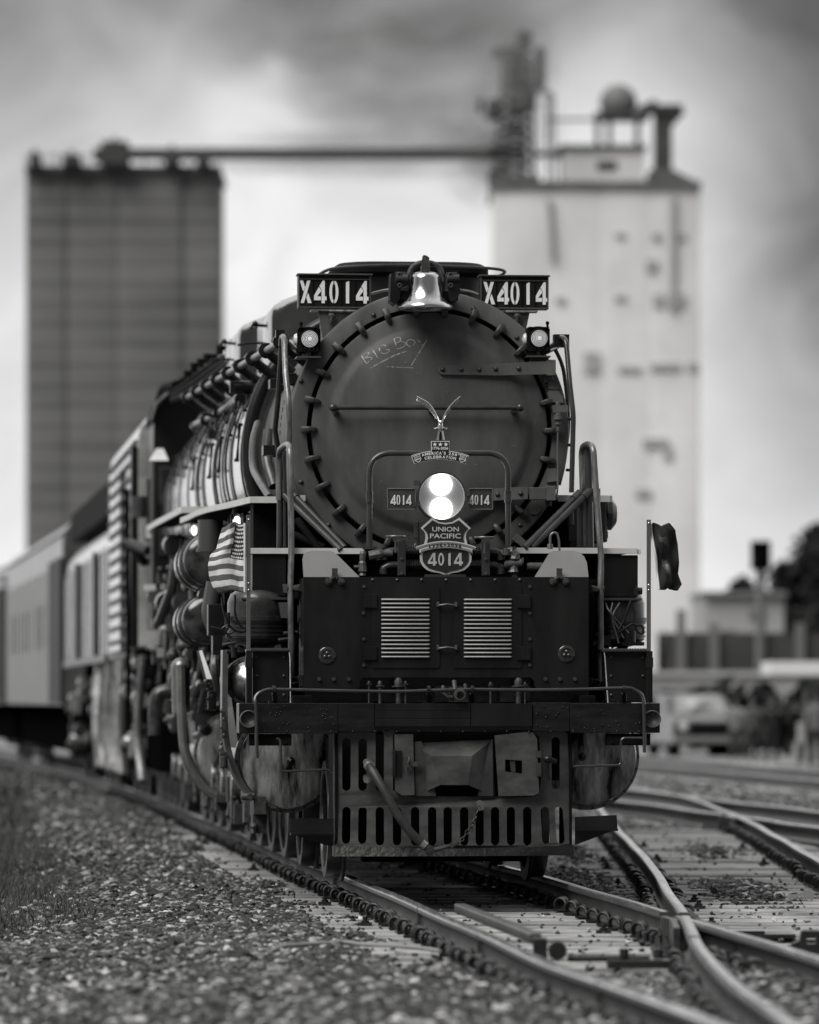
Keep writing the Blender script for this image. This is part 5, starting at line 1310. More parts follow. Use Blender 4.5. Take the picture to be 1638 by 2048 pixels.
for k in range(5): mb.cyl(Vector(q(443 + 5 * (k % 2), 1420 + 16 * k, 2.55)), Vector(q(443 + 5 * (k % 2), 1424 + 16 * k, 2.5)), .012, n=6)
c = Vector(q(484, 1593, 2.6)); mb.cyl(c, c + Vector((.1, -.02, 0)), .03); mb.cyl(c + Vector((.06, -.04, 0)), c + Vector((.06, -.08, 0)), .03, n=6); mb.cbox(c + Vector((.14, 0, -.07)), .1, .1, .14); mb.cyl(q(524, 1612, 2.6), q(532, 1613, 2.6), .02)
part(mb, "cylinder_cock", IRON, bevel=.003)
mb = MB(); mb.bend([q(x, y, 7.5) for x, y in ((362, 1330), (364, 1440), (368, 1500), (385, 1545), (410, 1578), (432, 1592))], .045, .2, 8); mb.cyl(q(361, 1335, 7.6), q(362, 1425, 7.6), .085, .08); mb.sphere(q(362, 1335, 7.6), .09, 12)
part(mb, "exhaust_pipe", mat("casing_grey", .2, .3, .5))
# reservoirs and delivery pipes at the left side
for px, py, ly, r_, ln in ((420, 1120, 7.0, .235, 1.9), (413, 1240, 7.0, .215, 1.9)):
    mb = MB(); c = q(px, py, ly); mb.lathe([(.001, -.03), (r_ * .6, -.022), (r_ * .88, -.005), (r_ * .97, .02), (r_, .06), (r_, ln), (.001, ln + .1)], c, (0, 1, 0), 36)
    res = part(mb, "air_reservoir", mat("reservoir_metal", .07, .2, .5, var=.8, vs=(5, 5, 5), coat=.5, rv=.1, bump=.1, bs=12))
    mb = MB()
    for d in (.14, .5, 1.2): mb.lathe([(r_, d), (r_ + .014, d + .004), (r_ + .014, d + .07), (r_, d + .075)], c, (0, 1, 0), 36)
    part(mb, "tank_strap", BLK, res)
mb = MB(); mb.cyl(q(421, 1040, 6.2), q(421, 1102, 6.2), .11, n=18); mb.cyl(q(421, 1096, 6.2), q(421, 1104, 6.2), .125, n=18); part(mb, "pump_cylinder", mat("mid_iron", .08, .35, .3))
mb = MB(); mb.tube(catmull([q(430, 1165, 5.6), q(424, 1200, 5.6), q(421, 1228, 5.6), q(432, 1260, 5.6), q(450, 1285, 5.6)], 5), .075, 12); mb.tube(catmull([q(398, 1300, 5.2), q(404, 1330, 5.2), q(413, 1358, 5.2)], 5), .02, 8)
part(mb, "delivery_pipe", mat("mid_iron", .08, .35, .3))
mb = MB(); mb.hexa([q(398, 1302, 5.0), q(404, 1300, 5.0), q(404, 1300, 5.2), q(398, 1302, 5.2), q(413, 1358, 4.9), q(424, 1358, 4.9), q(424, 1358, 5.1), q(413, 1358, 5.1)]); part(mb, "step_plate", WHITE)
mb = MB(); mb.box(qx(314, 17), qx(352, 17), 17, 17.05, qz(1315, 17), qz(1296, 17)); part(mb, "rear_step", mat("step_grey", .3, .5))
mb = MB(); mb.cbox(q(432, 1240, 4.6), .14, .2, .26); mb.cyl(q(435, 1228, 4.6), q(435, 1222, 4.6), .04); mb.box(qx(424, 4.6), qx(444, 4.6), 4.5, 4.7, qz(1310, 4.6), qz(1262, 4.6)); mb.cbox(q(424, 1400, 4.6), .07, .1, .16)
for k in range(7): mb.cyl(Vector(q(416 + (k % 3) * 4, 1362 + 6 * k, 4.5)), Vector(q(416 + (k % 3) * 4, 1362 + 6 * k, 4.4)), .018, n=6)
build_each(mb, "lubricator", BLK, bevel=.006)
# dense plumbing along the left flank (two tones of iron)
random.seed(21)
for name, mm, n_ in (("flank_pipe", mat("flank_iron", .05, .33, .3, var=.5, vs=(10, 10, 10), coat=.3), 58), ("flank_rod", mat("flank_grey", .12, .3, .5, var=.4, vs=(10, 10, 10)), 26)):
    mb = MB()
    for i in range(n_):
        y = random.uniform(5.5, 20); x = -1.38 + random.uniform(-.12, .18); z0 = random.uniform(.9, 2.6); t = random.random()
        if t < .45:
            z1 = min(3.0, z0 + random.uniform(.4, 1.6)); mb.tube(catmull([(x, y, z0), (x + random.uniform(-.06, .06), y + random.uniform(-.3, .3), (z0 + z1) / 2), (x + .05, y + random.uniform(-.4, .4), z1)], 4), random.uniform(.015, .045), 8)
        elif t < .75:
            mb.tube(catmull([(x, y, z0), (x + .02, y + .7, z0 + random.uniform(-.1, .1)), (x, y + 1.5, z0 + random.uniform(-.3, .3))], 4), random.uniform(.015, .04), 8)
        else:
            mb.cyl((x, y, z0), (x, y + random.uniform(.15, .4), z0), random.uniform(.05, .13), n=14); mb.cyl((x, y - .02, z0), (x, y, z0), .05, n=8)
    build_each(mb, name, mm)
mb = MB()
for i in range(26):
    y = random.uniform(9, 20.5); c = (-1.45 + random.uniform(-.05, .12), y, random.uniform(1.2, 3.0)); mb.cbox(c, random.uniform(.04, .1), random.uniform(.06, .2), random.uniform(.04, .14))
    mb.sphere((c[0], c[1], c[2] + .1), random.uniform(.03, .07), 8)
for px, py in ((345, 1090), (340, 1200), (352, 1210), (330, 1205)): mb.cyl(q(px, py, 14), q(px + 4, py + 2, 13.8), .11, n=14)
mb.tube(catmull([q(330, 1098, 14), q(345, 1090, 14), q(360, 1078, 14), q(366, 1072, 14)], 4), .05, 8); mb.tube([q(352, 1120, 13), q(343, 1180, 13), q(318, 1245, 14)], .05, 8)
mb.tube(catmull([q(312, 1470, 15), q(311, 1420, 15), q(316, 1392, 15), q(330, 1384, 15), q(352, 1382, 15)], 5), .08, 10); mb.tube([q(303, 1440, 15), q(330, 1442, 15), q(356, 1428, 15)], .03, 8)
part(mb, "flank_valve", mat("flank_iron", .05, .33))
# frame, ash pan and darkness under the boiler
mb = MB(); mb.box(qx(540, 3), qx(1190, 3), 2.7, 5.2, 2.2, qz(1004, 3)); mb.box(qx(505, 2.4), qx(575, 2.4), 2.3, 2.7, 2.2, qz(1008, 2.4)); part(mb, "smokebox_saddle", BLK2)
mb = MB(); mb.box(-.62, .62, 2.6, 4.3, .75, 2.3); mb.box(-.95, 1.0, 4.3, 21, .75, 2.3); mb.box(-1.15, 1.15, 13.5, 20.8, 1.4, 2.6); mb.box(-.5, .5, .8, 21, .35, .8); mb.box(-.58, .62, 2.5, 5.6, .13, .8); mb.box(-.62, -.5, .9, 2.6, .2, .7); mb.box(.5, .62, .9, 2.6, .2, .7); mb.box(-.62, .62, .85, 1.15, .15, .7); part(mb, "frame_and_shade_fill", SHADEBLK)  # low front boxes added to keep the space under the pilot black
# wheels
def wheel(y, r_, name, nsp=14, cw=True):
    for s in (-1, 1):
        mb = MB(); x = s * .72
        mb.lathe([(r_ - .085, 0), (r_ - .08, -.012), (r_ - .005, -.012), (r_, 0), (r_ + .004, .10), (r_ + .03, .112), (r_ + .028, .135), (r_ - .07, .14), (r_ - .085, .12), (r_ - .085, 0)], (s * .845, y, r_), (-s, 0, 0), 56)
        ty = part(mb, name, mat("wheel_tyre", .07, .35, .5, var=.3, vs=(12, 12, 12)))  # tyre tone lowered to carry the dark shadow under the pilot
        mb = MB(); mb.cyl((s * .87, y, r_), (s * .70, y, r_), r_ * .24, n=24)
        if r_ > .6:
            for k in range(nsp):
                a = 2 * math.pi * k / nsp; ca, sa = math.cos(a), math.sin(a)
                mb.tube([(s * .79, y + ca * r_ * .2, r_ + sa * r_ * .2), (s * .79, y + ca * (r_ - .08), r_ + sa * (r_ - .08))], .045, 6)
        else: mb.lathe([(r_ * .24, -.0), (r_ * .6, .05), (r_ - .08, .03)], (s * .83, y, r_), (-s, 0, 0), 40)
        part(mb, "wheel_centre", BLK, ty)
    mb = MB(); mb.cyl((-.7, y, r_), (.7, y, r_), .11, n=16); part(mb, "axle", BLK2)
for y in (1.75, 4.55): wheel(y, .457, "leading_wheel")
for y in (6.6, 8.35, 10.1, 11.85, 15.4, 17.15, 18.9, 20.6): wheel(y, .865, "driving_wheel")
mb = MB()
for y0, y1 in ((6.6, 11.85), (15.4, 20.6)):
    mb.box(-1.09, -1.03, y0, y1, .56, .68); mb.box(-1.18, -1.12, y0 - 2.4, y0 + 3.5, .62, .72)
    for k in range(4): y = y0 + (y1 - y0) * k / 3; mb.cyl((-1.22, y, .62), (-.9, y, .62), .14, n=20)
    mb.box(-1.25, -1.1, y0 - 2.2, y0 - 1.7, .6, 1.1); mb.box(-1.3, -1.2, y0 - 1.2, y0 + 1.4, 1.2, 1.3)
part(mb, "side_rod", STEEL, bevel=.01)
mb = MB(); random.seed(9)
for i in range(16):
    y = random.uniform(5, 20); mb.cbox((-1.15, y, random.uniform(.35, .6)), .12, random.uniform(.1, .4), random.uniform(.1, .25)); mb.tube([(-1.2, y, .3), (-1.15, y + .3, .5), (-1.2, y + .6, .9)], .02, 6)
build_each(mb, "brake_rigging", IRON)

# ---------------------------------------------------------------- cab
mb = MB(); YC0, YC1 = 21.0, 22.9; hw = 1.42
arcp = [(-hw, 2.2), (-hw, 4.55)] + [(-hw * math.cos(R(a)) * 1.0, 4.55 + .72 * math.sin(R(a))) for a in range(10, 171, 10)] + [(hw, 4.55), (hw, 2.2)]
n = len(arcp); mb.add([(x, YC0, z) for x, z in arcp] + [(x, YC1, z) for x, z in arcp], [tuple(range(n)), tuple(range(n, 2 * n))] + [(i, (i + 1) % n, n + (i + 1) % n, n + i) for i in range(n)])
cab = part(mb, "cab", BLK)
mb = MB(); P = [(-hw - .0, YC0 - .35, 2.6)] + [(x * 1.02, YC0 - .35, z + .03) for x, z in arcp[1:-1]]
mb.tube([(x * 1.02, YC0 - .3, z + .03) for x, z in arcp[1:-1]], .03, 8)
vs = [(x * 1.02, YC0 - .3, z + .035) for x, z in arcp[1:-1]] + [(x * 1.02, YC0 + 2.1, z + .035) for x, z in arcp[1:-1]]; m_ = len(vs) // 2
mb.add(vs, [(i, i + 1, m_ + i + 1, m_ + i) for i in range(m_ - 1)]); part(mb, "cab_roof", BLK2, cab)
mb = MB(); mb.tube([(-hw - .02, YC0 - .28, 4.2), (-hw - .02, YC0 - .25, 2.3)], .025, 8); mb.tube([q(303, 840, 20.6), q(312, 808, 20.6), q(345, 778, 20.6), q(380, 762, 20.6)], .02, 6); part(mb, "cab_grab_rail", mat("staff_grey", .13, .4), cab)
for zc, hh in ((3.85, .22), (3.2, .16)):
    mb = MB(); mb.box(-1.36, -1.0, YC0 - .03, YC0 - .005, zc - hh, zc + hh); fr = part(mb, "cab_window", GRAPH2, cab); mb = MB(); mb.box(-1.32, -1.04, YC0 - .035, YC0 - .031, zc - hh + .04, zc + hh - .04); part(mb, "pane", DARKG, fr)
mb = MB(); mb.add([q(313, 897, 20.2), q(327, 897, 20.2), q(337, 921, 19.8), q(298, 921, 19.8)], [(0, 1, 2, 3)]); mb.add([q(313, 897, 20.24), q(327, 897, 20.24), q(337, 921, 19.84), q(298, 921, 19.84)], [(3, 2, 1, 0)]); part(mb, "window_awning", WHITE, cab)
mb = MB(); mb.cbox((-hw - .03, YC0 + 1.2, 3.6), .04, 1.0, .7); mb.cyl((-hw - .12, YC0 + .8, 3.5), (-hw - .12, YC0 + .8, 3.75), .09); mb.tube([(-hw - .05, YC0 + .3, 3.1), (-hw - .25, YC0 + .6, 3.2), (-hw - .05, YC0 + 1.5, 3.0)], .06, 8); part(mb, "cab_side_window", GRAPH2, cab)

# ================================================================== FLAGS (they hang from the staffs: things of their own)
def flag(staff_px, top, bot, side, ly, label, stars, seed):
    root = empty("flag", (LX0, LY0, 0), LTH); tag(root, label, "flag", "flags on the front staffs of the locomotive")
    rows = 13 * 3; cols = 48; H = (qz(top, ly) - qz(bot, ly)); W_ = H * 1.5
    # hanging cloth: width of the drape from top to bottom, in photograph pixels
    WV = ([0, .18, .3, .42, .6, .8, .92, 1], [44, 52, 55, 68, 72, 69, 62, 50]) if side < 0 else ([0, .1, .3, .5, .75, .9, 1], [40, 50, 52, 48, 44, 50, 40])
    LV = ([0, 1], [0, 0]) if side < 0 else ([0, .3, .6, 1], [0, 5, 12, 16])
    def pt(u, v_):     # u 0..1 along the fly, v_ 0 top .. 1 bottom
        wv = float(np.interp(v_, *WV)) / qs(ly); lv = float(np.interp(v_, *LV)) / qs(ly)
        fold = math.sin(u * 6.3 + seed + v_ * .8)
        y = .028 * fold * min(1, u * 3) + .07 * u + (.02 * math.sin(v_ * 11 + u * 5) if side > 0 else .0)
        dz = .020 * (1 - abs(u - .45) * 2) - .012 + (.02 * math.sin(u * 7 + 1) * (1 - v_) if side > 0 else 0)
        if side < 0: dz += -.012 * u * math.sin(v_ * 7) - .05 * max(0, u - .55) * (1 - v_)
        y += .012 * mnoise.noise(Vector((u * 7, v_ * 5, seed + 2)))
        return (qx(staff_px, ly) + side * (u * wv * (1 + .03 * math.sin(u * 12 + seed)) + lv + .006), ly + y, qz(top, ly) - v_ * H * (.98 - .02 * u) + dz * min(1, u * 4) + .006 * mnoise.noise(Vector((u * 5, v_ * 6, seed))))
    mb = MB(); vs = [pt(i / cols, j / rows) for j in range(rows + 1) for i in range(cols + 1)]
    for j in range(rows):
        fs = []
    mats = stars
    o = len(mb.v); mb.v += vs
    for j in range(rows):
        for i in range(cols):
            st = j // 3; u = (i + .5) / cols
            if side < 0: k = 2 if (u < .42 and st < 7) else (0 if st % 2 == 0 else 1)
            else:
                k = 2
                e = mnoise.noise(Vector((u * 2.6, j / rows * 4.2, 3.3)))
                if e > .22 and u > .25: k = 0
                if e > .42 and u > .35: k = 1
            mb.f.append((j * (cols + 1) + i, j * (cols + 1) + i + 1, (j + 1) * (cols + 1) + i + 1, (j + 1) * (cols + 1) + i)); mb.mi.append(k)
    ms = [mat("flag_red", .12, .85), mat("flag_white", .72, .85), mat("flag_blue", .03, .85)] if side < 0 else [mat("flag_mid", .07, .85), mat("flag_pale", .22, .85), mat("flag_black", .012, .85)]
    cloth = mb.build("cloth", ms, root, ang=80)
    sm = cloth.modifiers.new("thickness", 'SOLIDIFY'); sm.thickness = .002
    if side < 0:
        mb = MB()
        for r_ in range(9):
            for c_ in range(6 if r_ % 2 == 0 else 5):
                u = (.035 + c_ * .068 + (.034 if r_ % 2 else 0)); v_ = (.03 + r_ * .06)
                C0 = Vector(pt(u, v_)); du = (Vector(pt(u + .01, v_)) - C0).normalized(); dv = (Vector(pt(u, v_ + .01)) - C0).normalized(); nn = du.cross(dv).normalized()
                if nn.y > 0: nn = -nn
                P = []
                for k in range(10):
                    a = k * math.pi / 5; rr2 = .0125 if k % 2 == 0 else .005; P.append(C0 + du * math.sin(a) * rr2 - dv * math.cos(a) * rr2 + nn * .004)
                mb.add(P, [tuple(range(10))])
        mb.build("star_row", mat("flag_white", .72, .85), root)
    mb = MB(); vs = []
    mb.tube([pt(0, v_ / 10) for v_ in range(11)], .009, 6); mb.build("hem", mat("flag_white", .72, .85), root)
    return root
flag(491, 1047, 1187, -1, .48, "striped flag with a field of stars on the staff left of the front shield", True, .6)
flag(1300, 1046, 1182, 1, .5, "dark flag with pale patches on the staff right of the front shield", False, 2.2)
# ================================================================== TRACKS
def curve(pts):
    pts = sorted(pts); D_ = [p[0] for p in pts]; X_ = [p[1] for p in pts]
    return lambda d: float(np.interp(d, D_, X_))
LRAIL = [(16, 2.05), (20, 1.56), (22.4, 1.30), (23.7, 1.14), (25.3, .947), (27.2, .725), (29.8, .485), (31.9, .30), (35.6, -.04), (38.7, -.33), (42.2, -.70), (46.7, -1.14), (51.9, -1.61), (56.4, -2.05), (60.5, -2.45), (64.6, -2.85), (72.5, -3.62), (86, -5.05), (99.2, -6.5), (120, -9.3), (150, -14), (190, -22)]
def smooth(pts, step=.5):
    pts = sorted(pts); D_ = [p[0] for p in pts]; out = []
    P = catmull([(p[1], p[0], 0) for p in pts], 14)
    return [(p.y, p.x) for p in P]
LR = smooth(LRAIL); lr = curve(LR)
GA = 1.51
def trk(d): return lr(d) + GA / 2
RR = [(d, x + GA) for d, x in LR]
DIV = smooth([(16, 1.72), (22.4, 1.63), (23.6, 1.615), (25.8, 1.60), (28.6, 1.63), (31.5, 1.725), (33.5, 1.79), (37.2, 1.88), (42.2, 2.02), (47.8, 2.12), (54.1, 2.22), (64.6, 2.42), (80, 2.9)])
DIV2 = smooth([(16, 3.25), (26, 3.12), (37, 3.38), (43.9, 3.53), (48.7, 3.66), (54.1, 3.78), (60.3, 3.90), (66, 3.93), (71.4, 3.93), (78.9, 3.55), (90, 2.6), (120, -.9)])
CR1 = smooth([(20, 9.0), (40, 6.1), (54.9, 4.46), (58.3, 4.17), (60.3, 3.93), (63.5, 3.55), (69.7, 2.88), (80, 1.7), (110, -2.3)])
CR2 = smooth([(40, 7.7), (55, 5.95), (63.2, 5.03), (67, 4.61), (72.5, 4.0), (78.5, 3.35), (100, .8), (130, -3.5)])
FAR1 = smooth([(60, 9.9), (70, 8.6), (86.5, 6.95), (107, 5.0), (130, 2.6), (170, -2.4)])
FAR2 = smooth([(60, 11.6), (70, 10.3), (88, 8.6), (110, 6.6), (135, 4.1), (170, 0)])
PROF = [(-.076, -.186), (.076, -.186), (.076, -.176), (.022, -.160), (.0095, -.145), (.0095, -.062), (.020, -.050), (.036, -.042), (.0375, -.014), (.030, -.003), (.018, 0), (-.018, 0), (-.030, -.003), (-.0375, -.014), (-.036, -.042), (-.020, -.050), (-.0095, -.062), (-.0095, -.145), (-.022, -.160), (-.076, -.176)]
def rail_mesh(path, d0, d1, zo=0.0, wav=0.004, seed=0):
    mb = MB(); P = [(x, d) for d, x in path if d0 <= d <= d1]; P.sort(key=lambda p: p[1]); n = len(PROF); vs = []
    for i, (x, d) in enumerate(P):
        a = P[max(0, i - 1)]; b = P[min(len(P) - 1, i + 1)]; t = Vector((b[0] - a[0], b[1] - a[1], 0)).normalized(); s_ = Vector((t.y, -t.x, 0))
        dz = wav * math.sin(d * 1.1 + seed) + wav * .6 * math.sin(d * .47 + seed * 2)
        vs += [(x + s_.x * px, d + s_.y * px, pz + zo + dz) for px, pz in PROF]
    fs = []; mi = []
    for i in range(len(P) - 1):
        for j in range(n): fs.append((i * n + j, i * n + (j + 1) % n, (i + 1) * n + (j + 1) % n, (i + 1) * n + j)); mi.append(1 if 8 <= j <= 12 else 0)
    fs += [tuple(range(n)), tuple(range((len(P) - 1) * n, len(P) * n))]; mi += [0, 0]
    mb.v = vs; mb.f = fs; mb.mi = mi; return mb
FROG = 31.6
def mk_rail(path, d0, d1, label, seed=0, zo=0.0):
    o = rail_mesh(path, d0, d1, zo, seed=seed).build("rail", [RAILS, RAILT], None, ang=50); tag(o, label, "rail", "rails of the tracks"); return o
rails_main = mk_rail(LR, 18, 175, "long left rail running under the locomotive's left wheels and out of the foreground", 0)
mk_rail(RR, 33.4, 175, "right rail under the locomotive ending at the crossing casting", 1)
mk_rail(RR, 18, 30.9, "rail running from the crossing casting towards the square-holed bracket box", 1, 0)
mk_rail(DIV, 33.1, 80, "bright bending rail coming from beside the right cylinder to the crossing casting", 2)
mk_rail(DIV, 18, 30.6, "broad blurred rail leaving the crossing casting into the near foreground", 2)
mk_rail(DIV2, 36, 115, "outer rail beyond the gravel-strewn ties, curving to the far crossing", 3)
mk_rail(CR1, 36, 59.2, "short rail on the right beyond the far crossing", 4); mk_rail(CR1, 61.4, 110, "blurred rail running left from the far crossing behind the locomotive", 4)
mk_rail(CR2, 42, 130, "blurred rail just beyond the far crossing", 5)
mk_rail(FAR1, 60, 170, "nearer rail of the far track below the parked car", 6); mk_rail(FAR2, 60, 170, "farther rail of the far track below the parked car", 7)
# rail joints
def on_rail(path, d):
    f_ = curve(path); x = f_(d); t = Vector((f_(d + .3) - f_(d - .3), .6, 0)).normalized(); return x, math.atan2(-t.x, t.y)
for i, d in enumerate((41.0, 34.2, 30.3, 25.2)):
    x, a = on_rail(LR, d); mb = MB(); mb.box(-.040, .040, -.006, .006, -.175, -.004); mb.box(-.0125, .0125, -.14, .14, -.135, -.07)
    o = mb.build("rail_weld", mat("weld", .04, .6), None); o.location = (x, d, 0.001); o.rotation_euler = (0, 0, a); o.parent = rails_main
# crossing (frog) castings
def frog(d0, fa, fb, label):
    root = empty("crossing_casting", (0, 0, 0)); tag(root, label, "rail crossing", "rail crossings")
    mb = MB(); n = 12
    for f_, r_ in ((fa, 0), (fb, 0)):
        pth = [(d0 - 1.3 + 2.9 * i / 24, f_(d0 - 1.3 + 2.9 * i / 24)) for i in range(25)]
        m2 = rail_mesh(pth, 0, 999, -.003 if r_ == 0 and f_ is fa else .0, 0.002); mb.v, off = mb.v + m2.v, len(mb.v); mb.f += [tuple(i + off for i in f) for f in m2.f]; mb.mi += m2.mi
    mb.build("nose_rail", [RAILS, RAILT], root, ang=50)
    mb = MB()
    for k in range(14):
        d = d0 + .1 + k * .12
        a, b = sorted((fa(d), fb(d))); mb.box(a - .10, a - .055, d, d + .1, -.17, -.012)
        if k < 10: mb.box(b + .055, b + .10, d, d + .1, -.17, -.012)
    mb.build("wing_block", mat("casting_dark", .07, .4, .5, var=.4, vs=(10, 10, 10)), root, bevel=.006)
    mb = MB()
    for k in range(8): d = d0 + k * .3; a, b = sorted((fa(d), fb(d))); mb.box(a - .22, b + .22, d, d + .16, -.198, -.178); [mb.cyl((a - .18 + j * .05, d + .05, -.18), (a - .18 + j * .05, d + .05, -.12), .017, n=6) for j in range(2)]
    mb.build("bolted_plate", CLIP, root, bevel=.003)
    return root
frog(31.2, curve(RR), curve(DIV), "heavy crossing casting where two rails meet in the right foreground")
frog(59.6, curve(CR1), curve(DIV2), "smaller blurred crossing casting on the right beyond the ties")
# check rail between the rails
root = empty("check_rail", (0, 0, 0)); tag(root, "short raised check rail with a flared end lying between the locomotive's rails", "check rail")
gp = [(29.9, .70), (30.6, .64), (32.5, .46), (34.2, .30)]
mb = MB(); P = [(x, d) for d, x in smooth(gp)]; vs = []
for x, d in P: vs += [(x, d, -.045), (x + .075, d + .01, -.045), (x + .075, d + .01, .02), (x, d, .02)]
fs = [(i * 4 + j, i * 4 + (j + 1) % 4, (i + 1) * 4 + (j + 1) % 4, (i + 1) * 4 + j) for i in range(len(P) - 1) for j in range(4)] + [(0, 1, 2, 3), tuple(range(4 * len(P) - 4, 4 * len(P)))]
mb.add(vs, fs); mb.build("bar", [RAILT if False else mat("check_bar", .16, .35, .6, var=.2, vs=(8, 2, 8))], root, bevel=.01)
mb = MB(); mb.box(.72, .80, 29.6, 29.8, -.19, .0); mb.box(.74, .78, 29.9, 34, -.19, -.05) if False else None; mb.cyl((.86, 29.6, -.07), (.86, 29.68, -.07), .055, n=18); mb.cyl((.92, 29.7, -.12), (1.4, 29.7, -.12), .02, n=8); mb.cbox((1.35, 29.7, -.15), .4, .2, .05); mb.cyl((1.25, 29.7, -.12), (1.25, 29.7, -.06), .03, n=6); mb.cyl((1.45, 29.7, -.12), (1.45, 29.7, -.06), .03, n=6)
mb.build("end_bracket", CLIP, root, bevel=.006)

# ---------------------------------------------------------------- ties with spring clips
ZT = -.196
def tie_mesh(x0, x1, seed):
    rnd = random.Random(seed); mb = MB(); n = 6; w0 = .125; vs = []
    xs_ = [x0, x0 + .03] + [x0 + .03 + (x1 - x0 - .06) * k / n for k in range(1, n)] + [x1 - .03, x1]
    for i, x in enumerate(xs_):
        e = .75 if i in (0, len(xs_) - 1) else 1.0; dz = -.02 if e < 1 else rnd.uniform(-.007, .007)
        vs += [(x, -w0 - .02, -.2), (x, -w0 * e, dz - .012), (x, -w0 * e + .02, dz), (x, w0 * e - .02, dz), (x, w0 * e, dz - .012), (x, w0 + .02, -.2)]
    fs = [(k * 6 + j, k * 6 + j + 1, (k + 1) * 6 + j + 1, (k + 1) * 6 + j) for k in range(len(xs_) - 1) for j in range(5)] + [tuple(range(6)), tuple(range(len(vs) - 6, len(vs)))]
    return mb.add(vs, fs)
cm = MB()
helix = []
for k in range(41): a = 2 * math.pi * 2.25 * k / 40; helix.append((.042 * math.cos(a), -.12 + .24 * k / 40, .045 + .045 * math.sin(a)))
cm.tube(helix, .0125, 7); cm.box(-.05, .05, -.11, .11, -.004, .014)
clip0 = cm.build("spring_clip", CLIP, None, ang=60); clip_me = clip0.data; bpy.data.objects.remove(clip0)
bm_ = MB(); bm_.box(-.05, .05, -.05, .05, -.002, .02); bm_.cyl((0, 0, .01), (0, 0, .06), .018, n=6); bm_.cyl((0, 0, .02), (0, 0, .035), .03, n=6)
b0 = bm_.build("tie_bolt", CLIP, None); bolt_me = b0.data; bpy.data.objects.remove(b0)
DIVF, DIV2F, CR1F, CR2F = curve(DIV), curve(DIV2), curve(CR1), curve(CR2)
tie_cache = {}
tie_list = []
def tie_label(d):
    if d < 29: return "concrete tie half buried in gravel across the near foreground"
    if d < 34: return "bare concrete tie under the crossing casting and check rail"
    if d < 42: return "bare concrete tie beside and below the front of the locomotive"
    if d < 60: return "concrete tie in the row beside the locomotive's wheels"
    return "distant blurred concrete tie along the track"
d = 20.0; k_ = 0
while d < 84:
    skip = False
    xl = trk(d) - 1.32 + random.uniform(-.02, .02)
    long_ = d < 62
    xr = (DIV2F(d) + .55 if long_ else trk(d) + 1.32)
    if d < 24: xr = max(xr, 3.4)
    key = (round((xr - xl) * 4), k_ % 4)
    if key not in tie_cache:
        L_ = key[0] / 4; t_ = tie_mesh(0, L_, k_).build("concrete_tie", CONC, None); tie_cache[key] = t_.data; bpy.data.objects.remove(t_)
    t = bpy.data.objects.new("concrete_tie", tie_cache[key]); COL.objects.link(t); t.location = (xl, d, ZT)
    skew = -math.atan(lr(d + .5) - lr(d - .5)) * (0.35 if long_ else 1.0); t.rotation_euler = (random.uniform(-.006, .006), random.uniform(-.002, .002), skew * 0)
    tag(t, tie_label(d), "railroad tie", "concrete ties")
    cl_list = [lr(d), lr(d) + GA] + ([DIVF(d), DIV2F(d)] if long_ else [])
    for ri, xr_ in enumerate(cl_list):
        if abs(d - 31.5) < 1.3 and ri in (1, 2): continue
        for s in (-1, 1):
            if d > 62 and s > 0: continue
            c = bpy.data.objects.new("spring_clip", clip_me); COL.objects.link(c); c.parent = t
            c.location = (xr_ + s * .112 - xl, 0, .012); c.rotation_euler = (0, 0, random.uniform(-.15, .15)); s_ = random.uniform(.85, 1.08); c.scale = (s_, 1, s_)
            if random.random() < .10:
                c = bpy.data.objects.new("tie_bolt", bolt_me); COL.objects.link(c); c.parent = t; c.location = (xr_ + s * .27 - xl, .03, .003)
    tie_list.append((xl, xr, d)); d += .60 + random.uniform(-.012, .012); k_ += 1
# ties of the farther tracks
mbt = tie_mesh(0, 2.6, 3).build("concrete_tie", CONC, None); fme = mbt.data; bpy.data.objects.remove(mbt)
for f_, d0, d1, nm in ((CR2F, 44, 100, "crossing track beyond the turnout"), (curve(FAR1), 64, 125, "far track near the parked car")):
    d = d0
    while d < d1:
        if not (f_ is CR2F and d < 62 and f_(d) - 2.2 < DIV2F(d) + .4):
            t = bpy.data.objects.new("concrete_tie", fme); COL.objects.link(t); t.location = (f_(d) - (2.0 if f_ is CR2F else .55), d, ZT); tag(t, "blurred concrete tie of the " + nm, "railroad tie", "concrete ties")
        d += .75
# small hardware lying by the rails
root = empty("signal_box", (3.32, 30.2, -.19)); tag(root, "small dark bracket box with a square hole on the ties right of the crossing", "junction box")
mb = MB(); v, f = fill2d([[(-.13, 0), (.13, 0), (.12, .07), (.07, .09), (.06, .15), (-.06, .15), (-.07, .09), (-.12, .07)], [(-.03, .07), (.03, .07), (.03, .11), (-.03, .11)]], .10)
mb.add([(x, z_, y) for x, y, z_ in v], f); mb.cbox((0, .02, .0), .44, .3, .02); mb.build("bracket", CLIP, root, bevel=.004); root.location = (PX(1622, 31.5), 31.5, -.19)
root = empty("steel_plate_stack", (PX(1500, 33.6), 33.6, -.19)); tag(root, "flat dark steel bars stacked on the ties right of the crossing casting", "steel plates")
mb = MB(); mb.box(-.25, .3, 0, .12, 0, .03); mb.box(-.3, .1, .02, .14, .031, .05); mb.cyl((.35, .05, .03), (.45, .05, .03), .03, n=6); mb.build("bar", CLIP, root, bevel=.003)
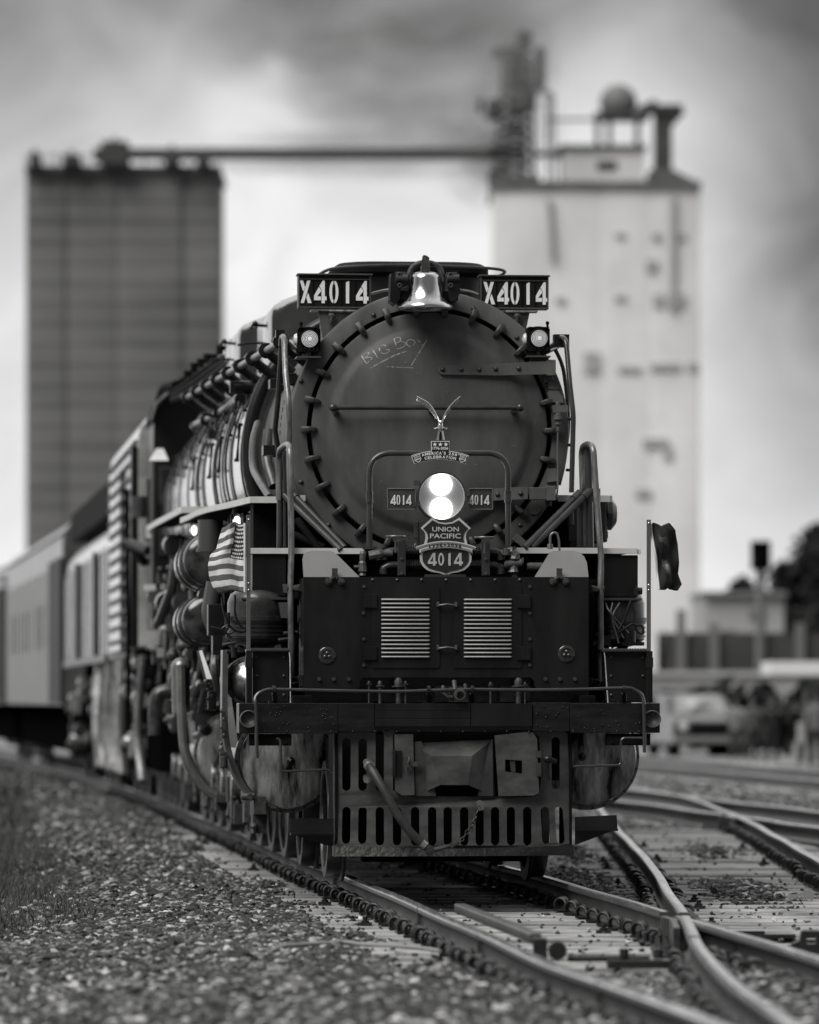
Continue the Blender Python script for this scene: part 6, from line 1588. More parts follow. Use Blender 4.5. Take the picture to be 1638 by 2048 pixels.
mb = MB(); v, f = fill2d([[(-.11, .0), (-.09, -.03), (-.03, .0), (.03, -.07), (.07, -.075), (.09, -.03), (.09, .04), (.05, .055), (-.02, .03), (-.09, .02)]] + [[(-.02 + i * .03, -.012 + j * .018), (-.008 + i * .03, -.012 + j * .018), (-.008 + i * .03, -.004 + j * .018), (-.02 + i * .03, -.004 + j * .018)] for i in range(3) for j in range(2)], .006)
mb.add([(x, z_ , y) for x, y, z_ in v], f); o = mb.build("anchor_plate", mat("galvanised", .42, .45, .6), None); o.location = (PX(1602, 38.5), 38.5, -.11); tag(o, "bright perforated metal plate lying by the right hand rail", "metal plate")
# a pale root or cable lying over the gravel
mb = MB(); cp = [(540, 1903), (565, 1893), (610, 1889), (660, 1886), (690, 1884), (730, 1889), (790, 1892), (850, 1897), (880, 1902)]
P = [];
for x, y in cp: dd = GD(y, -.155); P.append((PX(x, dd), dd, -.155))
mb.tube(catmull(P, 5), .013, 7); o = mb.build("cable", mat("cable_tan", .26, .8), None); tag(o, "pale bent cable lying across the gravel beside the ties", "cable")

# ---------------------------------------------------------------- ground
def ballast_z(x, d):
    o = x - trk(d)
    z = -.214 if not 29.6 < d < 61 else -.262
    if d < 62:
        r_ = DIV2F(d) + .6
    else: r_ = trk(d) + 9
    if o < -1.32: z = -.186 - max(0, (-o - 1.9)) * .055
    elif o < -.80: z += max(0, (mnoise.noise(Vector((x * 2.2, d * .55, 5))) * .13 + .045) * ((-o - .80) / .52) ** .7)
    if d < 29.0: z = max(z, -.214 + .055 * min(1, (29.0 - d) / 1.2)) if o >= -1.32 else z + .03 * min(1, (29 - d) / 1.2)
    # heaps of stone between the rails and over tie ends
    for cx_, cd, rx, rd, h_ in ((1.45, 44, .38, 4.5, .115), (2.75, 42.0, .50, 3.4, .10), (2.7, 28.8, .9, 1.5, .09), (3.1, 53, .5, 3.5, .085), (1.7, 53, .35, 4, .09), (-.1, 50, .5, 6, .06)):
        e = ((x - cx_) / rx) ** 2 + ((d - cd) / rd) ** 2
        if e < 4: z += h_ * math.exp(-e)
    return z - .01 + .008 * mnoise.noise(Vector((x * 1.3, d * .8, 0)))
mb = MB(); xs_ = np.concatenate([np.linspace(-14, -3, 30), np.linspace(-2.8, 5.5, 84), np.linspace(5.8, 14, 20)]); ds = np.concatenate([np.linspace(18, 62, 130), np.linspace(62.5, 130, 90)])
vs = [(float(x + (trk(d) * (1 if False else 0))), float(d), ballast_z(x, d)) for d in ds for x in xs_]; nx = len(xs_)
fs = [(j * nx + i, j * nx + i + 1, (j + 1) * nx + i + 1, (j + 1) * nx + i) for j in range(len(ds) - 1) for i in range(nx - 1)]
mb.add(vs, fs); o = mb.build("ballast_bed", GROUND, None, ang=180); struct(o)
mb = MB(); gx = np.concatenate([np.linspace(-900, -20, 12), np.linspace(-16, 16, 9), np.linspace(20, 900, 12)]); gy = np.concatenate([np.linspace(-60, 140, 12), np.linspace(160, 2400, 14)])
nx = len(gx); mb.add([(float(x), float(y), -.50 if y < 118 or True else -.3) for y in gy for x in gx], [(j * nx + i, j * nx + i + 1, (j + 1) * nx + i + 1, (j + 1) * nx + i) for j in range(len(gy) - 1) for i in range(nx - 1)])
struct(mb.build("ground", YARD, None, ang=180))
mb = MB(); mb.add([(4.2, 74, -.222), (40, 74, -.222), (60, 170, -.20), (-1, 170, -.20)], [(0, 1, 2, 3)]); mb.box(-1, 60, 170.2, 171, -.52, -.20); struct(mb.build("yard_surface", YARD, None))

# loose stone
def stone(seed):
    bm = bmesh.new(); rnd = random.Random(seed); s_ = (rnd.uniform(.95, 1.35), rnd.uniform(.75, 1.1), rnd.uniform(.5, .8))
    for i in range(13):
        v = Vector((rnd.gauss(0, 1), rnd.gauss(0, 1), rnd.gauss(0, 1))).normalized() * rnd.uniform(.85, 1.1); bm.verts.new((v.x * s_[0], v.y * s_[1], v.z * s_[2]))
    h_ = bmesh.ops.convex_hull(bm, input=bm.verts); bmesh.ops.delete(bm, geom=[g_ for g_ in h_["geom_interior"] if isinstance(g_, bmesh.types.BMVert)], context='VERTS')
    me = bpy.data.meshes.new("stone"); bm.to_mesh(me); bm.free(); me.materials.append(STONE); return me
m = bpy.data.materials.new("ballast_stone"); m.use_nodes = True; t_ = m.node_tree; b_ = t_.nodes["Principled BSDF"]; b_.inputs["Roughness"].default_value = .75
oi = t_.nodes.new("ShaderNodeObjectInfo"); rp = t_.nodes.new("ShaderNodeValToRGB"); t_.links.new(oi.outputs["Random"], rp.inputs[0]); e = rp.color_ramp.elements
e[0].position = 0; e[0].color = (.014, .014, .014, 1); e[1].position = 1; e[1].color = (.65, .65, .65, 1)
for p_, c_ in ((.4, .03), (.7, .085), (.86, .21), (.95, .42)):
    k = e.new(p_); k.color = (c_, c_, c_, 1)
tcn = t_.nodes.new("ShaderNodeTexCoord"); no = t_.nodes.new("ShaderNodeTexNoise"); no.inputs["Scale"].default_value = 3.0; no.inputs["Detail"].default_value = 4; t_.links.new(tcn.outputs["Object"], no.inputs["Vector"])
mx = t_.nodes.new("ShaderNodeMixRGB"); mx.blend_type = 'MULTIPLY'; mx.inputs[0].default_value = .8; t_.links.new(rp.outputs[0], mx.inputs[1])
r2_ = t_.nodes.new("ShaderNodeValToRGB"); r2_.color_ramp.elements[0].position = .3; r2_.color_ramp.elements[0].color = (.4, .4, .4, 1); r2_.color_ramp.elements[1].position = .7; r2_.color_ramp.elements[1].color = (1.4, 1.4, 1.4, 1)
t_.links.new(no.outputs[0], r2_.inputs[0]); t_.links.new(r2_.outputs[0], mx.inputs[2]); t_.links.new(mx.outputs[0], b_.inputs["Base Color"])
STONE = m
sc_ = bpy.data.collections.new("stone_shapes")
for i in range(9): sc_.objects.link(bpy.data.objects.new("stone_shape", stone(100 + i)))
def scatter(name, P, S, label_kind="stuff"):
    me = bpy.data.meshes.new(name); me.from_pydata([tuple(p) for p in P], [], [])
    at = me.attributes.new("size", 'FLOAT', 'POINT'); at.data.foreach_set("value", S)
    o = bpy.data.objects.new(name, me); COL.objects.link(o); o["kind"] = "stuff"
    ng = bpy.data.node_groups.new(name, 'GeometryNodeTree'); ng.interface.new_socket("Geometry", in_out='INPUT', socket_type='NodeSocketGeometry'); ng.interface.new_socket("Geometry", in_out='OUTPUT', socket_type='NodeSocketGeometry')
    n_ = ng.nodes; l_ = ng.links; gi = n_.new("NodeGroupInput"); go = n_.new("NodeGroupOutput")
    ip = n_.new("GeometryNodeInstanceOnPoints"); ci = n_.new("GeometryNodeCollectionInfo"); ci.inputs["Collection"].default_value = sc_; ci.inputs["Separate Children"].default_value = True; ci.inputs["Reset Children"].default_value = True
    ip.inputs["Pick Instance"].default_value = True
    rv = n_.new("FunctionNodeRandomValue"); rv.data_type = 'FLOAT_VECTOR'; rv.inputs[0].default_value = (-.5, -.5, 0); rv.inputs[1].default_value = (.5, .5, 6.28)
    ri = n_.new("FunctionNodeRandomValue"); ri.data_type = 'INT'; ri.inputs[4].default_value = 0; ri.inputs[5].default_value = 8; ri.inputs[8].default_value = 5
    na = n_.new("GeometryNodeInputNamedAttribute"); na.data_type = 'FLOAT'; na.inputs[0].default_value = "size"
    l_.new(gi.outputs[0], ip.inputs["Points"]); l_.new(ci.outputs[0], ip.inputs["Instance"]); l_.new(rv.outputs[0], ip.inputs["Rotation"]); l_.new(ri.outputs[2], ip.inputs["Instance Index"]); l_.new(na.outputs[0], ip.inputs["Scale"]); l_.new(ip.outputs[0], go.inputs[0])
    md = o.modifiers.new("scatter", 'NODES'); md.node_group = ng; return o
rng = np.random.default_rng(3)
P = []; S = []
tie_d = [t[2] for t in tie_list]
def near_rail(x, d):
    for f_ in (lr, DIVF, DIV2F):
        if abs(x - f_(d)) < .085: return True
    return abs(x - lr(d) - GA) < .085
def put(n, d0, d1, size0, size1):
    dd = np.sqrt(rng.uniform(d0 ** 2, d1 ** 2, n)); uu_ = rng.uniform(-.086, .086, n)
    for d, u in zip(dd, uu_):
        x = u * d; o = x - trk(d)
        if d > 62 and x > DIV2F(d) - 1: pass
        z = ballast_z(x, d)
        s_ = size0 + (size1 - size0) * rng.random() ** 1.5; s_ *= (1.0 if rng.random() < .92 else 1.35)
        on_tie = False
        if d < 62 and -1.34 < o and x < DIV2F(d) + .55:
            k = int(np.searchsorted(tie_d, d)); 
            for kk in (k - 1, k):
                if 0 <= kk < len(tie_d) and abs(d - tie_d[kk]) < .14: on_tie = True
        if on_tie and z < ZT - .004:
            if rng.random() > (.035 if o > -1.1 else .10): continue
            z = ZT + .006; s_ *= .55
        if near_rail(x, d): continue
        if z < -.232 and o > -1.34 and not on_tie and rng.random() > .06: continue
        if not on_tie and z < -.2 and -1.34 < o < 99 and d < 62 and z + s_ * .5 > ZT + .004: s_ *= .7
        P.append((x, d, z + s_ * rng.uniform(-.1, .45))); S.append(s_)
put(50000, 21, 33, .017, .040); put(62000, 33, 46, .018, .038); put(60000, 46, 80, .022, .040); put(14000, 80, 118, .03, .05)
scatter("ballast_stones", P, S)
# a few big stones of their own
for px, py, D_, s_, lab in ((1425, 1705, 46.5, (.13, .2, .075), "large pointed rock on the ties right of the bending rail"), (1420, 1756, 40.5, (.075, .1, .03), "flat pale rock on the small stones between the right hand rails"),
                     (345, 1838, 36.5, (.06, .07, .04), "pale rounded rock at the edge of the grass")):
    pass
def rock(x, d, z, s_, seed, lab):
    me = stone(seed); o = bpy.data.objects.new("rock", me.copy()); COL.objects.link(o); o.location = (x, d, z); o.scale = s_; tag(o, lab, "rock")
rock(PX(1447, 43), 43, -.165, (.15, .2, .085), 7, "large pointed rock on the ties right of the bending rail")
rock(PX(1418, 40), 40, -.175, (.085, .1, .035), 8, "flat pale rock among the small stones between the right hand rails")
rock(PX(688, 31.4), 31.4, -.17, (.04, .05, .025), 9, "single dark stone lying on the bare concrete ties left of the rail")

# grass along the left edge
rng = np.random.default_rng(8); vs = []; fs = []
for i in range(60000):
    d = math.sqrt(rng.uniform(31 ** 2, 62 ** 2)) if i < 40000 else rng.uniform(60, 125); x = rng.uniform(-.088, -.05) * d
    o = x - trk(d); lim = (-2.65 if d < 62 else -2.65 + min(.5, (d - 62) * .03)) + .4 * mnoise.noise(Vector((d * .35, 3, 0))) - max(0, 38.5 - d) * .28
    if o > lim: continue
    if rng.random() < .6 and o > lim - .5: continue
    if mnoise.noise(Vector((x * 2.2, d * .7, 9))) < -.12: continue
    z = ballast_z(x, d) - .02; h_ = rng.uniform(.05, .20) * (1 if d < 62 else 1.3) * min(1, (lim - o) / .5 + .35); a = rng.uniform(0, 6.28); l_ = rng.uniform(.2, .8) * h_; w_ = .0035 if d < 62 else .012; ca, sa = math.cos(a), math.sin(a)
    b = len(vs); wx, wy = w_, 0.0
    vs += [(x - wx, d - wy, z), (x + wx, d + wy, z), (x + ca * l_ * .35 + wx * .8, d + sa * l_ * .35, z + h_ * .6), (x + ca * l_ * .35 - wx * .8, d + sa * l_ * .35, z + h_ * .6), (x + ca * l_, d + sa * l_, z + h_ * .95)]
    fs += [(b, b + 1, b + 2, b + 3), (b + 3, b + 2, b + 4)]
mb = MB(); mb.add(vs, fs); o = mb.build("grass", mat("grass_grey", .06, .7, var=.5, vs=(3, 3, 3)), None, kind="stuff", ang=180)

# ================================================================== VEHICLES BEHIND THE LOCOMOTIVE
def on_track(name, d0, d1):
    x0, x1 = trk(d0), trk(d1); a = math.atan2(-(x1 - x0), d1 - d0); r_ = empty(name, (x0, d0, 0), a); return r_, math.hypot(x1 - x0, d1 - d0)
def section(mb, prof, y0, y1):
    n = len(prof); mb.add([(x, y0, z) for x, z in prof] + [(x, y1, z) for x, z in prof], [tuple(range(n)), tuple(range(n, 2 * n))] + [(i, (i + 1) % n, n + (i + 1) % n, n + i) for i in range(n)])
def shell(hw, z0, z1, rr_): return [(-hw, z0), (-hw, z1 - rr_)] + [(-hw + rr_ * (1 - math.cos(R(a))), z1 - rr_ + rr_ * .8 * math.sin(R(a))) for a in (20, 40, 60, 80)] + [(hw - rr_ * (1 - math.cos(R(a))), z1 - rr_ + rr_ * .8 * math.sin(R(a))) for a in (80, 60, 40, 20)] + [(hw, z1 - rr_), (hw, z0)]
def bogie_wheels(root, ys_, r_):
    for y in ys_:
        mb = MB()
        for s in (-1, 1): mb.lathe([(r_ - .1, 0), (r_, 0), (r_, .1), (r_ + .03, .11), (r_ + .03, .14), (.1, .14), (.1, -.02), (r_ - .12, .03), (r_ - .1, 0)], (s * .86, y, r_), (-s, 0, 0), 32)
        mb.cyl((-.8, y, r_), (.8, y, r_), .08); mb.build("wheel_pair", mat("wheel_tyre", .07, .35, .5), root)
        mb = MB(); mb.cbox((-.98, y, r_), .14, .3, .3); mb.cyl((-1.05, y, r_), (-1.14, y, r_), .12, n=14); mb.build("axle_box", mat("axle_box_grey", .25, .4, .3), root, bevel=.02)
t1, Lt = on_track("tender", 61.1, 70.0); tag(t1, "black coal tender with slatted shiny side coupled behind the cab", "tender")
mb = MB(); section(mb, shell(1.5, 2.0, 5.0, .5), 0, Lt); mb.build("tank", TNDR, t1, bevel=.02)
mb = MB()
for k in range(14): z = 2.1 + k * .18; mb.box(-1.53, -1.5, .3, Lt - .2, z, z + .06)
mb.build("side_slat", mat("slat_dark", .03, .5), t1, bevel=.01)
mb = MB(); mb.box(-1.58, -1.5, .0, .3, 2.0, 4.4); mb.box(-1.55, -1.5, Lt * .45, Lt * .45 + .15, 2.0, 4.3); mb.build("side_post", BLK, t1)
mb = MB(); mb.box(-1.2, 1.2, .5, Lt - .5, .5, 1.99); mb.tube([(-1.6, .2, 1.0), (-1.62, .2, 3.9)], .03, 8); mb.build("underframe", SHADEBLK, t1)
bogie_wheels(t1, [1.2, 2.6, 4.0, 5.4, 6.8, 8.1], .53)
t2, L2 = on_track("water_tender", 70.7, 86.0); tag(t2, "rounded auxiliary water tender with tall shiny side behind the slatted tender", "tender")
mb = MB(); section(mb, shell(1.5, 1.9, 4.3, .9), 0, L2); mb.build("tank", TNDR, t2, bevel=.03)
mb = MB(); mb.box(-1.56, -1.5, 3.3, 3.7, 2.0, 3.5); mb.box(-1.57, -1.5, 9.6, 9.8, 2.0, 3.5); mb.box(-1.54, -1.5, 0, L2, 1.9, 2.0)
for k in range(14): mb.box(-1.515, -1.5, .4 + k * 1.08, .46 + k * 1.08, 2.0, 3.5)
mb.build("side_rib", BLK, t2)
mb = MB(); mb.box(-1.42, 1.42, .2, L2 - .2, 4.0, 4.45); mb.box(-1.2, 1.2, .8, 3.0, 4.4, 4.75); mb.build("top_walkway", BLK2, t2)
mb = MB(); mb.box(-1.2, 1.2, .5, L2 - .5, .5, 1.89); mb.build("underframe", SHADEBLK, t2)
bogie_wheels(t2, [1.5, 3.2, 4.9, 10.4, 12.2, 14.0], .48)
for d0, d1, lab, zz in ((87.4, 111, "grey passenger coach coupled directly behind the rounded water tender", 4.65), (112.3, 137, "farthest passenger coach of the train behind the grey coach", 4.5)):
    c1, Lc = on_track("passenger_coach", d0, d1); tag(c1, lab, "passenger coach", "coaches of the train")
    mb = MB(); section(mb, shell(1.5, 1.25, zz, .55), 0, Lc); mb.build("body", CARM, c1, bevel=.03)
    mb = MB(); mb.box(-.6, .6, -.06, -.005, 1.5, 3.6); mb.build("end_door", BLK2, c1)
    for k in range(9):
        mb = MB(); mb.box(-1.515, -1.495, 2.2 + k * 2.25, 3.5 + k * 2.25, 2.3, 3.1); mb.build("window", mat("coach_window", .03, .6, spec=.1), c1)
    mb = MB()
    for k in range(12): mb.box(-1.53, -1.5, 4.6 + k * 1.6, 5.1 + k * 1.6, 1.3, 3.7)
    mb.build("side_rib", mat("rib_pale", .38, .4), c1)
    mb = MB(); mb.box(-1.545, -1.498, -.02, 4.2, 1.3, 3.8); mb.build("side_door", mat("door_dark", .02, .6), c1)
    mb = MB(); section(mb, [(-1.52, zz - .45), (-.8, zz + .05), (.8, zz + .05), (1.52, zz - .45)], .02, Lc - .02); mb.build("roof", mat("roof_dark", .03, .6), c1)
    mb = MB(); mb.box(-1.2, 1.2, 1, Lc - 1, .45, 1.24); mb.build("underframe", SHADEBLK, c1); bogie_wheels(c1, [2.2, 4.6, Lc - 4.6, Lc - 2.2], .46)

for t_, Ln in ((t1, Lt), (t2, L2)):      # springs, pipes and journal covers below the tanks
    random.seed(int(Ln))
    for i in range(20):
        y = random.uniform(.3, Ln - .3); z = random.uniform(.6, 1.8); mb = MB(); k = i % 4
        if k == 0: mb.cyl((-1.1, y, z), (-1.42, y, z), random.uniform(.12, .24), n=18); mb.sphere((-1.42, y, z), .1, 10)
        elif k == 1: mb.tube(catmull([(-1.4, y, .4), (-1.45, y + .1, 1.0), (-1.4, y + random.uniform(-.4, .4), 1.9)], 4), random.uniform(.04, .09), 8)
        elif k == 2: mb.cyl((-1.38, y, z), (-1.38, y + .6, z), .11, n=14)
        else: mb.cbox((-1.38, y, z), .12, .3, .16)
        mb.build("running_gear_fitting", mat("gear_bright", .38, .3, .6, var=.5, vs=(5, 5, 5)) if i % 3 else mat("gear_dark", .04, .4, .3), t_)
# ================================================================== GRAIN ELEVATORS, FAR BEHIND
DS = 380.0
LOBE = .11
def flat_lobe(mb, o, x, y, k):
    mb.v = mb.v[:o] + [(a, y + (b - y) * k, c) for a, b, c in mb.v[o:]]
def lathe_at(mb, x, y, z0, z1, r_, n=40): mb.lathe([(.01, z0), (r_, z0), (r_, z1), (.01, z1)], (x, y, 0), (0, 0, 1), n); flat_lobe(mb, 0, x, y, LOBE)
e1 = empty("grain_elevator", (PX(246, DS), DS, -.5)); tag(e1, "tall dark block of joined grain silos with machinery on its roof", "grain elevator")
zt = PZ(345, DS) + .5; W1 = PX(440, DS) - PX(55, DS); nS = 4
rad = [1.6, 2.3, 2.6, 1.6]; tot = 2 * sum(rad); x = -W1 / 2
for k in range(nS):
    r_ = rad[k] * W1 / tot; mb = MB(); lathe_at(mb, x + r_, 0 if k % 2 == 0 else .2, 0, zt, r_ * 1.04); s = mb.build("silo", SILO, e1)
    mb = MB()
    for j in range(26): z = 1.5 + j * zt / 27; mb.lathe([(r_ * 1.04, z), (r_ * 1.045 + .05, z + .03), (r_ * 1.045 + .05, z + .14), (r_ * 1.04, z + .17)], (x + r_, 0 if k % 2 == 0 else .2, 0), (0, 0, 1), 40)
    flat_lobe(mb, 0, x, 0 if k % 2 == 0 else .2, LOBE); mb.build("ring_seam", mat("seam_grey", .23, .8), s); x += 2 * r_
mb = MB(); mb.box(-W1 / 2 + .1, W1 / 2 - .1, 1.5, 12, 0, zt - .2); mb.build("rear_bins", SILO, e1)
mb = MB(); mb.box(-W1 / 2 - .1, W1 / 2 + .1, -.7, 12.2, zt, zt + .45)
for k in range(14): xx = -W1 / 2 + k * W1 / 13; mb.cyl((xx, -.6, zt + .4), (xx, -.6, zt + 1.2), .05)
mb.cyl((-W1 / 2, -.6, zt + 1.2), (W1 / 2, -.6, zt + 1.2), .05); mb.build("roof_slab", DSTEEL, e1)
for k, (a, b, h_) in enumerate(((62, 82, .8), (128, 162, .7), (205, 258, 1.7), (330, 360, 1.1), (395, 420, .6))):
    mb = MB(); mb.box(PX(a, DS) - e1.location.x, PX(b, DS) - e1.location.x, -2, 1, zt + .44, zt + .45 + h_); mb.cyl((PX((a + b) / 2, DS) - e1.location.x, -1, zt + .4), (PX((a + b) / 2, DS) - e1.location.x, -1, zt + h_ + .9), .35, .1, 10); mb.build("roof_vent", DSTEEL, e1)
# conveyor bridge between the two
g = empty("conveyor_bridge", (0, DS + 4, 0)); tag(g, "long dark conveyor gallery bridging from the dark silos to the pale elevator", "conveyor bridge")
xa, xb = PX(198, DS), PX(1010, DS); za, zb = PZ(303, DS), PZ(291, DS)
mb = MB(); mb.box(xa, xb, -.6, .6, za - .15, za + .62); mb.box(xa, xb - 4, -.6, -.5, zb - .2, zb - .1)
nb_ = 44
for k in range(nb_ + 1): xx = xa + (xb - xa) * k / nb_; mb.box(xx - .05, xx + .05, -.62, -.5, za, zb - .1)
mb.box(xa + 6, xb, .5, .6, za, zb); mb.build("gallery", mat("gallery_steel", .07, .7), g)
mb = MB(); mb.box(xa - .6, xa + 1.6, -1, 1, za - .3, za + .6); mb.cyl((xa + .2, 0, PZ(335, DS)), (xa + .2, 0, za), .2); mb.cyl((xa + 5.2, 0, PZ(335, DS)), (xa + 5.2, 0, za), .12); mb.cyl((xa + 8.0, 0, PZ(335, DS)), (xa + 8.0, 0, za), .12); mb.build("bridge_support", DSTEEL, g)
# pale elevator
e2 = empty("grain_elevator", (PX(1200, DS), DS, -.5)); tag(e2, "pale concrete grain elevator topped by a headhouse, cyclone and open steel tower", "grain elevator")
ox = e2.location.x
def X2(px): return PX(px, DS) - ox
def Z2(py): return PZ(py, DS) + .5
zt2 = Z2(378); LOBE = .05
xe = [985, 1100, 1200, 1300, 1398]
for a, b in zip(xe[:-1], xe[1:]):
    mb = MB(); r_ = (X2(b) - X2(a)) / 2; lathe_at(mb, X2(a) + r_, 0, 0, zt2, r_ * 1.03); mb.build("silo", SILOW, e2)
mb = MB(); mb.box(X2(990), X2(1395), .8, 12, 0, zt2 - .1); mb.build("rear_wall", SILOW, e2)
mb = MB(); mb.box(X2(980), X2(1402), -.4, 12.3, zt2, zt2 + .55); mb.box(X2(985), X2(1080), .5, 10, zt2 + .5, zt2 + 1.1); mb.hexa([(X2(1290), .2, zt2 + .5), (X2(1398), .2, zt2 + .5), (X2(1398), 4, zt2 + .5), (X2(1290), 4, zt2 + .5), (X2(1300), .2, zt2 + 1.5), (X2(1345), .2, zt2 + 1.5), (X2(1345), 4, zt2 + 1.5), (X2(1300), 4, zt2 + 1.5)]); mb.build("roof_edge", MSTEEL, e2)
mb = MB(); mb.box(X2(1125), X2(1292), -1, 6, zt2 + .5, Z2(292)); hh_ = mb.build("headhouse", SILOW, e2)
mb = MB(); mb.box(X2(1118), X2(1296), -1.3, 6.4, Z2(292), Z2(284)); mb.build("headhouse_roof", MSTEEL, hh_)
mb = MB(); mb.box(X2(1196), X2(1236), -1.1, -1.01, Z2(334), Z2(317)); mb.build("window", DSTEEL, hh_)
mb = MB(); mb.box(X2(1312), X2(1347), -.9, .9, zt2 + .5, Z2(205)); mb.box(X2(1300), X2(1368), -1.2, 1.2, Z2(218), Z2(203)); mb.hexa([(X2(1340), -1, Z2(240)), (X2(1352), -1, Z2(240)), (X2(1352), 1, Z2(240)), (X2(1340), 1, Z2(240)), (X2(1340), -1, Z2(215)), (X2(1374), -1, Z2(215)), (X2(1374), 1, Z2(215)), (X2(1340), 1, Z2(215))]); mb.build("elevator_leg", DSTEEL, e2)
mb = MB(); c = (X2(1240), 0, Z2(196)); mb.sphere(c, X2(1278) - X2(1240), 24, sz=.98); mb.build("dust_cyclone", mat("cyclone_grey", .17, .6), e2)
mb = MB(); mb.box(X2(1192), X2(1300), -1.2, 1.2, Z2(232), Z2(218))
for px in (1198, 1222, 1278): mb.box(X2(px) - .16, X2(px) + .16, -.9, .9, Z2(286), Z2(225))
mb.cyl((X2(1280), 0, Z2(215)), (X2(1318), 0, Z2(198)), .4); mb.box(X2(1098), X2(1196), -.3, .3, Z2(232), Z2(228)); mb.box(X2(1060), X2(1130), -1, 1, Z2(303), Z2(297)); mb.build("cyclone_stand", mat("stand_steel", .06, .7), e2)
# tall open steel tower
mb = MB(); random.seed(3)
def leg(ax, az, bx, bz_, r_=.16, y=-1.2): mb.cyl((X2(ax), y, Z2(az)), (X2(bx), y + .2, Z2(bz_)), r_, n=6)
for px in (988, 1016, 1046, 1070): leg(px, 375, px + (1052 - px) * .35, 110)
for k in range(12):
    z0 = 370 - k * 22; leg(990 + k * 2.0, z0, 1066 - k * .2, z0 - 22, .13); leg(1066 - k * .2, z0, 990 + k * 2.0, z0 - 22, .13); leg(985 + k * 2, z0, 1072 - k * .3, z0, .12)
leg(1098, 380, 1098, 175, .12); leg(1110, 375, 1108, 180, .1); leg(1075, 178, 1105, 182, .1)
mb.build("tower_frame", mat("tower_steel", .07, .7), e2)
for k, (px, py, w_, h_) in enumerate(((1050, 75, 30, 34), (1030, 98, 50, 22), (995, 100, 14, 14), (1082, 130, 20, 80), (1040, 150, 40, 30), (962, 205, 12, 26), (992, 210, 34, 30), (1045, 200, 34, 36), (985, 225, 24, 14), (1012, 292, 66, 16), (992, 350, 30, 30), (1035, 364, 46, 14), (1062, 190, 24, 34), (1030, 250, 30, 10))):
    mb = MB(); mb.box(X2(px) - w_ / F * DS / 2, X2(px) + w_ / F * DS / 2, -1.6 - .1 * (k % 3), .4, Z2(py + h_ / 2), Z2(py - h_ / 2)); mb.cyl((X2(px), -.6, Z2(py - h_ / 2)), (X2(px), -.6, Z2(py - h_ / 2 - 8)), w_ / F * DS / 3, .1, 10)
    mb.build("tower_machine", mat("tower_steel", .07, .7) if k % 2 else mat("stand_steel", .06, .7), e2, bevel=.1)
# stains and slots on the white wall
mb = MB()
for px, py, w_, h_ in ((1312, 472, 18, 10), (1358, 472, 26, 9), (1316, 600, 20, 22), (1352, 600, 36, 24), (1240, 595, 22, 9), (1182, 724, 30, 40), (1258, 738, 46, 10), (1330, 733, 60, 12), (1385, 732, 22, 14), (1310, 885, 50, 16), (1240, 470, 20, 8), (1302, 530, 22, 20), (1120, 600, 20, 10), (1335, 905, 16, 26), (1285, 985, 30, 14)):
    mb.box(X2(px) - w_ / F * DS / 2, X2(px) + w_ / F * DS / 2, -.33, .3, Z2(py + h_ / 2), Z2(py - h_ / 2))
build_each(mb, "wall_hatch", mat("hatch_grey", .42, .8), e2)
mb = MB(); mb.cyl((X2(1098), -.4, Z2(400)), (X2(1104), -.4, Z2(520)), .22, n=8); mb.box(X2(1340), X2(1350), -.5, -.25, Z2(620), Z2(390)); build_each(mb, "down_pipe", mat("hatch_grey", .20, .8), e2)

for ch_ in e2.children:
    if ch_.name.split('.')[0] in ('headhouse', 'elevator_leg', 'dust_cyclone', 'cyclone_stand', 'tower_frame', 'tower_machine'): ch_.location.y = 3.0
# ================================================================== RIGHT MIDDLE GROUND
DM = 150.0
def mid(name, px0, px1, py0, py1, D_, th, m_, label, cat, group=None, bevel=.03):
    mb = MB(); mb.box(PX(px0, D_), PX(px1, D_), D_, D_ + th, PZ(py1, D_), PZ(py0, D_)); o = mb.build(name, m_, None, bevel=bevel); tag(o, label, cat, group); return o
w_ = empty("yard_wall", (0, 0, 0)); tag(w_, "long pale low concrete wall behind the parked car", "wall")
mb = MB(); mb.box(PX(1290, 172), PX(2300, 172), 172, 172.4, -.5, PZ(1352, 172)); mb.build("panel", mat("wall_pale", .30, .85, var=.3, vs=(.4, .4, .8)), w_)
mb = MB(); mb.box(PX(1285, 172), PX(2310, 172), 171.9, 172.5, PZ(1352, 172), PZ(1342, 172)); mb.build("coping", mat("coping_pale", .42, .8), w_)
fz = PZ(1345, 190); ft = PZ(1252, 190)
fn = empty("steel_fence", (0, 0, 0)); tag(fn, "dark panelled fence with grey posts above the pale wall", "fence")
mb = MB(); mb.box(PX(1315, 190), PX(2200, 190), 190.1, 190.2, -.5, ft - .25); mb.hexa([(PX(1290, 190), 190.1, -.5), (PX(1330, 190), 190.1, -.5), (PX(1330, 190), 190.2, -.5), (PX(1290, 190), 190.2, -.5), (PX(1312, 190), 190.1, 1.6), (PX(1330, 190), 190.1, ft), (PX(1330, 190), 190.2, ft), (PX(1312, 190), 190.2, 1.6)]); mb.build("panel", DSTEEL, fn)
for i in range(9):
    px = (1362, 1428, 1521, 1600, 1690, 1780, 1870, 1960, 2050)[i]; mb = MB(); mb.box(PX(px - 9, 190), PX(px + 9, 190), 189.8, 190.09, -.5, ft + (.6 if i == 0 else .1)); mb.build("post", mat("post_grey", .16, .8), fn)
hs = empty("storage_building", (0, 0, 0)); tag(hs, "pale flat roofed building beyond the dark fence", "building")
mb = MB(); mb.box(PX(1408, 230), PX(1568, 230), 230, 240, -.5, PZ(1190, 230)); wl = mb.build("wall", mat("building_pale", .38, .8), hs)
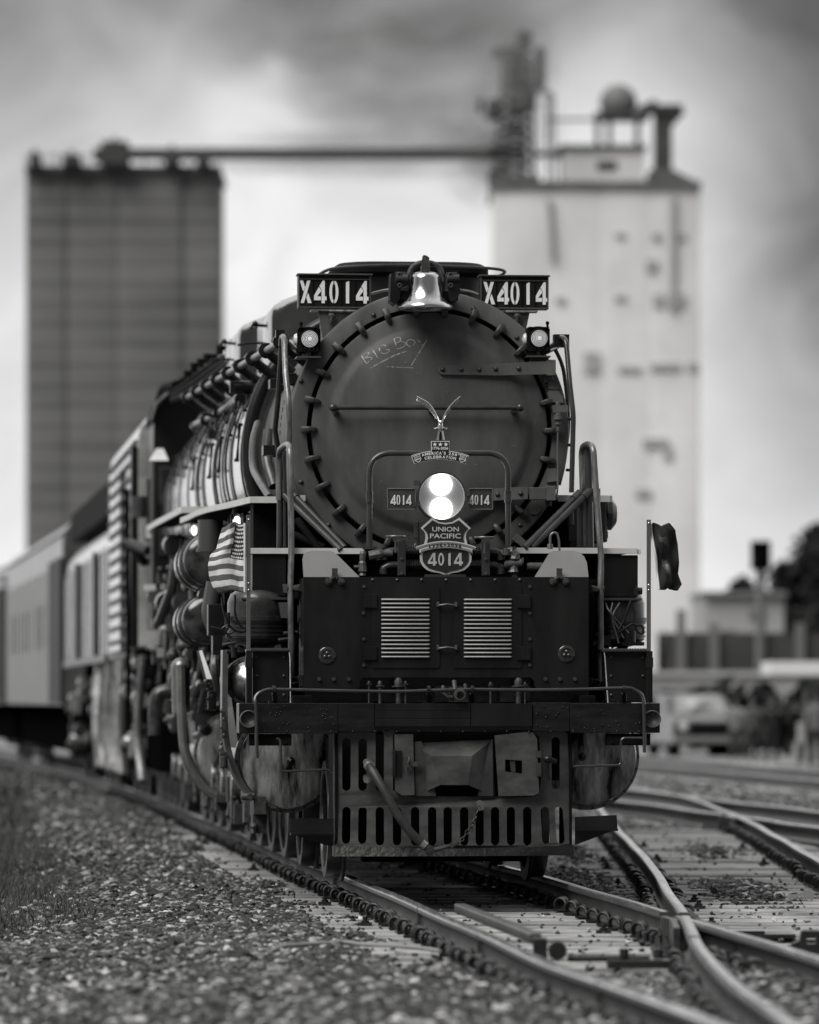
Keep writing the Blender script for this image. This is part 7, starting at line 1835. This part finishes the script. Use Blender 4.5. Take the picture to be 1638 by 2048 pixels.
mb = MB(); mb.box(PX(1404, 230), PX(1573, 230), 229.6, 240.4, PZ(1190, 230), PZ(1183, 230)); mb.build("roof", mat("building_roof", .22, .8), hs)
mb = MB(); mb.box(PX(1440, 230), PX(1470, 230), 229.9, 229.99, -.5, PZ(1262, 230)); mb.box(PX(1500, 230), PX(1530, 230), 229.9, 229.99, PZ(1240, 230), PZ(1222, 230)); mb.build("window", MSTEEL, wl)
sg = empty("signal_mast", (PX(1521, 180), 180, -.5)); tag(sg, "railway signal with a black head on a grey mast before the trees", "signal")
mb = MB(); mb.cyl((0, 0, 0), (0, 0, PZ(1140, 180) + .5), .20, .16, 14); mb.build("mast", mat("post_grey", .16, .8), sg)
mb = MB(); mb.box(-.34, .34, -.3, .2, PZ(1140, 180) + .5, PZ(1082, 180) + .5)
for k in range(2): z = PZ(1095 + k * 30, 180) + .5; mb.lathe([(.16, 0), (.17, -.3)], (0, -.3, z), (0, 1, 0), 18, a0=0, a1=2 * math.pi)
hd2 = mb.build("signal_head", BLK2, sg, bevel=.03)
mb = MB()
for k in range(8): mb.cyl((-.16, -.22, .8 + k * .45), (.16, -.22, .8 + k * .45), .02, n=6)
mb.build("ladder", MSTEEL, sg)
aw = empty("loading_platform", (0, 0, 0)); tag(aw, "bright white flat canopy on posts at the right edge above the people", "canopy")
mb = MB(); mb.box(PX(1541, 150), PX(1900, 150), 150, 154, PZ(1349, 150), PZ(1323, 150)); mb.build("canopy", mat("canopy_white", .8, .6), aw)
for px in (1549, 1700, 1880): mb = MB(); mb.cyl((PX(px, 150), 150.3, -.5), (PX(px, 150), 150.3, PZ(1349, 150)), .07); mb.build("post", mat("post_pale", .35, .7), aw)

def tree(x, y, h_, w_, seed, label, n_=1500):
    rnd = random.Random(seed); root = empty("tree", (x, y, -.5)); tag(root, label, "tree", "trees behind the dark fence")
    mb = MB(); mb.cyl((0, 0, 0), (0, 0, h_ * .55), w_ * .07, w_ * .03, 10)
    cl = []
    for k in range(11):
        a = rnd.uniform(0, 6.28); r_ = w_ * .5 * math.sqrt(rnd.random()); z = h_ * rnd.uniform(.35, .9); r_ *= 1.2 - .6 * abs(z / h_ - .55); p = (r_ * math.cos(a), r_ * math.sin(a), z); cl.append((p, w_ * rnd.uniform(.15, .26)))
        mb.tube([(0, 0, h_ * .3), (p[0] * .5, p[1] * .5, (h_ * .35 + z) / 2), p], .05, 6, rs=[w_ * .03, w_ * .02, w_ * .008])
    mb.build("trunk", mat("bark", .06, .9), root)
    mb = MB()
    for i in range(n_):
        c, r_ = rnd.choice(cl); v = Vector((rnd.gauss(0, 1), rnd.gauss(0, 1), rnd.gauss(0, 1))).normalized() * r_ * rnd.uniform(.4, 1.15); p = Vector(c) + v; s_ = rnd.uniform(.18, .40)
        u = Vector((rnd.gauss(0, 1), rnd.gauss(0, 1), rnd.gauss(0, 1))).normalized(); t = u.orthogonal().normalized(); b_ = u.cross(t)
        mb.add([p - t * s_, p - b_ * s_ * .6, p + t * s_, p + b_ * s_ * .6], [(0, 1, 2, 3)])
    mb.build("crown", mat("leaf_grey", .035, .8, var=.5, vs=(1, 1, 1), spec=.1), root)
for i, (px, D_, pt_, wpx, lab) in enumerate(((1610, 260, 1025, 110, "tall dark tree at the right edge, highest of the row"), (1578, 270, 1075, 90, "dark tree directly right of the signal head"), (1655, 255, 1040, 120, "dark tree cut by the right edge"), (1520, 280, 1130, 70, "low dark tree behind the signal mast and pale building"), (1720, 265, 1010, 120, "dark tree beyond the right edge of the picture"), (1600, 275, 1110, 130, "broad lower tree filling the gap behind the fence"), (1460, 300, 1165, 60, "small tree just above the pale building's roof"))):
    tree(PX(px, D_), D_, PZ(pt_, D_) + .5, wpx * 1.7 / F * D_, 40 + i, lab, 3400)
for i, (px, h_, w_, lab) in enumerate(((1352, 1.5, 2.0, "low mottled shrub left of the parked vehicle"), (1478, 1.5, 2.6, "low mottled shrub just behind the person in mid grey clothes"), (1575, 1.7, 2.2, "mottled shrub between the dark clothed person and the ones near the bag"))):
    n0 = len(bpy.data.objects); tree(PX(px, 142), 142, h_, w_, 80 + i, lab, 900)
    sh_ = [o for o in bpy.data.objects if o.get("label") == lab][0]; sh_.name = "shrub"; sh_["category"] = "shrub"; sh_["group"] = "shrubs along the pale wall"; sh_.location.z = -.22
# faint far tree line on the horizon
mb = MB(); rnd = random.Random(2)
for i in range(2600):
    x = rnd.uniform(-70, 75); d = 560 + rnd.uniform(0, 25); z = rnd.uniform(-.4, 3.2 + 1.8 * mnoise.noise(Vector((x * .09, 0, 0)))); s_ = rnd.uniform(.5, 1.0); u = Vector((rnd.gauss(0, 1), rnd.gauss(0, 1), rnd.gauss(0, 1))).normalized(); t = u.orthogonal(); b_ = u.cross(t)
    p = Vector((x, d, z)); mb.add([p - t * s_, p - b_ * s_, p + t * s_, p + b_ * s_], [(0, 1, 2, 3)])
mb.build("distant_woods", mat("leaf_grey", .05, .7), None, kind="stuff")

# parked car
D_ = 138.0; car = empty("parked_car", (PX(1418, D_), D_, -.21), R(8)); tag(car, "dark parked vehicle with mottled reflections, facing the tracks behind the locomotive", "car")
mb = MB(); pr = [(0, .35), (.0, .95), (.25, 1.05), (1.15, 1.15), (1.8, 1.68), (3.6, 1.72), (4.3, 1.15), (4.5, 1.0), (4.5, .35)]
n = len(pr); vs = []
for x, k in ((-.98, 0), (-.9, 1), (.9, 1), (.98, 0)): vs += [(x * (.84 if z > 1.2 and True else 1), y, z if not (k == 0 and z > 1.6) else z - .06) for y, z in pr]
mb.add(vs, [(k * n + i, k * n + (i + 1) % n, (k + 1) * n + (i + 1) % n, (k + 1) * n + i) for k in range(3) for i in range(n)] + [tuple(range(n)), tuple(range(3 * n, 4 * n))])
mb.build("body", mat("car_mottled", .008, .3, var=.9, vs=(2.6, 2.6, 4.0), c2=.11, coat=.3), car, bevel=.05)  # noise tone paints the mottled reflections into the body colour
mb = MB(); mb.hexa([(-.72, 1.16, 1.19), (.72, 1.16, 1.19), (.72, 1.2, 1.21), (-.72, 1.2, 1.21), (-.66, 1.72, 1.655), (.66, 1.72, 1.655), (.66, 1.76, 1.66), (-.66, 1.76, 1.66)]); mb.build("windshield", mat("windshield_grey", .04, .15, .2, coat=1, var=.9, vs=(2, 2, 2), c2=.5), car)  # pale noise patches paint the reflection on the windshield
for x in (-.72, .72): mb = MB(); mb.lathe([(.001, 0), (.12, .0), (.12, .08)], (x, -.02, .85), (0, 1, 0), 20); mb.build("headlight", GLASSL, car)
mb = MB(); mb.box(-.5, .5, -.03, .0, .6, .92); mb.build("grille", BLK2, car); mb = MB(); mb.box(-.97, .97, -.12, .05, .38, .55); mb.build("bumper", mat("bumper_grey", .2, .4), car, bevel=.03)
for x in (-.84, .84):
    for y in (.9, 3.6): mb = MB(); mb.lathe([(.19, -.12), (.36, -.12), (.38, -.08), (.38, .08), (.36, .12), (.19, .12)], (x, y, .38), (1, 0, 0), 28); wh = mb.build("wheel", BLK2, car); mb = MB(); mb.lathe([(.001, -.1), (.19, -.1), (.2, .1), (.001, .1)], (x, y, .38), (1, 0, 0), 20); mb.build("rim", STEEL, wh)

# onlookers
def person(px, D_, h_, seed, label, tones, arm=(0, 0), face=180):
    root = empty("person", (PX(px, D_), D_, -.215), R(face)); tag(root, label, "person", "onlookers on the right")
    k = h_ / 1.75; me = bpy.data.meshes.new("body"); V = []; E_ = []; Rr = []
    def v(x, y, z, r_): V.append((x * k, y * k, z * k)); Rr.append(r_ * k); return len(V) - 1
    def ch(*ids):
        for a, b in zip(ids[:-1], ids[1:]): E_.append((a, b))
    pel = v(0, 0, .95, .15); wa = v(0, 0, 1.10, .135); chst = v(0, 0, 1.30, .16); nk0 = v(0, 0, 1.46, .075); nk = v(0, -.01, 1.52, .055); hd_ = v(0, -.015, 1.60, .085); top_ = v(0, 0, 1.70, .08); ch(pel, wa, chst, nk0, nk, hd_, top_)
    for s in (-1, 1):
        hip = v(s * .10, 0, .88, .095); kn = v(s * .12, -.02, .48, .062); an = v(s * .13, .02, .09, .042); to = v(s * .15, -.15, .035, .032); ch(pel, hip, kn, an, to)
        sh = v(s * .19, 0, 1.40, .06); up = arm[0 if s < 0 else 1]
        el_ = v(s * .26, -.08 - .12 * up, 1.14 + .05 * up, .042); wr = v(s * (.27 - .12 * up), -.14 - .20 * up, .90 + .40 * up, .028); pm = v(s * (.27 - .15 * up), -.17 - .22 * up, .83 + .45 * up, .030); ch(chst, sh, el_, wr, pm)
        for f_ in range(4): q0 = v(s * (.27 - .15 * up) + (f_ - 1.5) * .018, -.18 - .23 * up, .775 + .5 * up - abs(f_ - 1.5) * .006, .009); q1 = v(s * (.27 - .15 * up) + (f_ - 1.5) * .019, -.165 - .25 * up, .735 + .52 * up - abs(f_ - 1.5) * .006, .008); ch(pm, q0, q1)
        q0 = v(s * (.23 - .15 * up), -.20 - .22 * up, .82 + .45 * up, .010); ch(pm, q0)
    me.from_pydata(V, E_, []); o = bpy.data.objects.new("body", me); COL.objects.link(o); o.parent = root
    sk = o.modifiers.new("skin", 'SKIN'); sl = me.skin_vertices[0].data
    for i, r_ in enumerate(Rr): sl[i].radius = (r_, r_ * .8)
    sl[0].use_root = True; su = o.modifiers.new("sub", 'SUBSURF'); su.levels = su.render_levels = 1; o.data.materials.append(mat("skin_grey", .16, .6))
    def garment(name, rings, tone):
        mb = MB(); n = 16; vs = []
        for z, rx, ry, cx_ in rings: vs += [((cx_ + rx * math.cos(2 * math.pi * i / n)) * k, ry * math.sin(2 * math.pi * i / n) * k, z * k) for i in range(n)]
        mb.add(vs, [(j * n + i, j * n + (i + 1) % n, (j + 1) * n + (i + 1) % n, (j + 1) * n + i) for j in range(len(rings) - 1) for i in range(n)]); mb.build(name, mat("cloth_%03d" % int(tone * 1000), tone, .85), root)
    mb = MB(); n = 14
    garment("jacket", [(.84, .185, .145, 0), (.95, .19, .15, 0), (1.1, .175, .14, 0), (1.3, .21, .15, 0), (1.42, .19, .12, 0), (1.48, .09, .08, 0)], tones[0])
    for s in (-1, 1):
        up = arm[0 if s < 0 else 1]; mb = MB(); mb.tube([(s * .18 * k, 0, 1.41 * k), (s * .26 * k, (-.08 - .12 * up) * k, (1.14 + .05 * up) * k), (s * (.27 - .12 * up) * k, (-.14 - .2 * up) * k, (.91 + .40 * up) * k)], .05, 10, rs=[.075 * k, .06 * k, .045 * k]); mb.build("sleeve", mat("cloth_%03d" % int(tones[0] * 1000), tones[0], .85), root)
        mb = MB(); mb.tube([(s * .09 * k, 0, .93 * k), (s * .11 * k, -.01 * k, .5 * k), (s * .13 * k, .02 * k, .08 * k)], .05, 10, rs=[.115 * k, .085 * k, .06 * k]); mb.build("trouser_leg", mat("cloth_%03d" % int(tones[1] * 1000), tones[1], .85), root)
        mb = MB(); mb.sphere((s * .14 * k, -.06 * k, .045 * k), .05 * k, 10, sx=.9, sy=2.4, sz=.8); mb.build("shoe", BLK2, root)
    mb = MB(); mb.sphere((0, .012 * k, 1.665 * k), .098 * k, 14, sy=1.05, sz=1.0); mb.build("hair", mat("cloth_%03d" % int(tones[2] * 1000), tones[2], .85), root)
    mb = MB(); mb.sphere((0, -.10 * k, 1.61 * k), .014 * k, 6); [mb.sphere((s * .035 * k, -.088 * k, 1.64 * k), .010 * k, 6) for s in (-1, 1)]; mb.cbox((0, -.09 * k, 1.57 * k), .04 * k, .01 * k, .008 * k); mb.build("face", mat("face_dark", .12, .6), root)
    return root
person(1543, 128, 1.70, 1, "person in dark clothes with a pale chest patch standing right of the car", (.02, .015, .03), (1, 1), 10)
person(1612, 122, 1.80, 2, "person in dark jacket at the right edge holding something pale", (.02, .02, .05), (1, 0), -20)
person(1632, 120, 1.75, 3, "person in grey partly cut by the right edge", (.14, .03, .03), (0, 1), 0)
person(1505, 132, 1.62, 4, "person in a grey mottled top standing beside the parked vehicle", (.10, .04, .06), (0, 1), 30)
person(1472, 133, 1.6, 5, "person in mid grey clothes leaning by the vehicle's side", (.20, .05, .04), (1, 1), -15)
for px, lab, s_ in ((1555, "pale bag held at waist height by the person next to the right edge", .3),):
    mb = MB(); mb.cbox((PX(1606, 121), 121.5, .55), .2, .15, .5); o = mb.build("tote_bag", mat("bag_pale", .35, .8), None, bevel=.03); tag(o, "pale upright bag held by the person at the right edge", "bag")

# ---------------------------------------------------------------- smoke drifting round the tower and off to the left
sm = bpy.data.materials.new("drifting_smoke"); sm.use_nodes = True; t_ = sm.node_tree; t_.nodes.remove(t_.nodes["Principled BSDF"])
pv = t_.nodes.new("ShaderNodeVolumePrincipled"); pv.inputs["Color"].default_value = (.33, .33, .33, 1); pv.inputs["Anisotropy"].default_value = .2
tcn = t_.nodes.new("ShaderNodeTexCoord"); oi = t_.nodes.new("ShaderNodeObjectInfo")
ln = t_.nodes.new("ShaderNodeVectorMath"); ln.operation = 'LENGTH'; t_.links.new(tcn.outputs["Object"], ln.inputs[0])
fall = mth('MAXIMUM', mth('SUBTRACT', 1.0, ln.outputs["Value"], t_), 0.0, t_)
no = t_.nodes.new("ShaderNodeTexNoise"); no.noise_dimensions = '4D'; no.inputs["Scale"].default_value = 1.7; no.inputs["Detail"].default_value = 3; no.inputs["Distortion"].default_value = .8
t_.links.new(tcn.outputs["Object"], no.inputs["Vector"]); t_.links.new(mth('MULTIPLY', oi.outputs["Random"], 40, t_), no.inputs["W"])
den = mth('MULTIPLY', mth('MULTIPLY', fall, mth('MAXIMUM', mth('SUBTRACT', no.outputs[0], .38, t_), 0.0, t_), t_), 1.0, t_)
den = mth('MULTIPLY', den, 1.6, t_); t_.links.new(den, pv.inputs["Density"]); t_.links.new(pv.outputs[0], t_.nodes["Material Output"].inputs["Volume"])
um = bpy.data.meshes.new("smoke"); bm = bmesh.new(); bmesh.ops.create_icosphere(bm, subdivisions=2, radius=1.03); bm.to_mesh(um); bm.free(); um.materials.append(sm)
for px, py, wx, wz, lab in ((1030, 120, 110, 130, "tower top"), (1000, 250, 150, 120, "tower foot"), (985, 340, 120, 90, "roof end"), (790, 215, 330, 130, "middle"), (640, 90, 320, 130, "upper left"), (700, 310, 420, 60, "bridge"), (880, 60, 240, 110, "top")):
    o = bpy.data.objects.new("smoke", um); COL.objects.link(o); dy_ = DS - 4 if lab == 'tower top' else DS + 9; o.location = (PX(px, dy_), dy_, PZ(py, dy_)); o.scale = (wx / F * DS, 4.5, wz / F * DS); o["kind"] = "stuff"
